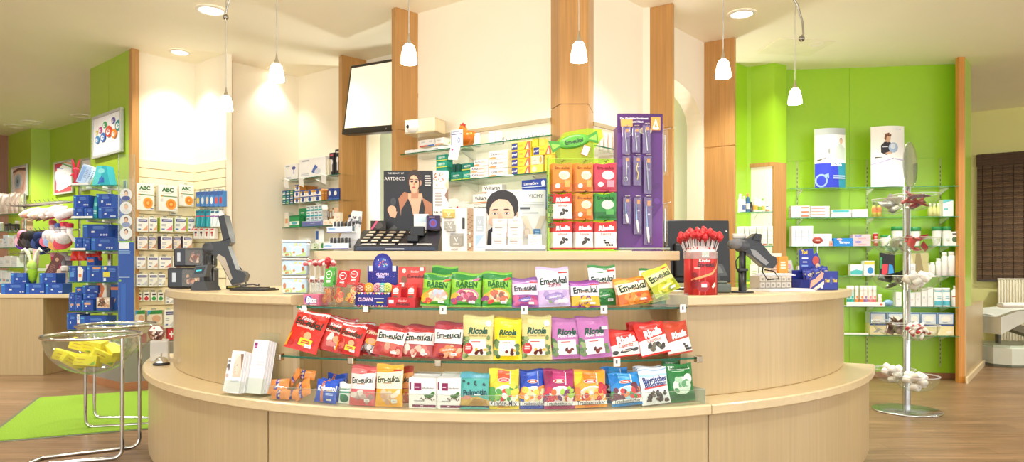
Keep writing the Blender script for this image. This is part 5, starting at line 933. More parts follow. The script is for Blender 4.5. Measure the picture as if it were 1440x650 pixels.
for k in range(3): m = MB('print'); m.M = Matrix.Translation((.01*k, .008*k, .006)) @ Matrix.Rotation(-.18, 4, 'X') @ Matrix.Rotation(-.12, 4, 'Y'); m.box(-.04, 0, 0, .04, .002, .16, ['D8DCC8', 'E8E0E4', 'C8D0C0'][k], .0005); m.art(flat(.08, .16), .08, .16, [('n', 10, .2, .4, .8, .85, .012, ['8AA07A', 'D8A8B4', 'F4F0E8'], k), ('l', .2, .1, .8, .3, 3, 'B88A98')], 'print'); m.M = None; m.build('leaflet', t)
# blue sweets display box
p = pt(1155, 410, 3.75); s = 3.75/FPX; t = T('blue_sweets_display', 'royal blue display box with a shaped back card at the worktop end', 'display box', (p.x, 3.72, ZW), .42)
m = MB('board'); w, d = .22, .12; m.prism([(-w/2, 0), (w/2, 0), (w/2, .105), (-w*.05, .105), (-w/2, .06)], 0, .003, '26389A'); m.box(-w/2, 0, 0, w/2, d, .004, '26389A'); m.prism([(0, 0), (.0, .0), (0, .0)], 0, 0, '26389A') if 0 else None
m.box(w/2-.003, 0, 0, w/2, d, .105, '22328E'); m.box(-w/2, 0, 0, -w/2+.003, d, .06, '22328E'); m.box(-w/2, d-.003, 0, w/2, d, .11, '22328E')
m.art(flat(w, .105), w, .105, [('t', 'Tosi', .62, .5, .16, 'F6D020', dict(b=.06, i=.1, sy=1.3)), ('t', 'Tosi', .88, .5, .16, 'F6D020', dict(b=.06, i=.1, sy=1.3)), ('r', .71, .3, .79, .7, '3A50B0'), ('p', [(.02, .1), (.2, .3), (.45, .62), (.5, .9), (.42, .95), (.2, .6), (.05, .5)], 'E8A890'), ('p', [(.1, .05), (.5, .5), (.5, .3), (.25, .02)], 'F0D8CC'), ('r', .38, .1, .46, .24, 'F4F4F6')], 'print'); m.build('tray', t)
m = MB('board'); m.prism([(-w*.25, .1), (w*.45, .1), (w*.45, .17), (w*.34, .21), (w*.22, .2), (w*.2, .235), (-w*.28, .225)], d-.008, d-.003, '2A3EA6')
m.art(flat(w*.7, .13, d-.0082, -w*.26, .1), w*.7, .13, [('t', 'Tosi', .22, .86, .3, 'F6D020', dict(b=.06, sy=1.2)), ('l', 0.09, 0.53, 0.51, 0.63, 1, 'F0F2F8'), ('l', 0.13, 0.384, 0.43, 0.456, 1, 'F0F2F8'), ('l', .08, .2, .5, .3, 1, '8AB0E8'), ('e', .78, .5, .17, .2, 'C8402E'), ('e', .88, .24, .12, .14, 'E8C8A8')], 'print'); m.build('back_card', t)
for k in range(6):
    m, S = bag_mesh(.05, .085, .02, '2A3A9E', [('e', .5, .62, .4, .12, 'E8D8A0'), ('t', 'Tosi', .5, .62, .6, '2A3A9E', dict(b=.04)), ('e', .5, .3, .35, .16, 'D89A50')]); a = .42; dx, dy = -.075+.03*k, .02+.05*(k % 2); o = m.build('sweet_packet', M=lean((p.x+dx*math.cos(a)-dy*math.sin(a), 3.72+dx*math.sin(a)+dy*math.cos(a), ZW+.03+.004*k), a, 12)); tag(o, 'small blue and gold sweet packet in the royal blue display', 'packet', 'small packets in the royal blue display')
t = T('price_paddle', 'red oval sign on a thin stem behind the blue display', 'sign', (pt(1147, 0, 4.0).x, 3.98, ZW), .2); m = MB('metal'); m.tube([(0, 0, 0), (0, 0, .27)], .002, 'C8C8C8', seg=6); m.lathe([(0, 0), (.03, 0), (.03, .003), (0, .004)], 'C8C8C8', seg=16); m.build('stem', t); m = MB('print'); m.M = Matrix.Translation((0, -.003, .285)) @ Matrix.Rotation(PI/2, 4, 'X') @ Matrix.Diagonal((1.7, 1, 1, 1)); m.lathe([(0, -.002), (.02, -.002), (.02, .002), (0, .002)], 'A8382A', seg=20); m.M = None; m.art(flat(.06, .03, -.0052, None, .27), .06, .03, [('e', .5, .5, .42, .36, 'B84A34'), ('l', .25, .35, .75, .65, 2, 'F0D8C8')]); m.build('oval_plate', t)
# on the low ledge: brochures, bell, jar box
X, Y, rz = arc(337, 2.43); t = T('brochure_holder', 'clear stepped holder full of white brochures leaning on the low ledge', 'brochure holder', (X, Y, ZL+.001), rz+.12)
def slab(nm, x, y, h_, w_, n, art):
    for k in range(n):
        m = MB('print'); m.M = Matrix.Translation((x+.003*k, y+.005*k, .012)) @ Matrix.Rotation(-.22, 4, 'X'); m.box(-w_/2, 0, 0, w_/2, .003, h_-.002*k, ['F6F4F4', 'E6E4E6'][k % 2], .0005)
        if k == 0: m.art(flat(w_, h_), w_, h_, art)
        m.M = None; m.build(nm, t)
slab('brochure', -.045, .0, .19, .075, 7, [('r', .3, .38, .95, .93, 'F0E2D4'), ('p', [(.3, .38), (.95, .38), (.95, .5), (.7, .9), (.3, .7)], 'E8C8B0'), ('p', [(.72, .93), (.95, .93), (.95, .55), (.84, .72)], '8A6A50'), ('p', [(.42, .8), (.6, .88), (.8, .75), (.78, .52), (.6, .4), (.48, .46), (.44, .58), (.38, .62)], 'F0D4C0'), ('e', .55, .66, .06, .012, '6A4A3A'), ('e', .5, .5, .05, .012, 'C07A70'), ('l', .25, .25, .9, .32, 2, 'C8D0D8')])
slab('brochure', .05, .03, .24, .085, 7, [('r', .08, .84, .28, .95, '8A2A6E'), ('r', .1, .86, .26, .89, 'C87AA8'), ('l', .4, .5, .9, .6, 2, 'E0D8DC')])
slab('flyer', -.095, .02, .15, .05, 3, [('n', 8, .1, .1, .6, .8, .01, ['A89890', '6A6264', 'C8B8B0'], 3), ('l', .1, .85, .8, .95, 1, '8A8488')])
m = MB('acryl'); m.M = Matrix.Translation((0, 0, .017)) @ Matrix.Rotation(-.22, 4, 'X'); m.box(-.11, -.006, .0, .02, -.003, .05, 'FFFFFF', .0006); m.box(0.0, .022, .0, .115, .025, .07, 'FFFFFF', .0006); m.box(-.115, .04, 0, .0, .043, .12, 'FFFFFF', .0006); m.box(.0, .066, 0, .115, .069, .28, 'FFFFFF', .0006); m.M = None; m.box(-.115, -.008, 0, .115, .08, .003, 'FFFFFF', .0006); m.build('holder', t)
p = pt(227, 520, 4.02); t = T('service_bell', 'small chrome service bell with a black foot on the low ledge', 'bell', (p.x, 4.02, ZL+.001)); m = MB('plastic'); m.lathe([(0, 0), (.046, 0), (.046, .008), (.04, .012), (0, .012)], '1C1C1E', seg=24); m.build('foot', t); m = MB('chrome'); m.lathe([(.036, .014), (.036, .018), (.031, .034), (.02, .045), (.006, .05), (0, .05)], 'E8E8E8', seg=24); m.build('dome', t); m = MB('chrome'); m.lathe([(0, .05), (.003, .05), (.003, .06), (.006, .062), (.004, .068), (0, .069)], 'D8D8D8', seg=10); m.build('plunger', t)
Y = 4.22; p = pt(225, 512, Y); s = Y/FPX; t = T('clear_jar', 'clear box of chocolates with a white lid tag on the ledge behind the bell', 'jar', (p.x, Y, ZL+.001), -1.15); m = MB('frost'); m.box(-.072, -.05, 0, .072, .05, .125, 'F0EEEC', .006); m.build('clear_box', t)
m = MB('film'); m.M = Matrix.Translation((.0, -.02, .127)) @ Matrix.Rotation(1.1, 4, 'Z'); m.surf(lambda u, v: ((u-.5)*.11*(.6+.4*math.sin(PI*v)), -.015*math.sin(PI*u)*math.sin(PI*v), v*.09), 8, 8, '8A5A4A'); m.surf(lambda u, v: ((.5-u)*.11*(.6+.4*math.sin(PI*v)), .015*math.sin(PI*u)*math.sin(PI*v), v*.09), 8, 8, '8A5A4A'); m.art(lambda u, v, o: ((u-.5)*.11*(.6+.4*math.sin(PI*v)), -.015*math.sin(PI*u)*math.sin(PI*v)-o, v*.09), .11, .09, [('p', [(.05, .62), (.95, .62), (.8, .98), (.2, .98)], 'F2EEEA'), ('n', 14, .15, .1, .85, .58, .011, ['6A3A34', 'C89A8A', 'E8D8CC', '4A2A28'], 4), ('e', .4, .82, .07, .07, 'C84A50')]); m.M = None; tag(m.build('sweets_pouch', t), 'brown pouch of round chocolates')
# ================================================================= shelves and things on the back walls
def shelf(f, x0, x1, z, off0, off1, label, edge='glassedge', brackets=(), name='glass_shelf', t=.008, grp=None):
    a, b = f.on(x0, off1), f.on(x1, off1); L = (b-a).length; d = off1-off0
    o = T(name, label, 'shelf', (a.x, a.y, z), f.rz, grp)
    m = MB('glass'); m.box(0, .002, -t, L, d, 0, 'FFFFFF'); m.box(0, 0, -t, L, .002, 0, '2C6A58', 0, edge); m.build('glass_plate', o)
    for px in brackets:
        q = f.on(px, off0); x = (q-(f.a+f.n*off0)).dot(f.d)-(a-f.n*off1+f.n*off0-(f.a+f.n*off0)).dot(f.d)
        m = MB('plastic'); m.prism([(d, -t), (d, -.06), (d-.02, -.06), (d*.45, -t-.012), (d*.35, -t)], x-.006, x+.006, 'EDEFE6'); m.v = [(p[1], p[0], p[2]) for p in m.v]; m.f = [q[::-1] for q in m.f]; m.build('bracket', o)
    return o
def put(f, x0, x1, y0, z, off, dep, name, label, cat, col, art=(), group=None, h=None, dx=0, **k):
    # a carton whose front face, off metres before the wall, fills columns x0..x1 up to row y0
    a, b = f.on(x0, off), f.on(x1, off); w = (b-a).length*.97; c = (a+b)/2
    if h is None: h = zof(y0, c.y)-z
    return carton(name, label, cat, (c.x, c.y, z), f.rz, w, dep, h, col, art, group, **k)
def jar(f, px, wpx, y0, z, off, name, label, cat, col, cap, prof=None, group=None, h=None, art=None, mat='plastic', capmat=None, caph=.2):
    c = f.on(px, off); r = wpx/2/FPX*c.y
    if h is None: h = zof(y0, c.y)-z
    t = T(name, label, cat, (c.x, c.y, z), f.rz, group)
    pr = prof or [(0, 0), (.95, 0), (1, .03), (1, .86), (.8, 1)]
    m = MB(mat); hb = h*(1-caph); m.lathe([(p*r, q*hb) for p, q in pr], col, seg=14)
    if art: m.art(lambda u, v, o: ((r*1.005+o)*math.sin((u-.5)*2.4), -(r*1.005+o)*math.cos((u-.5)*2.4), v*hb), 2.4*r, hb, art, 'print')
    m.build('container', t)
    if caph: m = MB('plastic'); rc = r*(pr[-1][0]+.08); m.lathe([(rc*.9, hb-.001), (rc, hb+.002), (rc, h-.002), (rc*.9, h), (0, h)], cap, seg=14); m.build('cap', t)
    return t
# television on the side of the passage
t = T('wall_television', 'flat television with a blank pale screen and black frame, mounted high and tilted down', 'television', (-1.36, 6.28, 2.45), .0)
P = [pt(493, 96, 6.35), pt(562, 86, 5.95), pt(562, 182, 5.85), pt(507, 187, 6.2)]
c = sum(P, Vector())/4; ex = ((P[1]-P[0])+(P[2]-P[3])).normalized(); ez = ((P[0]-P[3])+(P[1]-P[2])); ez = (ez-ex*ez.dot(ex)).normalized(); ey = ez.cross(ex)
M = Matrix((ex, ey, ez)).transposed().to_4x4(); M.translation = c; t.matrix_basis = M
hw, hh = .40, .325
m = MB('plastic'); m.box(-hw, -.03, -hh, hw, .05, hh, '16130F', .008); m.box(-.25, .05, -.2, .25, .08, .2, '16130F', .01); m.box(-hw, -.034, -hh, hw, -.03, -hh+.05, '1E1A14', .003); m.build('tv_case', t)
m = MB('screen'); m.box(-hw+.028, -.0325, -hh+.055, hw-.028, -.0315, hh-.028, 'F2EBDA'); m.build('tv_screen', t)
MB('print').art(flat(.02, .02, -.0345, hw*.52, -hh+.015), .02, .02, [('e', .5, .5, .4, .4, '8A8A84')]).build('power_mark', t)
m = MB('metal'); m.tube([(0, .06, .05), (.08, .25, .1), (.16, .42, .12)], .022, '3A3A3A'); m.build('wall_arm', t)
# camera in its wooden box on the pillar
Y = 5.15; p = pt(590, 187, Y); t = T('camera_box', 'small pale wooden box holding a round white camera, fixed to the pillar', 'camera', (p.x, Y, p.z), -.42)
m = MB('beech'); s = Y/FPX; w, h, d = 50*s, 20*s, .16
m.box(-w/2, 0, 0, w/2, d, .01, 'DCCBA2', .002); m.box(w/2-.01, 0, 0, w/2, d, h, 'E4D4AE', .002); m.box(-w/2, d-.01, 0, w/2, d, h, 'D8C8A0', .002); m.box(-w/2, 0, h-.01, w/2, d, h, 'E0D0AA', .002); m.box(-w*.04, -.004, .008, w/2-.004, .004, h-.008, 'E6D8B4', .002); m.build('wooden_box', t)
m = MB('plastic'); m.box(-w/2+.005, -.01, .006, -w*.04, .05, h-.006, 'F2F0EA', .012); m.ball((-w*.2, -.005, h*.42), (.05, .06, .045), 'F6F5F1', seg=18, rings=12); m.build('camera_body', t)
m = MB('plastic'); m.ball((-w*.245, -.056, h*.40), (.015, .014, .015), '14161A', seg=14, rings=8); m.build('lens', t)
# ---- centre wall shelves (frame WE)
ZE = [2.045, 1.80, 1.55]
for z, lb in zip(ZE, ('top', 'middle', 'lowest')): shelf(WE, 563 if z > 2 else 600, 776, z, .0, .28, f'{lb} glass shelf on the cream wall behind the platform displays', brackets=(580, 668, 768) if z > 2 else (672, 768), grp='glass shelves of the centre wall')
W = 'F6F4F0'
for i, (x0, x1, y0) in enumerate(((569, 580, 211), (580, 592, 210), (592, 606, 209), (606, 622, 206), (622, 634, 205))): put(WE, x0, x1, y0, ZE[0], .24, .06, 'medicine_carton', f'low white carton, {od(i)} from the camera box on the top shelf', 'carton', W, [('l', .2, .4, .8, .6, 1, ['C8DCE8', 'D8A8A0', 'B8C8D8', '6A9AC8', 'D8C8B8'][i])], 'low white cartons on the top shelf')
for i, (x0, x1, c) in enumerate(((590, 602, 'D04848'), (601, 611, '4A7AC8'), (612, 624, 'E0A888'))): put(WE, x0, x1, 0, ZE[0]+.052, .20, .07, 'medicine_carton', f'white carton with a {["red", "blue", "peach"][i]} base stripe, stacked on the low white cartons', 'carton', W, [('r', 0, 0, 1, .2, c), ('l', .2, .45, .8, .75, 1, 'D8D8D8')], h=.055)
put(WE, 628, 636, 198, ZE[0], .14, .04, 'medicine_carton', 'narrow white and leaf green carton beside the leaflet stand', 'carton', 'EEF2E4', [('n', 8, .1, .1, .9, .9, .006, ['8AB848', 'C8D8A0', 'D8B070'], 3)])
c = WE.on(642, .288); t = T('price_leaflet', 'white framed leaflet with a drop symbol hanging over the top shelf edge', 'leaflet', (c.x, c.y, ZE[0]), WE.rz)
m = MB('print'); w, h = .115, .125; m.box(-w/2, 0, 0, w/2, .004, h, 'F4F4F4', .0006); m.art(flat(w, h), w, h, [('r', .06, .06, .1, .95, '3A4A9A'), ('r', .06, .72, .95, .76, '3A4A9A'), ('l', .16, .8, .9, .92, 1, 'A8B0C8'), ('e', .7, .36, .12, .16, '8A9AD0'), ('p', [(.62, .45), (.7, .66), (.78, .45)], '8A9AD0'), ('e', .7, .36, .07, .1, 'F4F4F4')]); m.build('framed_sheet', t)
m = MB('print'); m.M = Matrix.Translation((-.01, -.035, -.10)) @ Matrix.Rotation(.12, 4, 'Y') @ Matrix.Rotation(-.2, 4, 'X'); m.box(-.045, 0, 0, .045, .002, .11, 'F2F2F2', .0005); m.art(flat(.09, .11), .09, .11, [('e', .25, .7, .12, .08, 'E05090'), ('l', .15, .2, .85, .55, 4, 'D8D8DC')]); m.M = None; m.build('hanging_slip', t)
c = WE.on(657, .13); t = T('rooster_figure', 'glossy orange rooster figure with a red comb on the top shelf', 'figurine', (c.x, c.y, ZE[0]), WE.rz)
m = MB('lacquer'); m.M = Matrix.Diagonal((.88, .88, .88, 1)); m.prism([(-.07, .15), (-.075, .19), (-.055, .215), (-.03, .21), (-.01, .17), (.04, .155), (.08, .15), (.085, .12), (.06, .07), (.03, .035), (-.02, .035), (-.055, .06)], -.025, .025, 'E8862A'); m.ball((.0, 0, .1), (.068, .05, .062), 'E07A22', seg=16, rings=10); m.ball((-.048, 0, .185), (.03, .03, .034), 'D8702A', seg=12, rings=8); m.ball((.05, 0, .125), (.04, .035, .03), 'F0983A', seg=12, rings=8); m.build('body', t)
m = MB('lacquer'); m.M = Matrix.Diagonal((.88, .88, .88, 1)); m.prism([(-.075, .2), (-.07, .235), (-.055, .222), (-.045, .242), (-.035, .222), (-.022, .228), (-.025, .2)], -.008, .008, 'C8302A'); m.prism([(-.085, .185), (-.098, .18), (-.075, .172)], -.006, .006, 'E8B84A'); m.build('comb_and_beak', t)
m = MB('lacquer'); m.lathe([(0, 0), (.05, 0), (.045, .012), (.02, .03), (.02, .045)], '4A8A34', seg=16); m.build('foot', t)
for i, (px, wp, y0) in enumerate(((671.5, 9, 188), (692, 10, 186), (702, 10, 185))): jar(WE, px, wp, y0, ZE[0], .2, 'white_jar', ['plain white jar right beside the rooster figure', 'white cup shaped jar, first after the shelf post', 'white cup shaped jar with a small mark, second after the shelf post'][i], 'jar', 'F5F3EE', 'FAF8F4', caph=.12)
for i in range(13):
    x = 709+i*5.15; jar(WE, x, 4.9, 195.5-i*1.15, ZE[0], .23, 'small_bottle', f'small white bottle in the top shelf row, {od(i)} from the jars', 'bottle', 'F4F3EF', 'EFECE6', [(0, 0), (1, 0), (1, .8), (.55, 1)], 'small white bottles on the top shelf', art=[('t', str(1+i), .5, .5, .35, ['3A3A3A', '5A8AB8', 'C83A3A', '5A5A5A'][(i*7) % 4], dict(b=.03)), ('l', .2, .2, .8, .3, 1, 'C8C8C8')], caph=.3)
TEAL = '1E9A84'
ta = [('t', 'aspirin', .5, .6, .6, 'E8F6F0', dict(b=.02)), ('r', 0, .1, 1, .22, 'D8E040'), ('l', .2, .3, .8, .4, 1, '9AD8C8')]
for i, (x0, x1, zz, h, c) in enumerate(((613, 629, 0, .11, TEAL), (613, 629, .112, .05, '22A890'), (613, 629, .164, .05, TEAL), (634, 649, 0, .07, '178A78'), (650, 665, 0, .07, TEAL), (649, 665, .072, .055, '148070'), (636, 640, .072, .06, '0E5A50'), (641, 645, .072, .06, '12685C'))): put(WE, x0, x1, 0, ZE[1]+zz, .22, .07, 'medicine_carton', 'teal carton ' + ['at the bottom behind the black poster top', 'second of the stack behind the black poster', 'topmost behind the black poster', 'low by the hanging slip', 'low next to the orange and white cartons', 'on top next to the orange and white cartons', 'standing narrow upright, darker one', 'standing narrow upright, lighter one'][i], 'carton', c, ta if i not in (6, 7) else [('r', .1, .1, .9, .9, '0A4A42')], h=h)
ka = [('t', 'Kytta', .27, .62, .36, '4A4A7A', dict(i=.2)), ('t', 'schmerz', .68, .62, .42, 'E07A4A' , dict(i=.2)), ('e', .22, .2, .2, .12, 'F0A060'), ('e', .86, .5, .1, .3, 'E8F0E0'), ('r', .0, .04, 1, .09, 'E8E4DC')]
for cI, (x0, x1, n) in enumerate(((661, 686, 3), (687, 714, 3))):
    for r in range(n): put(WE, x0+(5 if cI == 0 and r == 2 else 0), x1, 0, ZE[1]+r*(.047 if cI == 0 else .064), .23, .06, 'ointment_carton', f'white carton with orange swirl, {["bottom", "middle", "top"][r]} of the stack {["nearer the teal cartons", "nearer the yellow cartons"][cI]}', 'carton', 'F6F5F2', ka, h=.045 if cI == 0 else .062)
pa = [('r', .04, .08, .34, .92, '2A3288'), ('t', 'proff', .19, .5, .26, 'FFFFFF', dict(b=.03)), ('p', [(.66, .05), (.82, .95), (.98, .95), (.98, .05)], 'E8604A'), ('p', [(.74, .05), (.86, .8), (.9, .05)], 'F4D8B8'), ('l', .4, .35, .62, .65, 2, 'C8B030')]
for r in range(4): put(WE, 718, 747, 0, ZE[1]+r*.058, .24, .06, 'gel_carton', f'yellow carton with a dark blue logo block, {["bottom one", "second from below", "third from below", "topmost"][r]} of four', 'carton', 'F2DA3E', pa, h=.056)
for i, (x0, x1, zz, h, c, a) in enumerate(((746, 764, 0, .06, 'F0DC5A', [('e', .3, .5, .2, .3, 'F4E8C8'), ('l', 0.3, 0.476, 0.5, 0.524, 1, '4A4A8A')]), (746, 763, .062, .06, 'F4ECD0', [('l', 0.25, 0.464, 0.55, 0.536, 1, '4A4A7A'), ('e', .85, .5, .1, .4, 'E8A040')]), (749, 776, .124, .06, 'F2DA3E', pa), (748, 757, .186, .055, 'ECD838', []), (758, 766, .186, .05, 'EAD65A', []), (766, 776, .0, .12, 'E8D24A', []))): put(WE, x0, x1, 0, ZE[1]+zz, .235, .05, 'gel_carton', ['flat yellow carton lowest by the lime rack', 'cream carton with orange dot above the lowest yellow one', 'long yellow carton with dark blue logo near the lime rack', 'small upright yellow carton on the long logo carton', 'second small upright yellow carton on the long logo carton', 'tall yellow carton half behind the lime rack'][i], 'carton', c, a, h=h)
va = [('t', 'Voltaren', .5, .6, .8, '2A2A2A', dict(b=.02)), ('r', 0, .1, 1, .2, 'E88A3A')]
for i, (x0, x1, zz, h, c, a) in enumerate(((621, 640, 0, .12, 'F4F3F0', [('l', .2, .3, .8, .5, 2, 'C8C8C8')]), (636, 654, 0, .095, 'F4F3F0', [('e', .4, .4, .1, .25, 'D84040')]), (653, 666, 0, .07, 'F2F0EE', [('e', .6, .4, .12, .2, '8A5AC0')]), (664, 687, 0, .065, 'F5F4F1', va), (665, 690, .067, .07, 'F5F4F1', va), (678, 706, .139, .06, 'F5F4F1', va), (733, 767, 0, .15, '2A50B8', []), (733, 768, .152, .06, '2648B0', [('t', 'DermaCare', .4, .55, .6, 'F4F6FA', dict(b=.03)), ('r', .0, .1, 1, .2, 'C8D8F0'), ('e', .9, .5, .08, .35, 'E8EEF6')]))): put(WE, x0, x1, 0, ZE[2]+zz, .22, .06, 'medicine_carton', 'lowest-shelf ' + ['white carton nearest the black poster', 'white carton with a red dot', 'white carton with a violet dot', 'white carton with dark lettering, bottom one', 'white carton with dark lettering, middle one', 'white carton with dark lettering, top one', 'blue carton hidden below the lettered blue one', 'blue carton with white lettering above the face cream display'][i], 'carton', c, a, h=h)
# right of the central pillar (frame WF): one shelf with bottles, a lower one half seen
ZF = 1.985
shelf(WF, 836, 902, ZF, 0, .26, 'glass shelf between the central pillar and the purple stand', brackets=(842,), grp='glass shelves beside the central pillar'); shelf(WF, 836, 912, 1.60, 0, .26, 'lower glass shelf glimpsed behind the purple stand', brackets=(), grp='glass shelves beside the central pillar')
for i, (px, y0) in enumerate(((845, 193), (851, 190), (857, 188), (863, 186), (869, 192))): jar(WF, px, 5.5, y0, ZF, .16, 'small_bottle', f'slim pale bottle beside the central pillar, {od(i)} from the pillar', 'bottle', ['F0EFEA', 'ECEAE2', 'F2EFE6', 'E6E0D0', 'F2F0EC'][i], 'F6F4F0', group='slim bottles beside the central pillar', caph=.25)
for i, (x0, x1, y0, c) in enumerate(((931, 938, 254, '58B0A8'), (934, 940, 272, 'E8E4DC'))): pass
# ---- shelves in the cream corner (frame WD)
ZD = [2.075, 1.825, 1.575, 1.335]
for z, lb in zip(ZD, ('topmost', 'second', 'third', 'lowest')): shelf(WD, 397, 478, z, .03, .30, f'{lb} glass shelf in the cream corner behind the picture tins', brackets=(412, 462), grp='glass shelves in the cream corner')
da = [('l', .1, .8, .5, .92, 1, 'B0B4BC')]
put(WD, 400, 419, 231, ZD[0], .22, .2, 'device_carton', 'white device carton with a small blue massager picture', 'carton', 'F3F2F0', da+[('e', .7, .75, .14, .1, '3A4A9A'), ('r', .68, .4, .74, .7, '5A6AB0'), ('l', .1, .1, .5, .25, 2, 'C8CCD4')], side='E8E6E2'); put(WD, 420, 458, 222, ZD[0], .25, .22, 'device_carton', 'long white device carton with a blue cuff picture', 'carton', 'F3F2F0', da+[('p', [(.48, .3), (.62, .65), (.72, .5), (.58, .2)], '4A64B0'), ('e', .72, .3, .12, .14, 'D8DCE4'), ('l', .08, .12, .4, .25, 2, 'C8CCD4')], side='ECEAE4')
put(WD, 459.5, 462.5, 224, ZD[0], .25, .12, 'device_carton', 'narrow cream carton beside the black packs', 'carton', 'E4DCC4')
for i, (x0, x1, y0) in enumerate(((463, 470, 215), (471, 478, 210))): put(WD, x0, x1, y0, ZD[0], .22, .08, 'toothbrush_pack', f'tall black pack with white tool, {["nearer the device carton", "nearer the wooden pillar"][i]}', 'pack', '1E1D22', [('e', .5, .6, .22, .12, 'E8E4E0'), ('r', .4, .2, .6, .5, 'D8D4D0'), ('r', .2, .86, .8, .93, 'C8506A' if i == 0 else 'C8C4C0')])
for i, px in enumerate((403, 424, 456)):
    c = WD.on(px, .325); t = T('price_tag', f'white price tag hanging from the top corner shelf, {od(i)} from the bare wall', 'price tag', (c.x, c.y, ZD[0]-.008), WD.rz, 'white tags on the top corner shelf'); m = MB('print'); m.M = Matrix.Rotation(.3, 4, 'Y') @ Matrix.Rotation(.3, 4, 'X'); m.box(-.05, -.002, -.085, .03, 0, .004, 'F4F4F2', .0005); m.box(-.05, -.002, .0, .03, .02, .004, 'F0F0EE', .0005); m.M = None; m.build('tag_card', t)
CB = [('1E6A8A', 'D8E8E0'), ('2A8A7A', 'E0ECD8'), ('24568E', 'D8E4F0')]
for c in range(3):
    for r in range(3): put(WD, 397+c*5.2, 401.8+c*5.2, 0, ZD[1]+r*.05, .25, .08, 'small_carton', f'small teal-blue carton, column {["nearest the bare wall", "second", "third"][c]}, {["bottom", "middle", "top"][r]}', 'carton', CB[(c+r) % 3][0], [('r', .1, .1, .9, .4, CB[(c+r) % 3][1]), ('r', .3, .6, .9, .75, 'F0C060' if c == 2 else '9AD0C0')], h=.048)
ba = [('r', 0, .0, 1, .55, 'F2EFEA'), ('e', .5, .5, .22, .35, '2A50A0'), ('r', 0, .85, 1, 1, '3058A8')]
for i, (x0, x1, r) in enumerate(((413.5, 421.5, 0), (413.5, 421.5, 1), (414.5, 421.5, 2), (422, 430, 0), (422, 430, 1), (430.5, 441, 0), (430.5, 441, 1), (441.5, 452, 0), (441.5, 452, 1))): put(WD, x0, x1, 0, ZD[1]+r*.066, .25, .09, 'plaster_carton', f'blue and white carton with round mark, {["bottom", "upper", "top"][r]} of the {["first", "first", "first", "second", "second", "third", "third", "fourth", "fourth"][i]} stack', 'carton', 'E8E4DC' if i % 2 else 'D8A850', ba, h=.064, side='C88A3A')
for i, (x0, x1, y0, zz) in enumerate(((422, 430, 261, 0), (431, 438, 262, 0), (452, 456, 268, 0), (456.5, 460, 268, 0))): put(WD, x0, x1, y0, ZD[1], .14 if i < 2 else .25, .08, 'brown_carton', f'plain brown-orange carton, {["behind the second stack", "behind the third stack", "beside the fourth stack", "just before the dark blue cartons"][i]}', 'carton', ['C8863A', 'B87A38', 'C07A2E', 'A8662A'][i], [('r', .1, .7, .9, .8, 'E0B878')])
for i, (x0, x1) in enumerate(((461, 467.5), (468, 477))): put(WD, x0, x1, 265, ZD[1], .25, .08, 'plaster_carton', f'dark blue carton with a white badge, {["nearer the brown cartons", "nearer the wooden pillar"][i]}', 'carton', '26408E', [('e', .4, .6, .25, .2, 'F0ECE4'), ('r', 0, .05, 1, .2, '4A6AB8')])
for i, (x0, x1, y0, off, c, a) in enumerate(((400, 406, 299, .24, 'ECE6D8', [('r', .2, .3, .8, .6, 'E0A070')]), (407, 421, 303, .26, '2E9A5A', [('r', 0, .2, 1, .5, 'F2F2EE'), ('e', .5, .35, .3, .12, '58B0C8'), ('r', 0, .85, 1, 1, '1E7A48')]), (420, 433, 293, .18, '38A868', [('r', .1, .3, .9, .6, '2A8A58'), ('l', 0.25, 0.7, 0.75, 0.8, 1, 'F0F6EE')]), (424, 452, 311, .285, '6A70A8', [('l', 0.45, 0.464, 0.75, 0.536, 1, 'E8E8F4'), ('r', 0, .85, 1, 1, 'C8CCE4')]))): put(WD, x0, x1, y0, ZD[2], off, .06 if i != 3 else .03, 'tea_carton', ['narrow cream carton at the bare wall end of the third corner shelf', 'green and white carton on the third corner shelf', 'taller green carton behind on the third corner shelf', 'flat lilac tray in front on the third corner shelf'][i], 'carton', c, a)
wa = [('r', 0, .0, 1, .3, '3AA8B8'), ('l', .1, .5, .9, .8, 2, '3A4A6A'), ('e', .8, .5, .12, .2, '8ACCD8')]
for c in range(4):
    for r in range(3): put(WD, 431+c*5.6, 436.2+c*5.6, 0, ZD[2]+.045+r*.058, .24, .07, 'small_carton', f'white and turquoise carton over the lilac tray, {od(c)} column, {["bottom", "middle", "top"][r]}', 'carton', 'F0F2F2', wa, h=.056)
for i in range(5): put(WD, 453.5+i*3.4, 456.4+i*3.4, 297-i*1.2+ (i % 2)*3, ZD[2], .15, .05, 'lip_balm_pack', f'slim stick pack, {od(i)} from the turquoise cartons', 'pack', ['B88A50', 'C89A60', 'A87A44', 'C0905A', 'B08048'][i], [('r', .1, .55, .9, .9, 'F0ECE4'), ('e', .5, .3, .3, .08, '3A4A8A')])
for i, (x0, x1, y0) in enumerate(((454, 461, 310), (462, 469, 308), (469, 478, 299))): put(WD, x0, x1, y0, ZD[2], .285, .04, 'small_carton', f'cream and peach carton at the front of the third corner shelf, {od(i)}', 'carton', 'F2E8D8', [('n', 5, .2, .2, .8, .7, .008, ['E0A880', 'F4C8A0'], i)])
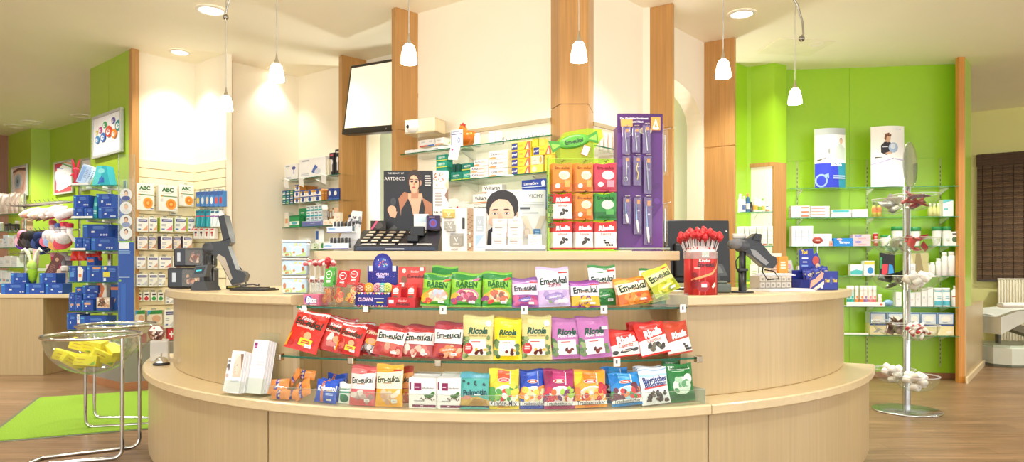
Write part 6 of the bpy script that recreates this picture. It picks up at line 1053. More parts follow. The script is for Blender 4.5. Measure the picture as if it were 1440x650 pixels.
for i, (x0, x1, y0, c, a) in enumerate(((398, 409, 342, 'E8ECE0', [('r', 0, .3, 1, .6, '8ABF6A')]), (410, 421, 339, 'F0F2EA', [('r', 0, .5, 1, .8, '5AA858')]), (423, 436, 335, 'EFEFE8', [('r', .5, .1, .9, .8, '6ABF5A')]), (438, 446, 342, 'E6EEDC', [('n', 5, .1, .1, .9, .9, .01, ['5AA040', '8AC060'], 2)]), (448, 459, 340, 'F2F2EC', [('e', .5, .5, .2, .35, '3E9A48')]), (443, 449, 322, 'F0F0F0', [('r', .2, .5, .8, .9, '3A6ABF'), ('r', .2, .1, .8, .3, 'C8506A')]))): put(WD, x0, x1, y0, ZD[3], .24 if i < 5 else .2, .06, 'tea_carton', 'pale carton on the lowest corner shelf ' + ['with a green band, nearest the bare wall', 'with dark green band, second from the wall', 'with a green flank, third along', 'with leaf spots, fourth along', 'with a round green mark, nearest the nail polish', 'tall with a blue head, behind'][i], 'carton', c, a)
# ---- slatted wall (frames WA, WB)
OFF = .022
def hang(f, x0, x1, y0, y1, dep, name, label, col, art, grp=None, side=None):
    a, b = f.on(x0, OFF+dep), f.on(x1, OFF+dep); c = (a+b)/2; w = (b-a).length*.96; z0, z1 = zof(y1, c.y), zof(y0, c.y)
    o = T(name, label, 'pack', (c.x, c.y, z0), f.rz, grp); m = MB('board'); h = z1-z0
    m.box(-w/2, 0, 0, w/2, dep-.006, h, col, .0015)
    if side: m.box(-w/2-.0004, .001, .001, w/2+.0004, dep-.007, h-.001, side); 
    m.art(flat(w, h), w, h, art, 'print'); m.box(-.018, dep*.5, h-.001, .018, dep*.5+.002, h+.02, 'E8E8E4', .0005, 'acryledge'); m.build('packet', o)
    m = MB('metal'); m.tube([(0, dep-.004, h+.014), (0, -.02, h+.014), (0, -.028, h+.022)], .0022, 'BDBDB8', seg=6); m.build('hook', o); return o
aa = [('t', 'ABC', .48, .83, .62, '1E6A2A', dict(b=.05, sy=1.05)), ('l', .12, .66, .88, .70, 1, 'D8D8CC'), ('r', .12, .555, .98, .59, '4A8A3A'), ('e', .16, .575, .05, .03, 'E8A030'), ('e', .66, .27, .28, .21, 'F2A43A'), ('e', .66, .27, .18, .14, 'E8842A'), ('e', .66, .27, .08, .06, 'F6C060'), ('l', .1, .34, .26, .5, 3, 'D8D4C8'), ('r', .8, .05, .97, .08, '5A6A9A')]
for i, (x0, x1, y0, y1) in enumerate(((191, 217, 258, 295.5), (222.5, 250, 261, 297), (251.5, 273, 260.5, 290))): hang(WA, x0, x1, y0, y1, (.05, .09, .04)[i], 'heat_patch_carton', ['large white carton with green letters and orange sun, nearest the blue panel', 'large white carton with green letters and orange sun, deepest middle stack', 'smaller white carton with green letters and orange sun in the corner'][i], 'F5F3EA', aa, side='ECE8D8')
HA = lambda acc, t=0: [('r', .12, .72, .92, .9, '3A3A7A'), ('r', .2, .78, .85, .84, 'C8C8E0'), ('p', [(.4, .1), (.95, .1), (.95, .5), (.75, .3)], acc), ('l', .1, .35, .45, .55, 2, 'B8BCC8'), ('r', .1, .14, .34, .22, '3A6AB0')]
rowsP = [(306.5, 326, ((192.5, 208.5, 'F5F4EE', 'E8A878', 'white plaster pack with blue band'), (209.5, 221.5, 'F5F4EE', 'E8B080', 'white plaster pack with blue band'), (225, 243.5, 'F2F3EC', 'E87A8A', 'white pack on a lime sleeve'), (245, 262.5, 'F2F3EC', 'E88A90', 'white pack on a lime sleeve'), (264, 274, 'F2F3EC', 'D87A80', 'white pack on a lime sleeve'))),
 (332.5, 351, ((193, 208, 'F3EEE2', 'D8987A', 'plaster pack with a dark violet top'), (208.5, 220, 'F0E6D6', 'C88A68', 'plaster pack with a dark violet top'), (226, 242.5, 'F3EEE2', 'D8906A', 'plaster pack with a dark violet top'), (243.5, 255, 'F0E2D0', 'C88060', 'plaster pack with a dark violet top'), (257, 270.5, 'F3EEE2', 'D8A080', 'plaster pack with a dark violet top'))),
 (361, 378, ((192, 205, 'F4F3EE', 'D8B8A0', 'white plaster pack with red side mark'), (207.5, 222.5, 'F4F3EE', 'D8A890', 'white plaster pack with red side mark'), (224, 241.5, 'F4F2EC', 'D07A6A', 'white plaster pack with red side mark'), (243, 255, 'F4F2EC', 'D09A88', 'white plaster pack with red side mark'))),
 (385.5, 403, ((191.5, 208, 'F4F4F0', 'C8D0D8', 'white dressing pack with blue label'), (209, 221.8, 'F2F0E8', 'D0C8B8', 'white dressing pack with blue label'), (222.8, 233, 'F2F0E8', 'C8C0B0', 'white dressing pack with blue label')))]
for r, (y0, y1, its) in enumerate(rowsP):
    for i, (x0, x1, c, acc, nm_) in enumerate(its): hang(WA, x0, x1, y0, y1, .06 if i % 2 else .09, 'plaster_pack', f'{nm_}, {od(r+1)} slat row, {od(i)} from the blue panel', c, HA(acc), f'plaster packs, {od(r+1)} row', side=('B8D030' if 'lime' in nm_ else '3A3468' if 'violet' in nm_ else None))
for i, (x0, x1, c) in enumerate(((190.6, 200.4, 'C8283A'), (201.2, 210.6, 'C8283A'), (212, 221, '2E9A48'), (222, 230.5, '2E9A48'))): hang(WA, x0, x1, 411, 423.5, .04, 'throat_pack', f'small white pack with a {["red", "red", "green", "green"][i]} flower, {od(i)} from the blue panel', 'F5F3EE', [('e', .5, .28, .36, .2, c), ('e', .5, .42, .16, .16, c), ('r', .22, .66, .82, .84, '3A2A34')])
hang(WA, 233, 245, 411, 428, .05, 'plaster_pack', 'white pack with dark band half behind the counter end', 'F4F2EC', HA('C8C8C8'))
for i, (x0, x1) in enumerate(((190, 204), (207, 228.5))): hang(WA, x0, x1, 436.5, 456, .07, 'sports_tape_pack', f'beige pack with green head and blue corner, {["narrower one by the blue panel", "wider one"][i]}', 'E8DCC8', [('r', 0, .72, 1, 1, '2E8A48'), ('p', [(0, .6), (.3, 1), (0, 1)], '3A9AD0'), ('e', .6, .4, .3, .25, 'D8A888')])
hang(WA, 231, 246, 436, 461, .06, 'plaster_pack', 'tall white pack with a dark band low beside the counter', 'F2F2EC', HA('D0D0D0'))
hang(WA, 236, 246, 462, 478, .05, 'first_aid_pack', 'red pack low on the slatted wall behind the chocolate jar', 'C8303A', [('r', .4, .2, .6, .8, 'F4F0EC'), ('r', .2, .4, .8, .6, 'F4F0EC')]); hang(WA, 190, 207, 470, 484, .05, 'first_aid_pack', 'dark red pack low on the slatted wall near the blue panel', 'A82A34', [('r', .1, .1, .5, .4, '2A3A7A')])
for i in range(6): hang(WB, 275.5+i*6.4, 281.3+i*6.4, 270-i*.3, 290.5, .05, 'pacifier_pack', f'blue blister pack with a {["yellow", "pale", "cream", "white", "red", "dark red"][i]} teat, {od(i)} from the corner', '4A86C8', [('r', .0, .75, 1, 1, '2A5AA8'), ('e', .5, .4, .32, .24, ['E8C848', 'D8E4EC', 'E8D0B0', 'F0F0EC', 'D8483A', 'B83038'][i])])
for i in range(5): hang(WB, 275+i*6.5+(1.5 if i > 1 else 0), 281+i*6.5+(1.5 if i > 1 else 0), 296, 319, .06, 'brush_pack', f'{["teal", "teal", "teal", "white and violet", "white and violet"][i]} brush pack, {od(i)} from the corner', '1E98A8' if i < 3 else 'E8F0F2', [('r', 0, .6, 1, .68, 'C84A6A' if i < 3 else '8A4AA0'), ('r', .1, .85, .9, .97, '126A88'), ('p', [(.2, .05), (.5, .6), (.8, .6), (.4, .05)], '4AC0C8' if i < 3 else 'C8D8E0')])
for i in range(4): hang(WB, 275+i*7.6-3, 281.5+i*7.6-3, 321, 336, .05, 'blade_pack', f'white pack with red and black tool picture below teal packs, {od(i)} from the corner', 'F2EEE6', [('r', .2, .8, .9, .95, 'D83A3A'), ('r', .25, .5, .75, .68, ['2A2A5A', '2A2A2A', 'C8303A', 'C8303A'][i]), ('r', .4, .25, .65, .5, ['D04048', '3A2A2A', '8A2028', 'C83A3A'][i])])
p = WA.on(245, OFF+.04); t = T('shelf_label', 'small framed label strip between the cartons on the slatted wall', 'label', (p.x, p.y, zof(303, p.y)), WA.rz); m = MB('print'); m.box(-.035, 0, 0, .035, .03, .03, 'D8D4C8', .001); m.art(flat(.07, .03), .07, .03, [('l', .1, .3, .9, .7, 1, '6A6A6A')]); m.build('label_plate', t)
# ================================================================= the green wing on the left
# service desk with blue cartons
Yf = 7.23; a = pt(-40, 528, Yf); b = pt(61, 528, Yf); zt = zof(414, Yf)
t = T('service_desk', 'pale beech block desk with a recessed side, holding blue cartons', 'desk', ((a.x+b.x)/2, Yf, 0)); w = b.x-a.x
MB('beech').box(-w/2, 0, .0, w/2, .04, zt-.04, BEECH, .003).build('front_panel', t)
m = MB('beech_top'); m.box(-w/2, -.005, zt-.04, w/2+.28, .75, zt, BEECHT, .004); m.build('desk_top', t)
MB('beech').box(w/2-.02, .04, 0, w/2, .7, zt-.04, 'C8AC80', .002).build('side_panel', t); MB('beech').box(w/2+.0, .42, 0, w/2+.26, .46, zt-.04, 'C8AC80', .002).build('recessed_panel', t)
BL = '1F4AA6'
def bluebox(nm, label, p, rz, w, d, h, circ=2, col=BL, grp=None, extra=()):
    art = [('r', 0, 0, .18, 1, '2A66C0'), ('r', .03, .78, .15, .88, '6AC0D8'), ('l', .4, .6, .92, .85, 3, '5A86D0'), *[('e', .93-.11*k, .2, .048*min(1, h/w*1.6), .048*w/h*min(1, h/w*1.6), 'E8EEF6') for k in range(circ)], *[('e', .93-.11*k, .2, .03*min(1, h/w*1.6), .03*w/h*min(1, h/w*1.6), 'A8BCD8') for k in range(circ)], ('r', .34, .35, .46, .5, 'DCE4F0'), *extra]
    return carton(nm, label, 'carton', p, rz, w, d, h, col, art, grp, side='2858B4', top='1A3E92')
s = 7.3/FPX
for i, (x0, x1, y0, y1, lb) in enumerate(((1, 35, 398.5, 413, 'bottom one nearest the wall shelves'), (36, 62.5, 398.5, 413, 'bottom middle one'), (63.5, 88, 398.5, 413, 'bottom one nearest the blue shelf unit'), (15, 37, 383, 398, 'top one nearest the wall shelves'), (55, 79, 383, 398, 'top one nearest the blue shelf unit'))):
    p = pt((x0+x1)/2, 0, 7.3); hb = 14.6*s; bluebox('glove_carton', f'dark blue carton on the desk, {lb}', (p.x, 7.3, zt+.001+(hb+.001)*(i > 2)), 0, (x1-x0)*s*.98, .16, hb, 2, grp='dark blue cartons on the service desk')
p = pt(44, 395, 7.34); t = T('plush_toy', 'lime green egg shaped plush figure with long ears between the top blue cartons', 'plush toy', (p.x, 7.36, zt+.115), .2)
m = MB('cloth'); m.ball((0, 0, .12), (.046, .046, .12), '9CCB3A', seg=16, rings=10); m.ball((0, -.01, .19), (.05, .045, .06), 'B8DC6A', seg=14, rings=8); m.build('body', t)
for k, sg in enumerate((-1, 1)): m = MB('cloth'); m.tube([(sg*.02, 0, .24), (sg*.045, 0, .33), (sg*.075, -.01, .37), (sg*.10, -.02, .35)], [.016, .02, .018, .008], 'E8EED8', seg=8); m.build('ear', t)
m = MB('cloth'); m.prism([(-.03, .16), (.03, .16), (.045, .36), (-.02, .38)], .055, .06, 'E0B8B0'); m.build('pink_flap', t)
p = pt(63, 394, 7.36); t = T('menu_card', 'dark brown folded card leaning between the blue cartons', 'card', (p.x-.02, 7.38, zt+.115)); m = MB('print'); m.M = Matrix.Rotation(.5, 4, 'Y'); m.box(-.05, 0, .03, .05, .004, .36, '5A2E2A', .0008); m.art(flat(.1, .33, 0, None, .03), .1, .33, [('l', .2, .1, .8, .6, 8, '8A5A50'), ('e', .5, .8, .2, .06, 'B8907A')]); m.M = None; m.build('card_sheet', t)
# pictures on the walls
def picture(label, q0, q1, y0, y1, f, off, art, base='F6F6F8', frame='B9BCB4'):
    a, b = f.on(q0, off), f.on(q1, off); c = (a+b)/2; w = (b-a).length; z0, z1 = zof(y1, c.y), zof(y0, c.y); h = z1-z0
    t = T('wall_picture', label, 'picture', (c.x, c.y, z0), f.rz); fw = .028
    m = MB('metal' if 0 else 'plastic'); m.box(-w/2, 0, 0, w/2, .03, fw, frame, .004); m.box(-w/2, 0, h-fw, w/2, .03, h, frame, .004); m.box(-w/2, 0, fw, -w/2+fw, .03, h-fw, frame, .004); m.box(w/2-fw, 0, fw, w/2, .03, h-fw, frame, .004); m.build('picture_frame', t)
    m = MB('print'); m.box(-w/2+.01, .012, .01, w/2-.01, .02, h-.01, base); m.art(flat(w-2*fw, h-2*fw, .012, None, fw), w-2*fw, h-2*fw, art, None, .001, .0004); m.build('picture_print', t); return t
EYE = [('p', [(.1, .98), (.95, .98), (.98, .2), (.8, .02), (.35, .02), (.12, .5)], 'E8C0AC'), ('e', .45, .55, .34, .30, 'F0D8CC'), ('e', .42, .5, .24, .28, 'C8D4DC'), ('e', .42, .5, .16, .2, '9AB0C0'), ('e', .42, .5, .06, .08, '4A5A68'), ('p', [(.1, .82), (.5, .9), (.95, .84), (.95, .93), (.45, .98), (.1, .9)], '6A4A3C'), ('p', [(.7, .2), (.9, .6), (.8, .1)], 'D8A08A')]
picture('framed close-up picture of an eye on the far green wall', 14.5, 37, 233, 277, WL1, .035, EYE)
picture('framed picture of white paper with red pencils on the green wall', 75, 101.5, 226, 273, WL3, .035, [('p', [(0, 1), (.55, 1), (0, .72)], 'C83A4A'), ('p', [(.0, .0), (1, .0), (1, .22)], 'D8505A'), ('p', [(.02, .55), (.22, .04), (.0, .0)], 'D04A5A'), ('p', [(.1, .1), (.92, .2), (.95, .72), (.12, .84)], 'FAFAFC'), ('p', [(.3, 1), (1, .76), (1, .81), (.42, 1)], '5AA85A'), ('p', [(.5, 1), (1, .88), (1, .93), (.65, 1)], 'E8A040'), ('p', [(.1, .86), (.5, .78), (.5, .8), (.1, .89)], '3A5AB0'), ('l', .25, .3, .8, .65, 4, 'E4E6EC')])
picture('framed pale picture half hidden by the green partition', 113, 131, 222, 268, WL3, .035, [('r', .2, .2, .8, .8, 'D8E0EC'), ('p', [(.1, .1), (.5, .9), (.6, .1)], 'E8ECF2')])
bl = []
for (u, v, r, c) in ((.13, .62, .055, 'D8C84A'), (.27, .66, .075, 'B83A8A'), (.44, .76, .075, '2E9A5A'), (.75, .80, .07, '5A4AA8'), (.93, .63, .11, '1E8A84'), (.17, .42, .085, '4A90C8'), (.39, .44, .10, '2E6AB8'), (.60, .55, .12, 'D2492E'), (.80, .45, .10, 'E8862E')): bl += [('e', u, v, r, r*1.25, c), ('e', u-.02, v-.01, r*.55, r*.7, 'F2F0F0'), ('l', u-r*.35, v-r*.4, u+r*.25, v+r*.4, 2, c)]
picture('framed picture of colourful lettered balls on the green partition', 128.5, 169.5, 158, 219, WP, .04, [('e', .5, .28, .3, .04, 'DCDCE4')]+bl)
# blue shelf unit before the green partition
ZU6 = [1.911, 1.604, 1.31, 1.017, .749, .575]; Yb = 6.2
FB = Frame((pt(95, 0, Yb+.05).x, Yb+.05), (pt(168, 0, Yb).x, Yb)); FB = Frame(FB.a+FB.n*-.34, FB.b+FB.n*-.34)
def SB(x): return FB.on(x, .34)
t = SU = T('shelf_unit', 'free-standing shelf unit with grey posts and glass shelves full of blue cartons', 'shelf unit', (FB.a.x, FB.a.y, 0), FB.rz); L = (FB.b-FB.a).length
for x in (.16, L-.19):
    m = MB('metal'); m.box(x-.018, .0, .02, x+.018, .03, 2.0, 'C4C6BE', .004); m.build('post', t)
for z in ZU6:
    m = MB('glass'); m.prism([(0, 0), (0, -.338), (L, -.338), (L-.15, 0)], z-.008, z, 'FFFFFF', ax='z'); m.box(0, -.342, z-.008, L, -.34, z, '2C6A58', 0, 'glassedge'); m.build('glass_shelf', t)
    
    for x in (.15, L-.2): MB('plastic').box(x, -.3, z-.028, x+.02, 0, z-.009, 'E4E6DE', .002).build('shelf_rail', t)
for z, x0, x1 in ((ZU6[0], 101, 124), (ZU6[1], 100, 130), (ZU6[2], 99, 120)):
    a, b = FB.on(x0, .35), FB.on(x1, .35); c = (a+b)/2; m = MB('plastic'); m.box(-(b-a).length/2, 0, 0, (b-a).length/2, .004, .02, 'F2F2EE', .001); tag(m.build('label_holder', loc=(c.x, c.y, z+.001), rz=FB.rz), f'white price rail clipped on the {["top", "second", "third"][ZU6.index(z)]} shelf of the blue unit', 'label', 'white price rails of the blue unit')
def ub(k, x0, x1, y0, off, label, circ=3, dep=.16, zz=0, h=None, col=BL, extra=(), nm='glove_carton'):
    a, b = FB.on(x0, off), FB.on(x1, off); c = (a+b)/2; w = (b-a).length*.97; z = ZU6[k]+.001+zz
    return bluebox(nm, label, (c.x, c.y, z), FB.rz, w, dep, h or zof(y0, c.y)-z, circ, col, None, extra)
ub(1, 103, 117.5, 288, .30, 'blue carton, bottom shelf-left one on the second shelf'.replace('shelf-left one', 'one by the bunny'), 0, h=.108); ub(1, 103, 125, 272, .28, 'blue carton with three white circles stacked at the bunny end of the second shelf', 3, zz=.109, h=.112)
ub(1, 118.5, 130.5, 289, .31, 'small blue carton with circles in a column, second shelf front', 1, .1, h=.10)
ub(1, 138, 164, 289, .30, 'wide blue carton at the bottom, second shelf, panel end', 3, h=.106); ub(1, 135, 157, 270, .29, 'blue carton with circles on top, second shelf, panel end', 3, zz=.108, h=.122)
c = FB.on(132.5, .3); t = T('teal_leaflet', 'narrow teal upright leaflet between the blue cartons of the second shelf', 'leaflet', (c.x, c.y, ZU6[1]+.001), FB.rz); m = MB('print'); m.M = Matrix.Rotation(.12, 4, 'Y'); m.prism([(-.02, 0), (.025, 0), (.0, .2), (-.02, .2)], 0, .02, '1E98A8'); m.art(flat(.05, .19, -.0002), .05, .19, [('e', .5, .7, .3, .1, '7AD0C8'), ('l', .2, .2, .8, .4, 2, 'B8E4E0')]); m.M = None; m.build('sheet', t)
ub(2, 105, 116, 333, .30, 'blue carton at the bunny end of the third shelf, bottom row', 0, h=.12); ub(2, 117, 126.5, 334, .30, 'blue carton second in the bottom row of the third shelf', 0, .1, h=.115); ub(2, 128, 160, 334, .30, 'long blue carton with three circles in the bottom row of the third shelf', 3, h=.117); ub(2, 116, 153, 315, .27, 'long blue carton on top of the third shelf row', 3, zz=.122, h=.122)
c = FB.on(164, .2); carton('bandage_carton', 'tall narrow blue carton with a leg picture at the panel end of the third shelf', 'carton', (c.x, c.y, ZU6[2]+.001), FB.rz, .04, .1, .20, '2A5AA8', [('e', .5, .3, .35, .2, 'C89A80'), ('r', 0, .7, 1, 1, '1E3E88')])
ub(3, 97, 107.5, 377, .30, 'blue carton with a pale flash at the toy end of the fourth shelf', 0, h=.15, extra=[('r', .2, .3, .7, .6, '5A9AD8')]); ub(3, 108, 121.5, 378, .30, 'blue and orange carton with a curved white window on the fourth shelf', 0, h=.145, extra=[('p', [(.1, .0), (.6, .1), (.7, .8), (.4, 1), (.1, 1)], 'F0ECE4'), ('r', .2, .3, .5, .5, 'E88A4A')]); ub(3, 122, 143, 377, .30, 'blue carton with an orange line in the middle of the fourth shelf', 0, h=.15, extra=[('r', .4, .82, .95, .9, 'E8A05A')]); ub(3, 143, 167, 377, .30, 'blue carton with a yellow label at the panel end of the fourth shelf', 0, h=.15, extra=[('r', .08, .3, .48, .62, 'E8D840'), ('r', .1, .06, .25, .24, 'E8EEF6'), ('e', .2, .85, .08, .1, 'F0D8C0')]); ub(3, 122, 133, 365, .26, 'small blue and orange carton on top of the fourth shelf row', 0, .1, zz=.152, h=.08, extra=[('r', .1, .4, .9, .7, 'D8784A')])
for i, (x0, x1, zz, h, e) in enumerate(((97, 105, 0, .085, 1), (97, 105, .087, .08, 0), (105.5, 114, 0, .085, 1), (106, 115, .087, .06, 0), (106, 116, .149, .07, 1), (114.5, 131, 0, .1, 1), (117, 136, .103, .055, 0), (116, 138, .16, .075, 0))): ub(4, x0, x1, 0, .30 if zz == 0 else .27, f'blue carton of the crowded fifth shelf, {["first column bottom", "first column top", "second column bottom", "second column middle", "second column top", "third column bottom", "third column middle, flat", "third column top with circles"][i]}', 2 if i == 7 else 0, .12, zz, h, '2448A4' if i % 2 else BL, [('r', .25, .55, .8, .75, 'D8A888')] if e else [])
c = FB.on(143, .24); carton('bandage_carton', 'cream and orange carton behind the brown picture card on the fifth shelf', 'carton', (c.x, c.y, ZU6[4]+.12), FB.rz, .095, .05, .17, 'F0E4D0', [('p', [(0, 0), (.5, 0), (.8, .5), (.4, 1), (0, 1)], 'E8804A'), ('e', .25, .3, .15, .1, 'F4F0E8')])
c = FB.on(145, .3); carton('picture_card_box', 'carton with a photo of people in brown tones on the fifth shelf', 'carton', (c.x, c.y, ZU6[4]+.001), FB.rz, .13, .06, .125, '3A4A8E', [('r', 0, .2, 1, 1, 'D8C0A8'), ('n', 16, .08, .3, .92, .85, .017, ['8A5A40', 'E8D4C0', '5A3A2A', 'C89878', 'F0E8E0'], 5), ('r', 0, 0, 1, .2, '24489E')])
c = FB.on(161, .24); carton('bandage_carton', 'tall blue carton with an orange hand at the panel end of the fifth shelf', 'carton', (c.x, c.y, ZU6[4]+.001), FB.rz, .075, .08, .24, '2456A8', [('r', 0, .8, 1, .92, 'D87850'), ('p', [(.1, .3), (.7, .5), (.6, .35), (.2, .2)], 'D8A080')])
for i, (x0, x1, h) in enumerate(((94, 107, .15), (107.5, 112, .14), (112, 150, .125))): ub(5, x0, x1, 0, .3, f'lowest shelf {["tall blue carton at the desk end", "narrow white and red carton", "long blue carton with three circles"][i]} of the blue unit', [0, 0, 3][i], .14, 0, h, BL if i != 1 else 'F0ECEA', [('r', .1, .1, .9, .4, 'D04A50')] if i == 1 else [])
# top of the unit: bunny, brochures, teal prism
c = FB.on(107, .22); t = T('bunny_figure', 'crimson rabbit figure with two upright ears on top of the blue unit', 'figurine', (c.x, c.y, ZU6[0]+.002), .1); s6 = c.y/FPX
m = MB('lacquer'); m.lathe([(0, 0), (.03, .002), (.026, .02), (.018, .06), (.03, .10), (.018, .125), (.03, .15), (.028, .17), (0, .185)], 'C8243E', seg=14); m.build('body', t)
for sg in (-1, 1): m = MB('lacquer'); m.tube([(sg*.012, 0, .165), (sg*.022, 0, .21), (sg*.034, 0, .26)], [.010, .013, .004], 'C8243E', seg=8); m.build('ear', t); m = MB('lacquer'); m.tube([(sg*.02, -.005, .125), (sg*.045, -.015, .10)], [.009, .006], 'D84A5C', seg=8); m.build('arm', t)
for k in range(3):
    c = FB.on(111+4*k, .27-.04*k); t = T('tilted_brochure', f'pale blue brochure leaning on the top shelf, {od(k)} from the rabbit', 'brochure', (c.x, c.y, ZU6[0]+.012), FB.rz, 'leaning brochures on top of the blue unit'); m = MB('print'); m.M = Matrix.Rotation(.35, 4, 'Y') @ Matrix.Rotation(-.12, 4, 'X'); m.box(-.045, 0, .02, .045, .004, .2, ['A8C0DC', 'DCE6F0', 'F0F4F6'][k], .0008); m.art(flat(.09, .18, 0, None, .02), .09, .18, [('r', .1, .1, .5, .9, ['7A9CC8', 'B8CCE0', 'DCE8F0'][k]), ('l', .55, .3, .9, .8, 5, '8AA0C0')]); m.M = None; m.build('brochure_sheet', t)
c = FB.on(143, .25); t = T('tent_display', 'turquoise tent shaped display card on top of the blue unit', 'display card', (c.x, c.y, ZU6[0]+.002), FB.rz); m = MB('print'); m.prism([(-.10, 0), (.085, 0), (.045, .19), (-.05, .19)], 0, .1, '2AAFC0'); m.art(lambda u, v, o: (-.10+.05*v+u*(.185-.09*v), -o, v*.19), .15, .19, [('p', [(0, 0), (.45, 0), (.55, 1), (0, 1)], '58CDD4'), ('e', .5, .75, .3, .12, '8ADCE0'), ('r', .38, .18, .68, .42, '2A60B8'), ('p', [(.3, .12), (.5, .5), (.6, .45), (.42, .1)], '3A7AC8')]); m.build('folded_card', t)
# tall clear panel with portraits, blue foot
Yp = 6.14; a, b = pt(165.5, 0, Yp), pt(187.5, 0, Yp-.02); w = b.x-a.x; hp = zof(217, Yp); U6 = SU; cl = MB('acryl'); M6 = (Matrix.Translation((FB.a.x, FB.a.y, 0)) @ Matrix.Rotation(FB.rz, 4, 'Z')).inverted() @ Matrix.Translation(((a.x+b.x)/2, Yp, 0)) @ Matrix.Rotation(-.05, 4, 'Z')
m = cl; m.box(-w/2, 0, .62, w/2, .012, hp, 'FFFFFF', .001); m.box(-w/2, .001, .62, -w/2+.004, .012, hp, 'FFFFFF', 0, 'acryledge'); m.box(w/2-.004, .001, .62, w/2, .012, hp, 'FFFFFF', 0, 'acryledge'); t = tag(m.build('sign_panel', U6, M=M6), 'tall clear panel with four round portraits above a blue lower half')
hb = zof(341, Yp)-.63; m = MB('print'); m.box(-w/2+.004, -.002, .63, w/2-.004, -.0005, .63+hb, '1E4FA8'); m.box(-w/2+.004, -.002, .63+hb, w/2-.004, -.0005, .63+hb+.012, '8AC040')
m.art(flat(w, hb, -.002, None, .63), w, hb, [('l', 0.1, 0.905, 0.9, 1, 1, 'E8F0FA'), ('l', 0.08, 0.88, 0.92, 0.98, 1, 'E8F0FA'), ('l', .1, .86, .9, .905, 3, '8AB0E0'), ('l', .1, .57, .95, .58, 1, 'C8D8F0'), ('e', .14, .535, .09, .014, '8AC040'), ('r', .2, .0, .5, .5, '2A60BC')]); m.build('blue_print', t)
for k, y in enumerate((274, 292.5, 311, 328)):
    z = zof(y, Yp); m = MB('print'); rr = w*.38; hr, sk, cl = [('8A8078', 'E8C8B0', '4A5A9A'), ('C8B8A0', 'E8C4A8', 'D8DCE0'), ('6A4A38', 'E0B898', '8A9CC0'), ('3A3430', 'E8C8B0', 'E8ECF0')][k]
    m.art(flat(2*rr, 2*rr, -.001, None, z-rr), 2*rr, 2*rr, [('e', .5, .5, .5, .5, 'E4E8EA'), ('e', .5, .22, .34, .2, cl), ('e', .5, .62, .17, .22, hr), ('e', .5, .56, .13, .17, sk), ('e', .45, .59, .015, .012, '4A3A34'), ('e', .55, .59, .015, .012, '4A3A34'), ('e', .5, .48, .04, .012, 'B87A70')], e0=.0006); tag(m.build('round_portrait', t), ['portrait of a person with arms raised', 'portrait of a fair-haired person', 'portrait of a person facing sideways', 'portrait of a dark-haired person'][k])
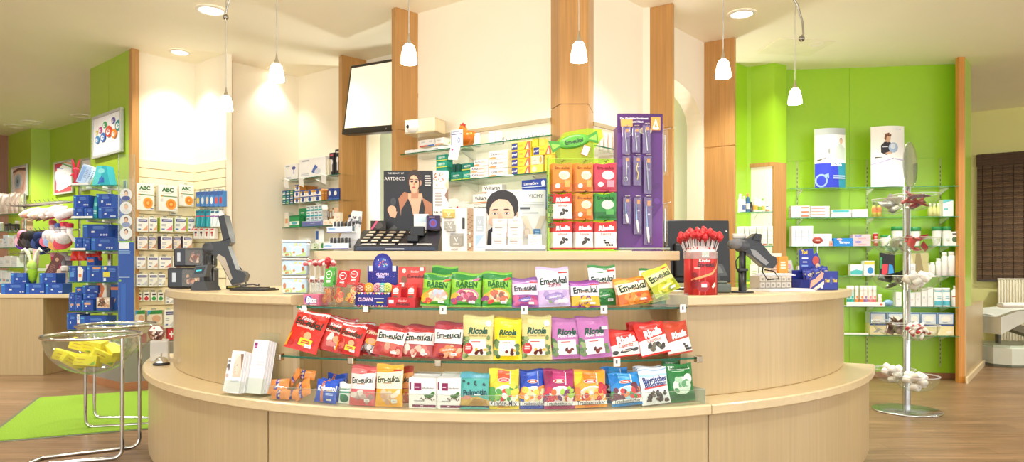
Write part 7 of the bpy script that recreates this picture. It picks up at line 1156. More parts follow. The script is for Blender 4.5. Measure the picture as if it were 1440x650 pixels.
# far wall shelves with boxes and jars
FL = Frame((pt(-30, 0, 9.75).x, 9.75), (pt(44, 0, 9.3).x, 9.3)); FL2 = FL
for k, (y, off) in enumerate(((301, .3), (324, .3), (348, .3), (376, .3), (400, .3))):
    Yk = FL.on(20, off).y; z = zof(y, Yk); a, b = FL.on(-25, off), FL.on(33, off); L = (b-a).length
    t = T('glass_shelf', f'glass shelf in the far green wing, {["topmost", "second", "third", "fourth", "lowest"][k]}', 'shelf', (a.x, a.y, z), FL.rz, 'glass shelves in the far green wing'); m = MB('glass'); m.box(0, .002, -.01, L, .32, 0, 'FFFFFF'); m.box(0, 0, -.01, L, .002, 0, '2C6A58', 0, 'palegedge'); m.build('glass_plate', t); m = MB('plastic'); m.box(L-.06, .06, -.05, L-.04, .34, -.012, 'E8E8E0', .003); m.build('bracket', t)
    def fp(x0, x1, y0, o_, nm, lb, ct, col, art=(), grp=None, dep=.1):
        a, b = FL.on(x0, o_), FL.on(x1, o_); c = (a+b)/2; return carton(nm, lb, ct, (c.x, c.y, z), FL.rz, (b-a).length*.96, dep, zof(y0, c.y)-z, col, art, grp)
    if k == 0:
        for i, (x0, x1, y0, c) in enumerate(((-14, 1, 271, 'F2E8DC'), (1, 11, 272, 'F0E4D6'), (11.5, 19, 270, 'EEDCCB'), (19.5, 25.5, 271, 'E8D8C8'), (26, 33, 273, 'DCE0B8'))):
            a, b = FL.on(x0, .28), FL.on(x1, .28); cc = (a+b)/2; m, S = bag_mesh((b-a).length, zof(y0, cc.y)-z-.012, .05, c, [('p', [(.6, .1), (.7, .5), (.6, .9), (.65, .5)], 'D8A890'), ('e', .3, .4, .12, .1, 'F8F2EA')], 'cloth'); tag(m.build('baby_pillow', M=lean((cc.x, cc.y, z+.012), FL.rz, 6)), f'cream soft bundle on the topmost far shelf, {od(i)} from the wood wall', 'cushion', 'soft bundles on the far shelf')
    if k == 1:
        for i, (px, w_, y0, c, cp) in enumerate(((2, 5, 313, 'E8ECEC', 'F0F0F0'), (9, 5, 315, '6A6A66', '2A2A2A'), (14, 5, 314, '5A5048', '2A2A2A'), (19, 5, 315, '6E6A62', '2A2A2A'), (24.5, 6.5, 311, '3A3632', 'E8E4DC'))): jar(FL, px, w_, y0, z, .2, 'cosmetic_jar', f'small jar on the second far shelf, {["white", "grey first", "brown", "grey second", "taller black"][i]} one', 'jar', c, cp, caph=.3)
        fp(29.5, 36, 309, .2, 'gift_packet', 'small peach packet at the end of the second far shelf', 'packet', 'D8B090', [('e', .5, .5, .3, .3, 'F0E0D0')])
    if k == 2:
        for i, (x0, x1, y0, c) in enumerate(((-4, 4, 336, 'F0F0F0'), (4, 11, 331, 'E4ECF2'), (11, 19, 334, 'F2EEEC'), (19, 26, 330, 'E8E4EA'), (26, 33, 337, 'F2F2F0'))): fp(x0, x1, y0, .24, 'bath_packet', f'pale packet on the third far shelf, {od(i)} from the wood wall', 'packet', c, [('n', 4, .2, .2, .8, .8, .012, ['D8A8A8', '8AB0D8', 'E8D0A0'], i)])
    if k == 3:
        for i, (x0, x1, y0, c) in enumerate(((-4, 6, 362, 'EEF0F2'), (6, 15, 360, 'F2EFEA'), (15, 24, 362, 'E8E8E4'))): fp(x0, x1, y0, .24, 'towel_packet', f'flat white packet on the fourth far shelf, {od(i)} from the wood wall', 'packet', c, [('l', .2, .3, .8, .6, 2, 'D0D4D8')])
        for i in range(3):
            c = FL.on(27+2.8*i, .13-.03*i); m = MB('print'); m.M = Matrix.Rotation(.35, 4, 'Y'); m.box(-.05, 0, .03, .05, .01, .25, ['F0EEE6', 'D8D0C0', 'E8E8E4'][i], .002); m.art(flat(.1, .2, 0, None, .04), .1, .2, [('l', .2, .2, .8, .5, 3, 'B0A898')]); m.M = None; tag(m.build('leaning_booklet', loc=(c.x, c.y, z), rz=FL.rz), f'thin booklet leaning on the fourth far shelf, {od(i)} from the flat packets', 'booklet', 'leaning booklets on the far shelf')
    if k == 4:
        for i, (x0, x1, y0, c) in enumerate(((-4, 3, 380, 'F0F2F2'), (3.5, 8, 381, 'E8F0F0'), (8.5, 13, 383, 'F2F2F0'), (13.5, 18, 382, 'ECEEF0'))): fp(x0, x1, y0, .24, 'lotion_carton', f'slim white lotion carton on the lowest far shelf, {od(i)} from the wood wall', 'carton', c, [('r', .1, .2, .9, .4, ['8AC0D0', 'D8A0A0', '8AB0C8', 'C8D8C0'][i])])
# racks of baby hats, shoes and socks hanging on hooks
FH = Frame((pt(33, 0, 8.6).x, 8.6), (pt(112, 0, 7.9).x, 7.9))
m = MB('metal'); t = T('hook_rail', 'wall rack of three chrome hook rails carrying baby hats and socks', 'rack', (FH.a.x, FH.a.y, 0), FH.rz); L = (FH.b-FH.a).length
for k, y in enumerate((287, 325, 356)):
    z = zof(y, 8.2); m = MB('chrome'); m.tube([(0, 0, z), (L, 0, z)], .010, 'C8CCCC', seg=8); m.build('rail', t)
    for j in range(13):
        m = MB('chrome'); x = .05+j*(L-.1)/12; m.tube([(x, 0, z), (x, -.2, z-.005), (x, -.22, z+.025)], .004, 'B8BCC0', seg=6); m.build('hook', t)
for x in (.02, L-.02): MB('metal').box(x-.012, .0, 1.0, x+.012, .02, 2.1, 'B8BCB8', .003).build('upright', t)
def soft(kind, px, py, Y_, c1, c2, label, grp, s=1., a=0.):
    c = FH.on(px, .12); z = zof(py, c.y); t = T(kind, label, 'baby wear', (c.x, c.y, z), FH.rz+.5+a, grp); m = MB('cloth'); R_ = Matrix.Rotation(.75, 4, 'X') @ Matrix.Rotation(.4, 4, 'Y') if kind == 'baby_hat' else Matrix.Rotation(-.6, 4, 'Y') @ Matrix.Rotation(.5, 4, 'X') if kind == 'baby_shoe' else None; m.M = R_
    if kind == 'baby_hat':
        m.surf(lambda u, v: (.075*s*math.cos(2*PI*u)*math.cos(v*PI/2)*(1+.08*math.sin(6*PI*u)), .06*s*math.sin(2*PI*u)*math.cos(v*PI/2), -.03*s+.10*s*math.sin(v*PI/2)), 14, 6, c1); m.build('crown', t)
        m = MB('cloth'); m.M = R_; m.surf(lambda u, v: ((.075+.012*v)*s*math.cos(2*PI*u), (.06+.012*v+(.045*v if math.sin(2*PI*u) < -.2 else 0))*s*math.sin(2*PI*u), -.03*s-.035*v*s), 18, 2, c2); m.build('brim', t)
    elif kind == 'baby_shoe':
        m.surf(lambda u, v: ((v-.45)*.2*s, .042*s*math.cos(2*PI*u)*math.sin(PI*min(.98, v*.9+.06))**.5, .045*s*math.sin(2*PI*u)*(1-.45*v)*math.sin(PI*min(.98, v*.85+.1))**.5-.02*v*s), 12, 8, c1); m.build('upper', t)
        m = MB('cloth'); m.M = R_; m.surf(lambda u, v: ((v-.45)*.2*s, .044*s*math.cos(PI*u)*math.sin(PI*min(.98, v*.9+.06))**.5, -.045*s*(1-.4*v)-.022*v*s), 6, 8, c2); m.build('sole', t)
    else:
        m.surf(lambda u, v: (.03*s*math.cos(2*PI*u)*(1-.2*v)+(.05*s*(v-.6)/.4 if v > .6 else 0), .018*s*math.sin(2*PI*u), -.16*s*v), 10, 8, c1); m.build('knit', t)
        m = MB('cloth'); m.lathe([(.03*s, -.03*s), (.032*s, 0), (.03*s, .01*s), (.01*s, .015*s)], c2, seg=10); m.build('cuff', t)
    return t
HK = []; q = random.Random(5); FROM = 'from the far shelves'
for i, (px, c1, c2) in enumerate(((40, 'E8C8B8', 'F0DCD0'), (46, 'D89A80', 'F0E0D4'), (52, 'F2ECE4', 'D8B8A8'), (58, 'E0B8A4', '8A6A5A'), (64, 'D8C8B8', '6A5A50'), (70, 'F0E4DC', 'C8907A'), (77, 'E8D8D0', 'F4F0EC'), (83, 'F2E8E8', 'D8607A'), (90, 'F4F0F0', 'E0A0B0'), (97, 'F0E8EC', 'C85A6A'))): soft('baby_shoe', px, 297+q.uniform(-2, 3), 0, c1, c2, f'{["peach", "tan", "white", "beige", "grey-beige", "cream", "pale", "white and pink", "white", "white and red"][i]} baby slipper on the upper rail, {od(i)} {FROM}', 'slippers on the upper rail', 1.15, .45)
for i, (px, c1, c2) in enumerate(((35, '5A2A8E', '6A3AA0'), (43, 'E88AA0', 'F0B0C0'), (50, '2A2422', '3A302C'), (56, '3A3634', '4A4442'), (62, '22242A', '34343A'), (69, '26345E', '38487A'), (72, '1E2A50', '2E3C6A'), (80, 'E8E4E8', 'D86A80'), (87, 'F0EAE4', '8AA0C8'), (94, 'E8E0DC', 'D8A05A'), (101, 'F0E8E8', 'C84A5A'))): soft('baby_hat', px, 333+(12 if i == 6 else 0)+q.uniform(-2, 4), 0, c1, c2, f'{["purple", "pink", "black", "dark brown", "charcoal", "navy", "darker navy", "white and pink", "cream and blue", "beige", "white and red"][i]} baby hat on the middle rail, {od(i)} {FROM}', 'baby hats on the middle rail', 1.05)
for i, (px, py, c1, c2) in enumerate(((76, 357, 'D83A6A', 'F0A0B8'), (83, 360, 'C8507A', 'E8E0E0'), (90, 358, '8A8A90', 'C8C8CC'), (97, 362, '6A6068', 'A8A0A4'), (78, 374, 'B03A40', 'E0C8C0'), (85, 378, 'D8B0A0', '8A5A4A'), (92, 380, '8A6A60', 'D8C0B0'), (99, 376, 'A8A0A0', 'E8E4E0'), (74, 312, 'F0E0E4', 'C85A6A'), (82, 316, 'E8E4EC', '5A6AA8'), (90, 314, 'F4E8E8', 'D84A5A'), (98, 316, 'F0ECE8', 'B83A4A'))): soft('baby_sock', px, py, 0, c1, c2, f'{["crimson", "rose", "grey", "dark grey", "dark red", "peach", "brown", "light grey", "white and rose", "white and blue", "white and scarlet", "cream and red"][i]} baby sock hanging {"between the upper rails" if i > 7 else "on the lower rail"}, {od(i if i < 8 else i-8)} {FROM}', 'baby socks on the rails', 1.25)
for i in range(4):
    c = FB.on(104+6*i, .2); m = MB('film'); qx = random.Random(i); m.surf(lambda u, v: ((u-.5)*.07+.01*math.sin(9*v), .015*math.sin(7*u+4*v+i), .1+.10*(1-v)-.06), 6, 5, ['D8281E', 'E0402A', 'C8201E', 'D83428'][i]); m.surf(lambda u, v: ((u-.5)*.07+.01*math.sin(9*v), .02+.015*math.cos(7*u+4*v+i), .1+.10*(1-v)-.06), 6, 5, ['D8281E', 'E0402A', 'C8201E', 'D83428'][i]); tag(m.build('net_bag', loc=(c.x, c.y, ZU6[3]+.16), rz=FB.rz), f'scarlet net bag above the fourth shelf row, {od(i)} from the baby socks', 'net bag', 'scarlet net bags on the blue unit')

# chrome stands with clear bowls; yellow cartons inside
def basket(cx, cy, zr, r, legs, label):
    t = T('bowl_stand', label, 'bowl stand', (cx, cy, 0)); m = MB('acryl')
    m.lathe([(r*math.sin(a*PI/24)*.985, zr-.235+.235*(1-math.cos(a*PI/24))) for a in range(13)], 'FFFFFF', seg=40); m.lathe([((r-.004)*math.sin(a*PI/24)*.985, zr-.231+.231*(1-math.cos(a*PI/24))) for a in range(13)], 'FFFFFF', seg=40); m.lathe([(r*.985, zr), (r*.985-.004, zr+.001)], 'FFFFFF', seg=40, mat='acryledge'); m.build('clear_bowl', t)
    m = MB('chrome'); m.tube([(r*math.cos(a*PI/24), r*math.sin(a*PI/24), zr) for a in range(48)], .011, 'D8D8D4', seg=10, closed=True); m.build('rim_ring', t)
    for (x, y, ex_, ey_) in legs:
        x -= cx; y -= cy; ex_ -= cx; ey_ -= cy; d = Vector((ex_-x, ey_-y, 0)).normalized()*.05; m = MB('chrome')
        pts = [Vector((x, y, zr+.0)), Vector((x, y, .07))]+[Vector((x, y, .012))+d*(1-math.cos(k*PI/10))+Vector((0, 0, .05*(1-math.sin(k*PI/10)))) for k in range(1, 6)]+[Vector((ex_, ey_, .012))]
        m.tube(pts, .0115, 'D2D2CE', seg=10); tag(m.build('leg', t), None)
    (x0, y0, a0, b0), (x1, y1, a1, b1) = legs; m = MB('chrome'); m.tube([(a0-cx, b0-cy, .012), (a1-cx, b1-cy, .012)], .0115, 'D2D2CE', seg=10); m.build('cross_rail', t)
    return t
basket(-2.565, 4.13, .732, .262, ((-2.325, 4.03, -2.80, 3.86), (-2.365, 4.29, -2.80, 4.03)), 'chrome tube stand with a clear bowl holding yellow cartons')
basket(-2.92, 5.0, .724, .262, ((-3.03, 4.80, -2.62, 4.92), (-3.165, 5.12, -2.62, 5.10)), 'chrome tube stand with an almost empty clear bowl, behind the yellow cartons')
YC = [((-.15, -.08, .60), .5, .35, 0), ((-.03, -.02, .545), .2, -.1, .1), ((.045, -.13, .575), .05, .05, -.25), ((.16, .0, .60), -.6, .4, 0), ((-.06, -.15, .55), .9, .6, .2), ((.0, .08, .60), .1, .1, 0), ((.02, -.01, .625), -.1, .15, .2), ((-.12, .05, .625), .3, .3, .1), ((.09, .09, .59), -.4, .1, 0), ((.135, -.08, .57), .7, .5, .1)]
for k, (o, a, b, c) in enumerate(YC):
    w, d, h = .132, .07, .06; M = Matrix.Translation((-2.565+o[0]*.88, 4.13+o[1]*.88, o[2]-.012)) @ Matrix.Rotation(a, 4, 'Z') @ Matrix.Rotation(b, 4, 'Y') @ Matrix.Rotation(c, 4, 'X') @ Matrix.Translation((0, -d/2, -h/2))
    carton('yellow_carton', ['yellow carton tipped at the outer side of the bowl', 'yellow carton deep in the middle of the bowl', 'yellow carton in front at the bowl wall, lying level', 'yellow carton standing on edge by the chrome leg', 'yellow carton slanting low at the front of the bowl', 'yellow carton at the back of the bowl', 'yellow carton on top in the middle of the bowl', 'yellow carton on top at the back, outer side', 'yellow carton at the back near the chrome legs', 'yellow carton low by the chrome leg'][k], 'carton', None, 0, w, d, h, 'EFE32A', [('l', .15, .52, .65, .68, 1, 'C8A020'), ('p', [(.7, .1), (.95, .1), (.95, .5)], '8AB83A'), ('l', .1, .2, .55, .35, 1, 'D8B820')], 'yellow cartons in the clear bowl', side='E6DA22', top='F4EA40', M=M)
m = MB('board'); m.M = Matrix.Translation((-2.99, 5.02, .54)) @ Matrix.Rotation(.4, 4, 'Z') @ Matrix.Rotation(.3, 4, 'Y'); m.box(-.06, -.04, 0, .06, .04, .05, 'E4DCC8', .003); m.art(flat(.12, .05, -.04), .12, .05, [('l', .2, .3, .8, .6, 1, 'A89A80')]); m.M = None; tag(m.build('sample_carton'), 'pale carton lying in the nearly empty clear bowl', 'carton')
m = MB('board'); m.M = Matrix.Translation((-2.80, 4.93, .545)) @ Matrix.Rotation(-.3, 4, 'Z') @ Matrix.Rotation(-.5, 4, 'Y'); m.box(-.05, -.035, 0, .05, .035, .04, '8A7A62', .003); m.art(flat(.1, .04, -.035), .1, .04, [('e', .5, .5, .3, .3, 'C8B898')]); m.M = None; tag(m.build('sample_carton'), 'brown-grey carton against the side of the nearly empty bowl', 'carton')
# green rug
t = T('floor_mat', 'lime green floor mat with a dark edge', 'mat', (-3.476, 4.376, 0), math.atan2(.412, .911))
MB('rug').box(.03, .03, .0, 1.13, 1.70, .009, '86A83A', .002).build('pile', t); m = MB('plastic'); m.box(0, 0, 0, 1.15, 1.73, .005, '5E6448', .002); m.build('rubber_edge', t)
# ================================================================= the green bay and room on the right
def zi(y): return zof(y, 6.82)
ZI = [zi(262.5), zi(305), zi(346), zi(388), zi(431.5), zi(472)]
NAMES = ['top', 'second', 'third', 'fourth', 'fifth', 'lowest']
for z, n in zip(ZI, NAMES): shelf(WI, 1111, 1349, z, 0, .27, f'{n} glass shelf on the bright green wall', 'palegedge', (1121, 1219, 1322), grp='glass shelves on the green wall')
for k, px in enumerate((1121, 1219, 1322)):
    c = WI.on(px, .004); m = MB('plastic'); m.box(-.011, -.003, .12, .011, .004, 2.285, 'A9BE6A', .001)
    for j in range(46): m.box(-.0035, -.0036, .16+j*.045, .0035, -.0028, .182+j*.045, '4A5A2A')
    tag(m.build('slotted_strip', loc=(c.x, c.y, 0), rz=WI.rz), f'slotted shelf strip on the green wall, {od(k)} from the wooden niche post', 'shelf strip', 'slotted strips on the green wall')
def curved(label, x0, x1, y0, art, base, k=0):
    a, b = WI.on(x0, .24), WI.on(x1, .24); c = (a+b)/2; w = (b-a).length; z = ZI[0]+.001; h = zof(y0, c.y)-z; t = T('shop_poster', label, 'poster', (c.x, c.y, z), WI.rz)
    m = MB('print'); S = lambda u, v, o: ((u-.5)*w, -.05*math.sin(PI*u)-o+.012*v, v*h); m.surf(lambda u, v: S(u, v, 0), 10, 6, base); m.surf(lambda u, v: ((.5-u)*w, -.05*math.sin(PI*u)+.004+.012*v, v*h), 10, 6, 'E8E8E4'); m.art(S, w, h, art, None, .0008, .0003); m.build('curved_card', t)
    MB('plastic').box(-w*.3, 0, 0, w*.3, .06, .006, 'E8E8E4', .001).build('foot', t)
curved('curved card with a reclining person over a blue half with a male symbol', 1146, 1189, 181, [('r', 0, 0, 1, .41, '2638B8'), ('p', [(.75, 0), (1, 0), (1, .41), (.72, .41)], '1E8AA0'), ('r', 0, .41, 1, .89, 'F2F2EC'), ('r', 0, .89, 1, 1, 'B8C0BC'), ('r', .35, .55, .45, .88, 'E0E4DC'),
    ('p', [(.08, .48), (.3, .5), (.42, .55), (.5, .74), (.58, .74), (.66, .56), (.6, .5), (.08, .45)], 'D8D8CC'), ('p', [(.6, .52), (.7, .72), (.82, .74), (.98, .66), (.98, .46), (.6, .48)], 'BCCABC'), ('e', .83, .78, .06, .055, 'D8B898'), ('p', [(.77, .80), (.83, .845), (.9, .8), (.83, .82)], '4A3A2A'), ('p', [(.06, .47), (.3, .5), (.32, .48), (.06, .44)], '5A5A4E'), ('e', .42, .61, .03, .05, '8A8A7A'),
    ('t', 'Männer', .45, .445, .5, 'E8EEF4', dict(b=.0)), ('t', 'sache', .66, .385, .38, 'F4F6FA', dict(b=.04)), ('l', .55, .13, .98, .2, 2, 'B8D0EC')]+[('e', .18, .115, .19, .115, '8AA8E8'), ('e', .18, .115, .14, .085, '2638B8'), ('p', [(.29, .16), (.33, .145), (.38, .2), (.34, .22)], '8AA8E8'), ('p', [(.28, .215), (.4, .235), (.41, .15), (.37, .15), (.37, .205), (.29, .195)], '8AA8E8')], 'F2F2EC')
curved('curved white card with a person in a black top holding a blue ball', 1225, 1272, 178, [('r', 0, 0, 1, 1, 'F8F8F4'), ('p', [(0, .36), (.3, .40), (.6, .45), (1, .42), (1, .44), (.6, .47), (.3, .42), (0, .38)], 'B8B0DC'), ('p', [(.26, .56), (.26, .68), (.36, .74), (.52, .73), (.62, .66), (.58, .55), (.4, .52)], '26242A'), ('e', .45, .80, .09, .075, 'D8B090'), ('p', [(.35, .79), (.38, .87), (.48, .885), (.56, .85), (.54, .82), (.42, .83), (.4, .76)], '7A4A30'), ('e', .62, .64, .15, .085, 'A8C0DC'), ('e', .6, .66, .08, .045, 'D8E4F0'), ('p', [(.36, .55), (.5, .53), (.58, .56), (.5, .575)], 'D8B090'), ('p', [(.1, .475), (.28, .48), (.28, .49), (.1, .495)], '2A2A2A'), ('l', .7, .93, .95, .95, 1, 'C8CCC8'), ('l', .3, .64, .5, .66, 1, 'E8EEF4')], 'F8F8F4')
oa = [('r', .05, .2, .55, .3, 'D8D8DC'), ('r', .55, .35, .95, .7, 'E0703A')]
G_ = 'second shelf of the green wall'
for r in range(3): put(WI, 1112, 1139, 0, ZI[1]+r*.043, .2, .1, 'ointment_carton', f'flat white carton with orange logo, {["bottom", "middle", "top"][r]} of three on the second green-wall shelf', 'carton', 'F5F3F0', oa, h=.041)
for r in range(4): put(WI, 1139.5, 1167, 0, ZI[1]+r*.031, .2, .1, 'ointment_carton', f'flat white carton with a brownish stripe, {["bottom", "second", "third", "top"][r]} of four', 'carton', 'F6F2EE', [('r', .05, .1, .75, .3, 'C88A78')], h=.029)
for r in range(2): put(WI, 1169, 1197, 0, ZI[1]+r*.043, .2, .1, 'ointment_carton', ['flat white carton with grey lettering under the turquoise one', 'flat white carton with a turquoise band on the second shelf'][r], 'carton', 'F2F5F5', [('r', .05, .35, .9, .85, '4AB8C0')] if r else [('l', .1, .3, .8, .6, 1, 'C8CCD0')], h=.04)
for r in range(2): put(WI, 1198.5, 1221, 0, ZI[1]+r*.043, .2, .1, 'ointment_carton', f'flat white carton with blue lettering, {["lower", "upper"][r]} of two', 'carton', 'F2F3F6', [('l', 0.1, 0.45, 0.7, 0.55, 1, '4A5AB0')], h=.041)
for i, px in enumerate((1229, 1236)): jar(WI, px, 6.5, 284, ZI[1], .16, 'juice_bottle', f'small orange and lime bottle with dark green cap, {["nearer the flat cartons", "nearer the bowl stand"][i]}', 'bottle', 'E8E070', '2E6A2A', [(0, 0), (1, 0), (1, .75), (.45, 1)], art=[('r', 0, .4, 1, .8, 'E8804A')], caph=.18)
for i, px in enumerate((1308, 1313.5, 1319)): jar(WI, px, 6, 286, ZI[1], .12, 'juice_bottle', f'pale yellow bottle behind the top bowl, {od(i)} from the metal pole', 'bottle', 'E4E49A', 'F0F0DC', [(0, 0), (1, 0), (1, .75), (.5, 1)], caph=.2)
put(WI, 1326, 1341, 281, ZI[1], .2, .08, 'bath_carton', 'white and turquoise carton near the end of the second green-wall shelf', 'carton', 'F4F6F4', [('p', [(0, .8), (1, .95), (1, 1), (0, 1)], '6AC8C8'), ('l', .1, .35, .6, .5, 1, '5AC0C8')])
put(WI, 1113, 1144, 318, ZI[2], .2, .1, 'diaper_carton', 'large white carton with pale blue stripes on the third green-wall shelf', 'carton', 'F4F5F8', [('r', .15+.3*k, .25, .2+.3*k, .85, 'C8D4F0') for k in range(3)]+[('l', .1, .45, .9, .5, 1, 'D8D0E4')])
put(WI, 1144.5, 1170, 329, ZI[2], .2, .1, 'care_carton', 'white carton with faint lettering next to the large striped carton', 'carton', 'F5F6F8', [('l', .1, .4, .9, .6, 2, 'C8D8E8')])
put(WI, 1167, 1171, 339, ZI[2], .22, .04, 'sample_carton', 'tiny peach carton on the third green-wall shelf', 'carton', 'E8A890', [('r', .2, .3, .8, .6, 'D86A50')])
put(WI, 1172, 1200, 335, ZI[2], .22, .1, 'tampon_carton', 'bright blue carton with white lettering on the third green-wall shelf', 'carton', '1E86D8', [('t', 'Tampo', .55, .45, .55, 'F4F8FC', dict(b=.03, i=.1)), ('e', .3, .85, .14, .14, 'F0B8C8')])
for r in range(2): put(WI, 1199, 1225, 0, ZI[2]+r*.062, .19, .1, 'tampon_carton', f'pale pink carton, {["lower", "upper"][r]} of two beside the blue one', 'carton', 'F2C8CC', [('e', .3, .75, .2, .2, '8A8AC8'), ('l', 0.175, 0.72, 0.425, 0.78, 1, 'F4F4F8'), ('l', .3, .2, .9, .4, 1, 'E0A0A8')], h=.06)
jar(WI, 1231, 6.5, 328, ZI[2], .16, 'drink_can', 'slim red can on the third green-wall shelf', 'can', 'C02A2A', 'D8D8D8', [(.9, 0), (1, .03), (1, .95), (.9, 1)], art=[('l', .2, .2, .8, .8, 3, 'F0D0C8')], caph=.05)
for i, (px, w_, y0) in enumerate(((1245, 13, 331), (1262, 15, 319), (1287, 13, 320), (1317, 11.5, 319), (1330.5, 11.5, 319))): jar(WI, px, w_, y0, ZI[2], .15, 'powder_tub', f'white tub with green lid on the third green-wall shelf, {od(i)} from the red can', 'tub', 'F5F6F2', '2E8A4A', [(.8, 0), (1, .85), (1, 1)], caph=.2, art=[('l', .3, .3, .7, .5, 1, 'C8DCC8')])
put(WI, 1337, 1348, 326, ZI[2], .22, .06, 'cream_carton', 'white carton with dark green leaf at the end of the third green-wall shelf', 'carton', 'F2F4EE', [('e', .5, .45, .35, .2, '4A6A3A'), ('r', .2, .75, .8, .9, '6A6A5A')])
for i, (x0, x1, y0, c, a) in enumerate(((1122, 1128, 374, 'E8F0F0', [('r', 0, .3, 1, .6, '4AA8B8')]), (1129, 1137, 370, 'F0F2EE', [('r', 0, .2, 1, .5, '8AC8D0')]), (1139, 1147, 376, '3A8AC8', [('r', .1, .1, .9, .4, 'E8F0F4')]))): put(WI, x0, x1, y0, ZI[3], .2, .08, 'shower_carton', ['small white and teal carton, fourth shelf near the niche post', 'white and pale blue carton, fourth shelf near the niche post', 'mid blue carton on the fourth shelf above the papers'][i], 'carton', c, a)
put(WI, 1196, 1213, 372, ZI[3], .2, .08, 'cream_carton', 'white carton with a turquoise wave on the fourth green-wall shelf', 'carton', 'F0F6F6', [('p', [(0, .1), (1, .1), (1, .45), (.5, .55), (0, .4)], '4AC0C0')]); put(WI, 1215, 1230, 367, ZI[3], .2, .08, 'sun_carton', 'white carton with yellow top and blue drop on the fourth green-wall shelf', 'carton', 'F2F4F4', [('r', 0, .75, 1, .95, 'E8D848'), ('e', .6, .35, .3, .22, '2A90D8')])
c = WI.on(1248, .2); carton('colour_folder', 'upright black, red and blue folder behind the bowl stand', 'folder', (c.x, c.y, ZI[3]+.001), WI.rz, .14, .02, .235, '24222A', [('p', [(.1, 0), (.5, 0), (.55, .5), (.15, .5)], 'E03A4A'), ('p', [(.55, 0), (.98, 0), (.85, .45), (.6, .5)], '2A9AE0'), ('p', [(.0, .3), (.12, .3), (.15, .8), (0, .8)], '3AA05A')]); c = WI.on(1291, .2); carton('scenic_board', 'beige picture panel behind the metal pole on the fourth shelf', 'board', (c.x, c.y, ZI[3]+.001), WI.rz, .2, .02, .23, 'C8C08A', [('p', [(.3, 0), (.8, 0), (.6, 1), (.4, 1)], '9A8A5A'), ('p', [(.0, .2), (.3, .5), (.2, .9)], 'D8D0A8')])
c = WI.on(1283, .26); carton('price_card', 'small white folded card beside the metal pole on the fourth shelf', 'card', (c.x, c.y, ZI[3]+.001), WI.rz, .06, .03, .12, 'F4F4F2', [('l', .2, .4, .8, .7, 2, 'D0D0CC')])
for i, (px, w_, y0) in enumerate(((1304, 7, 370), (1311, 7, 369), (1319.5, 7, 363.5), (1328, 8, 355), (1338, 10, 354))): jar(WI, px, w_, y0, ZI[3], .16, 'lotion_bottle', f'plain white lotion bottle, {od(i)} of the row rising to the shelf end', 'bottle', 'F6F6F2', 'FAFAF6', [(.9, 0), (1, .02), (1, .9), (.7, 1)], caph=.14)
# fifth shelf
c = WI.on(1215, .26); a, b = WI.on(1189, .3), WI.on(1243, .3); t = T('bottle_tray', 'white tray carrying colourful little bottles on the fifth green-wall shelf', 'tray', (c.x, c.y-.02, ZI[4]), WI.rz); w = (b-a).length; m = MB('plastic'); m.box(-w/2, -.02, 0, w/2, .12, .006, 'F6F4EE', .002); m.box(-w/2, -.02, .0, w/2, -.015, .045, 'F8F6F0', .002); m.art(flat(w, .045, -.0202), w, .045, [('e', .9, .5, .04, .2, 'E06A50')], 'print'); m.build('tray_body', t)
for i, (px, c1) in enumerate(((1193, '1E9A90'), (1198, '26A89A'), (1204.5, 'E0803A'), (1211.5, 'D8783A'), (1217, '8A6AA8'), (1223.5, 'E0808A'), (1229.5, 'D87078'), (1237, 'E8B0A8'))): jar(WI, px, 5.2, 402 if i < 7 else 414, ZI[4]+.007, .22, 'nail_varnish_bottle', f'slim bottle with white cap and {["teal", "green-teal", "orange", "dark orange", "violet", "pink", "deep pink", "pale pink"][i]} base on the white tray', 'bottle', 'F0E0D8' if i > 1 else 'B8E0DC', 'F8F6F2', [(1, 0), (1, .95), (.9, 1)], art=[('r', 0, 0, 1, .45, c1), ('e', .5, .6, .2, .1, c1)], caph=.28)
m = MB('film'); c = WI.on(1249, .2); m.ball((0, 0, .035), (.05, .03, .034), '8AB8DC', seg=14, rings=8); tag(m.build('soap_bar', loc=(c.x, c.y, ZI[4]), rz=0), 'pale blue rounded soap beside the white bottle tray', 'soap')
for i, (x0, x1, y0) in enumerate(((1260, 1268, 411), (1279, 1287, 412), (1287.5, 1295, 411), (1296, 1304, 406), (1304.5, 1312.5, 404))): put(WI, x0, x1, y0, ZI[4], .18, .08, 'lotion_carton', f'plain white carton on the fifth green-wall shelf, {od(i)} from the bottle tray', 'carton', 'F6F6F3', [('l', .2, .4, .8, .55, 1, ['D8E0D8', 'E8D8C8', 'E0E0DC', 'D8DCE0', 'E4E4E0'][i])])
for i, px in enumerate((1318.5, 1330)): jar(WI, px, 10.5, 405, ZI[4], .17, 'talc_bottle', f'white bottle with a turquoise band, {["nearer the white cartons", "nearer the pump bottle"][i]}', 'bottle', 'F2F6F6', 'F6F8F8', [(.95, 0), (1, .03), (1, .96), (.9, 1)], art=[('r', 0, .08, 1, .35, '58BCCC'), ('r', 0, .9, 1, .98, '58BCCC'), ('l', .3, .45, .7, .65, 2, '9AC8D0')], caph=.12)
jar(WI, 1343, 10, 402, ZI[4], .17, 'pump_bottle', 'white pump bottle with a red-brown line at the shelf end', 'bottle', 'F4F4F0', 'F2F0EA', [(.95, 0), (1, .03), (1, .9), (.4, 1)], art=[('r', 0, .55, 1, .62, 'B86A50')], caph=.16)
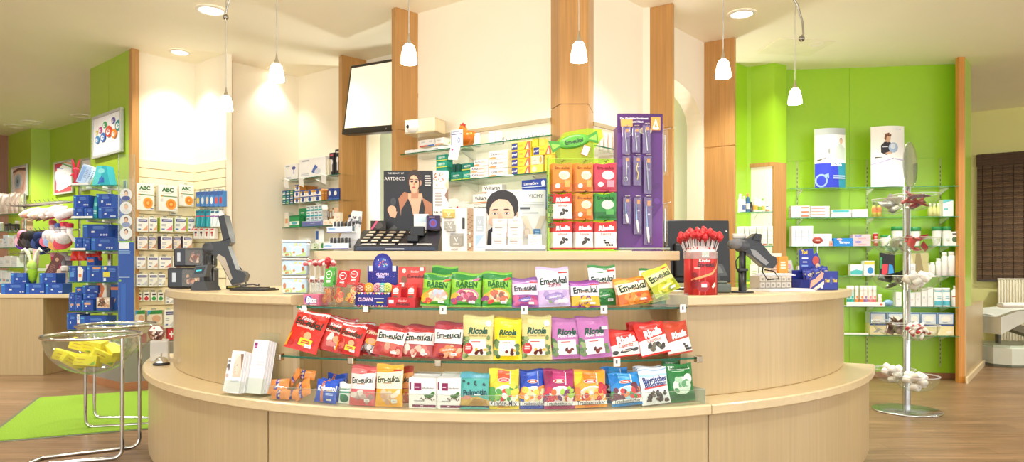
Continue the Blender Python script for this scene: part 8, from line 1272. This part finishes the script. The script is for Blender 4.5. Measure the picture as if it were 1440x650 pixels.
# lowest shelf: cartons with baby pictures, two high
for i, (x0, x1) in enumerate(((1223, 1246.5), (1248, 1271.5), (1278, 1294), (1295, 1317.5), (1318.5, 1342))):
    for r in range(2): put(WI, x0, x1, 0, ZI[5]+r*.115, .2, .12, 'diaper_pack', f'{["pale yellow carton with a shoe-like picture below", "blue-rimmed white carton on top"][r]}, {["first", "second", "third", "fourth", "fifth"][i]} stack from the counter', 'carton', ['F0E6B0', 'DCE6EA'][r], ([('r', 0, .85, 1, 1, '34508A'), ('p', [(.2, .2), (.5, .6), (.8, .45), (.75, .25)], ['A8A8A8', 'F4E8C0', 'D8C8A0', 'E8D890', 'F0E0A0'][i]), ('e', .7, .3, .2, .14, 'F8F0D8')] if r == 0 else [('r', 0, .88, 1, 1, '4A78B0'), ('r', 0, 0, .06, 1, '4A78B0'), ('r', .94, 0, 1, 1, '4A78B0'), ('e', .5, .45, .3, .25, 'F2F0E0'), ('l', .3, .1, .7, .2, 1, '8AA0C0')]), h=.112)
c = WI.on(1204, .25); m = MB('plastic'); m.box(-.12, 0, 0, .12, .12, .012, 'F4F4EC', .003); m.box(-.12, 0, .012, .12, .004, .02, 'F4F4EC', .001); tag(m.build('empty_tray', loc=(c.x, c.y, ZI[5]), rz=WI.rz), 'flat empty white tray on the lowest green-wall shelf', 'tray')
# niche with backlit panel: two glass shelves with bottles and white boxes
FN = Frame((pt(1037, 0, 6.9).x, 6.9), (pt(1088, 0, 6.85).x, 6.85))
for z, lb in ((zof(298, 6.7), 'upper'), (zof(346, 6.7), 'lower'), (zof(394, 6.7), 'lowest')):
    shelf(FN, 1038, 1087, z, -.05, .2, f'{lb} glass shelf in the bright niche beside the wooden pillar', 'palegedge', (1060,), grp='glass shelves in the niche')
zN = [zof(298, 6.7), zof(346, 6.7), zof(394, 6.7)]
for i, (px, w_, y0, c, cp, a) in enumerate(((1041, 6, 273, 'F0F0EC', 'E8E8E4', 'C8D0E0'), (1046, 5, 276, 'E8ECEE', 'D8DCE0', '5A7AB0'), (1051.5, 6, 272, '3A6A9A', 'D8A05A', 'E8E8E0'), (1056, 4.5, 284, '2A2A2A', '2A2A2A', '6A6A6A'), (1062, 7, 278, 'F0EEE2', 'F4F2EC', 'E0B848'), (1068, 6.5, 281, 'F2F0EA', 'F6F4F0', '8AB848'), (1073, 5, 279, 'E8ECE0', '8AC070', 'D8C860'), (1079, 6, 290, 'F0F0EC', '3A5A9A', 'C88A4A'))): jar(FN, px, w_, y0, zN[0], .12, 'medicine_bottle', f'{["white", "pale grey", "blue", "black", "cream with yellow label", "cream with green label", "green capped", "short white"][i]} bottle on the upper niche shelf', 'bottle', c, cp, [(1, 0), (1, .8), (.5, 1)], art=[('r', 0, .2, 1, .55, a)], caph=.18)
for i, (x0, x1, y0) in enumerate(((1038, 1046, 317), (1047, 1053, 316), (1054, 1063, 317), (1064, 1071, 315), (1072, 1079, 316), (1080, 1087, 318))):
    for r in range(2): put(FN, x0, x1, 0, zN[1]+r*.1, .14, .06, 'niche_carton', f'pale carton on the lower niche shelf, {["bottom", "top"][r]} of the {od(i)} stack from the wooden pillar', 'carton', ['F4F3EE', 'F0F2F0', 'F5F4F0', 'ECEEEA', 'F2F2EE', 'EEF0EC'][i], [('l', .15, .4, .85, .7, 2, ['D8DCD8', 'C8D0D8', 'D8D0C8', 'CCD4CC', 'D8D8D8', 'D0D8D0'][i])]+([('r', .1, .05, .9, .25, ['C89858', 'B86A4A', '8AA050'][i-3])] if i > 2 and r == 0 else []), h=.097)
for i, (x0, x1) in enumerate(((1056, 1066), (1067, 1078), (1079, 1087))): put(FN, x0, x1, 372, zN[2], .14, .06, 'niche_carton', f'white carton on the lowest niche shelf behind the payment terminal, {od(i)} from the pillar', 'carton', 'F4F4EE', [('l', .2, .3, .8, .6, 2, 'C8D8A8')])

# tiered bowl stand
X, Y = 3.166, 5.42; t = T('tiered_bowl_stand', 'tall metal stand with round foot, five tiers of clear bowls and a top disc', 'display stand', (X, Y, 0))
m = MB('metal'); m.lathe([(0, 0), (.25, 0), (.252, .006), (.245, .012), (.03, .016), (0, .016)], 'C2C4C2', seg=48); m.build('round_foot', t)
m = MB('metal'); m.lathe([(.025, .014), (.025, 1.80), (0, 1.801)], 'C6C8C6', seg=20)
for a in (0.6, 2.2, 3.8, 5.4): m.box(.024*math.cos(a)-.004, .024*math.sin(a)-.004, .016, .024*math.cos(a)+.004, .024*math.sin(a)+.004, 1.795, '8E908E')
m.build('pole', t)
m = MB('acryl'); m.M = Matrix.Translation((.03, 0, 1.97)) @ Matrix.Rotation(-.80, 4, 'Z') @ Matrix.Rotation(PI/2, 4, 'Y'); m.lathe([(0, -.004), (.182, -.004), (.185, -.002), (.185, .002), (.182, .004), (0, .004)], 'FFFFFF', seg=40); m.lathe([(.1845, -.004), (.1855, 0), (.1845, .004)], 'FFFFFF', seg=40, mat='acryledge'); m.lathe([(.0, -.0045), (.17, -.0045)], 'F0F0EC', seg=36, mat='frost'); m.M = None; m.build('top_disc', t)
TZ = [1.715, 1.38, 1.085, .705, .31]
OFFS = [(-.035, -.185), (.0, .185)]; RB_ = .16; DEP = .125
for z in TZ:
    for k, (ox, oy) in enumerate(OFFS):
        m = MB('acryl'); prof = [(RB_*math.sin(a*PI/20), -DEP*math.cos(a*PI/20)) for a in range(11)]; m.lathe(prof, 'FFFFFF', seg=32, o=(ox, oy, z)); m.lathe([(RB_*.996, -.005), (RB_+.004, -.001), (RB_+.004, .003), (RB_*.985, .002)], 'E8ECE4', seg=32, o=(ox, oy, z), mat='frost'); m.build('clear_bowl', t)
        m = MB('plastic'); m.box(min(ox*.1, 0)-.012, oy*.12-.012, z-.02, .012, oy*.12+.012+0, z-.004, 'D8DAD6', .002); m.build('bowl_bracket', t)
FILL = [(('stick pack', ['7A2A2E', '8E3434', '5A3038', 'A84848'], 9, 'reddish brown sachet in the top front bowl'), ('pack', ['8A8C86', 'A8AAA2', '6A6C68', 'C4C4BC'], 9, 'grey silver sachet in the top rear bowl')),
        (('pack', ['C83A40', 'B02E36', 'D85058'], 8, 'red sweet packet in the second tier front bowl'), ('pack', ['6A8A6A', 'A8BCA4', '3A5A40', 'D8E0D4'], 8, 'green and white packet in the second tier rear bowl')),
        (('roll', ['F0EEE8', 'E4E2DA', 'F4F0EC'], 8, 'white roll in the middle tier front bowl'), ('pack', ['2E3A30', '44503E', '1E2620'], 8, 'blackish green packet in the middle tier rear bowl')),
        (('tube', ['F2EEE8', 'F4F2EE'], 13, 'white tube with red cap in the fourth tier front bowl'), ('pack', ['6A4A3E', '5A3C34', '7A5A4C'], 8, 'brown packet in the fourth tier rear bowl')),
        (('roll', ['F4F3F0', 'ECEAE6', 'F6F4F2'], 9, 'white bandage roll in the lowest front bowl'), ('roll', ['F2F0EC', 'F6F4F0', 'E8E4E0'], 8, 'white bandage roll in the lowest rear bowl'))]
q = random.Random(21)
for ti, z in enumerate(TZ):
    for bi, (ox, oy) in enumerate(OFFS):
        kind, cols, n, lb = FILL[ti][bi]
        for j in range(n):
            a = j*2.4+ti; lay = j/n; rr = (.015+.062*math.sqrt((j % 5)/5)); zz = z-DEP+.038+.06*lay
            M = Matrix.Translation((X+ox+rr*math.cos(a), Y+oy+rr*math.sin(a), zz)) @ Matrix.Rotation(a*1.3, 4, 'Z') @ Matrix.Rotation(q.uniform(-.7, .7), 4, 'Y') @ Matrix.Rotation(q.uniform(-1.1, 1.1), 4, 'X')
            c = q.choice(cols)
            if kind in ('pack', 'stick pack'):
                w_, h_ = (.125, .034) if kind == 'stick pack' else (.105, .062); m = MB('film'); f = lambda u, v: .011*(max(math.sin(PI*u), 0)**.5)*(max(math.sin(PI*v), 0)**.5)+.0004
                m.surf(lambda u, v: ((u-.5)*w_, (v-.5)*h_, f(u, v)), 6, 4, c); m.surf(lambda u, v: ((.5-u)*w_, (v-.5)*h_, -f(1-u, v)), 6, 4, c); m.art(lambda u, v, o: ((u-.5)*w_, (v-.5)*h_, f(u, v)+o), w_, h_, [('r', .1, .3, .5, .6, tuple(min(1, x*1.6+.08) for x in lin(c))), ('r', .02, .0, .05, 1, tuple(x*.7 for x in lin(c)))]); nm = 'sweet_packet'
            elif kind == 'roll':
                m = MB('plastic'); m.lathe([(0, -.03), (.026, -.03), (.028, -.027), (.028, .027), (.026, .03), (0, .03)], c, seg=14); m.lathe([(.0, .0302), (.009, .0302)], 'C8C4C0', seg=10); m.v = [(v[2], v[0], v[1]) for v in m.v]; nm = 'bandage_roll'
            else:
                m = MB('plastic'); m.lathe([(0, -.035), (.013, -.035), (.013, .02), (.012, .022)], c, seg=12); m.lathe([(.0135, .02), (.0135, .042), (0, .042)], 'C03038', seg=12); m.v = [(v[2], v[0], v[1]) for v in m.v]; nm = 'lip_balm_tube'
            o = tag(m.build(nm, M=M), lb, 'sachet' if nm == 'sweet_packet' else 'roll' if nm == 'bandage_roll' else 'tube', lb+' heap')
m = MB('print'); m.M = Matrix.Translation((X-.0+.06, Y-.2, 1.075)) @ Matrix.Rotation(.2, 4, 'Z') @ Matrix.Rotation(-.9, 4, 'X'); m.box(-.06, 0, 0, .06, .003, .06, 'F0E0DC', .0005); m.art(flat(.12, .06), .12, .06, [('r', .1, .7, .6, .85, 'E0B8B4'), ('l', .1, .2, .9, .5, 2, 'D8CCC8')]); m.M = None; tag(m.build('price_card'), 'pale pink price card laid in the middle tier bowl', 'card')

# far treatment room: roman blind, radiator, treatment couch
a, b = WR.on(1374, .05), WR.on(1500, .05); c = (a+b)/2; w = (b-a).length; z0, z1 = zof(393, c.y), zof(212.5, c.y)
t = T('bamboo_blind', 'dark brown woven roman blind with a folded head', 'blind', (c.x, c.y, 0), WR.rz); m = MB('bamboo'); n = 60
for k in range(n): zz = z0+(z1-z0)*k/n; m.box(-w/2, .0+.003*(k % 2), zz, w/2, .010+.003*(k % 2), zz+(z1-z0)/n*.93, ['5A4028', '4E3620', '644A30'][k % 3])
m.build('woven_slats', t); m = MB('bamboo')
for k in range(8): zz = z1-.02-.15+k*.02; m.box(-w/2-.01, -.03, zz, w/2+.01, -.018, zz+.0185, ['4A321E', '543A22'][k % 2])
m.build('folded_head', t); m = MB('plastic'); m.box(-w/2, -.004, z0-.03, w/2, .016, z0, '3A2818', .003); m.build('bottom_rail', t)
for k in range(9): x = -w/2+.06+k*w/8.4; MB('cloth').box(x-.004, -.004, z0, x+.004, -.001, z1, '3A2816').build('cord_tape', t)
a, b = WR.on(1399, .12), WR.on(1500, .12); a -= Vector((0, .05)); b -= Vector((0, .05)); c = (a+b)/2; w = (b-a).length; z0, z1 = zof(490, c.y), zof(392, c.y)
t = T('radiator', 'white ribbed panel radiator below the blind', 'radiator', (c.x, c.y, 0), WR.rz); m = MB('plastic'); m.box(-w/2, .02, z0, w/2, .06, z1, 'F0EAD2', .006); n = 24
for k in range(n): x = -w/2+w*k/n; m.box(x+.006, .0, z0+.02, x+w/n-.006, .03, z1-.02, 'F4EED8', .006)
m.build('ribbed_panel', t); MB('plastic').box(-w/2, -.004, z1-.015, w/2, .07, z1, 'F6F0DC', .004).build('top_grille', t)
Yc = 8.1; s = Yc/FPX; x0 = pt(1382, 0, Yc).x; t = T('treatment_couch', 'white upholstered treatment couch on a broad oval base', 'treatment couch', (x0, Yc, 0))
zt = zof(430, Yc)
m = MB('plastic'); m.surf(lambda u, v: (.02+1.0*u, -.28*math.sin(PI*v) if 0 else -.3+.6*v, (zt-.03)+.03*math.sin(PI*v)-.10*(1-u)**2), 10, 8, 'EFF1EA'); m.prism([(-.0, zt-.32), (.0, zt-.12), (.2, zt-.045), (.44, zt-.02), (.42, zt-.10)], -.3, .3, 'E8ECE4'); m.build('leg_cushion', t)
m = MB('plastic'); m.box(.40, -.32, zt-.19, 1.15, .32, zt-.02, 'EEF1EA', .06); m.build('seat_cushion', t); m = MB('plastic'); m.box(-.02, -.36, zt-.01, 1.2, -.24, zt+.05, 'F4F5EF', .025); m.build('armrest', t)
m = MB('plastic'); m.prism([(.22, zt-.26), (.30, zt-.20), (1.1, zt-.45), (1.1, zt-.56)], -.12, .12, '8A8470'); m.prism([(.17, zt-.3), (.2, zt-.22), (.2, zt-.56), (.17, zt-.56)], -.03, .03, '6A6656'); m.build('support_arm', t)
m = MB('plastic'); pl = [(.0+.16*(1-math.cos(a*PI/16)) if a < 8 else .16, 0) for a in range(9)]; m.prism([(-.02, -.2), (.1, -.34), (1.3, -.36), (1.3, .3), (.1, .3), (-.02, .2)], .03, .22, 'E2E8DC', ax='z'); m.prism([(.0, -.18), (.11, -.32), (1.3, -.34), (1.3, .28), (.11, .28), (.0, .18)], .0, .03, '8A907E', ax='z'); m.prism([(.0, -.18), (.11, -.3), (1.3, -.32), (1.3, .28), (.11, .28), (.0, .18)], .22, .25, 'C8D2C0', ax='z'); m.build('base', t)
# ================================================================= let leaning and heaped things rest against one another
from mathutils.bvhtree import BVHTree
def tree(o, only=None):
    V, F = [], []
    def rec(x, M):
        if x.type == 'MESH' and (only is None or x.name.split('.')[0] in only):
            b = len(V); V.extend(M @ v.co for v in x.data.vertices); F.extend(tuple(b+i for i in p.vertices) for p in x.data.polygons)
        for c in x.children: rec(c, M @ c.matrix_basis)
    rec(o, o.matrix_basis); return BVHTree.FromPolygons(V, F), [min(v[i] for v in V) for i in range(3)], [max(v[i] for v in V) for i in range(3)]
def settle(things, way, step=.004, n=50, against=()):
    done = list(against)
    for o in things:
        for k in range(n):
            t, lo, hi = tree(o)
            if not any(all(lo[i] < b[2][i] and hi[i] > b[1][i] for i in range(3)) and t.overlap(b[0]) for b in done): break
            o.location = o.location+way(o)*step
        done.append(tree(o))
def named(s, test=lambda o: True): return [o for o in COL.objects if o.parent is None and o.name.split('.')[0] == s and test(o)]
bpy.context.view_layer.update()
back = lambda o: Vector((CX-o.location.x, CY-o.location.y, 0)).normalized()
up = lambda o: Vector((0, 0, 1))
for z in (Z1, Z2, Z3):
    b = named('sweet_bag', lambda o: abs(o.location.z-z) < .06)
    b.sort(key=lambda o: -math.hypot(o.location.x-CX, o.location.y-CY)); settle(b, back)
bowl = [tree(o, ('clear_bowl',)) for o in named('bowl_stand')]
settle(named('yellow_carton'), lambda o: Vector((-2.565-o.location.x, 4.13-o.location.y, .12)).normalized()*.6+Vector((0, 0, .5)), .004, 14, bowl); settle(named('sample_carton', lambda o: o.location.y > 4), up, .006, 20, bowl)
st = [tree(o, ('clear_bowl', 'pole')) for o in named('tiered_bowl_stand')]
for s in ('sweet_packet', 'bandage_roll', 'lip_balm_tube'): settle(named(s, lambda o: o.location.x > 2.9 and o.location.y > 5), up, .004, 10, st)
settle(sorted(named('baby_pillow'), key=lambda o: o.location.y), lambda o: Vector((0, 1, 0)), .012, 12)
for s in ('baby_hat', 'baby_shoe', 'baby_sock'): settle(named(s), lambda o: Vector((FH.n.x, FH.n.y, 0)), .012, 8)
settle(named('net_bag'), lambda o: Vector((FB.d.x, FB.d.y, 0)), .008, 20)
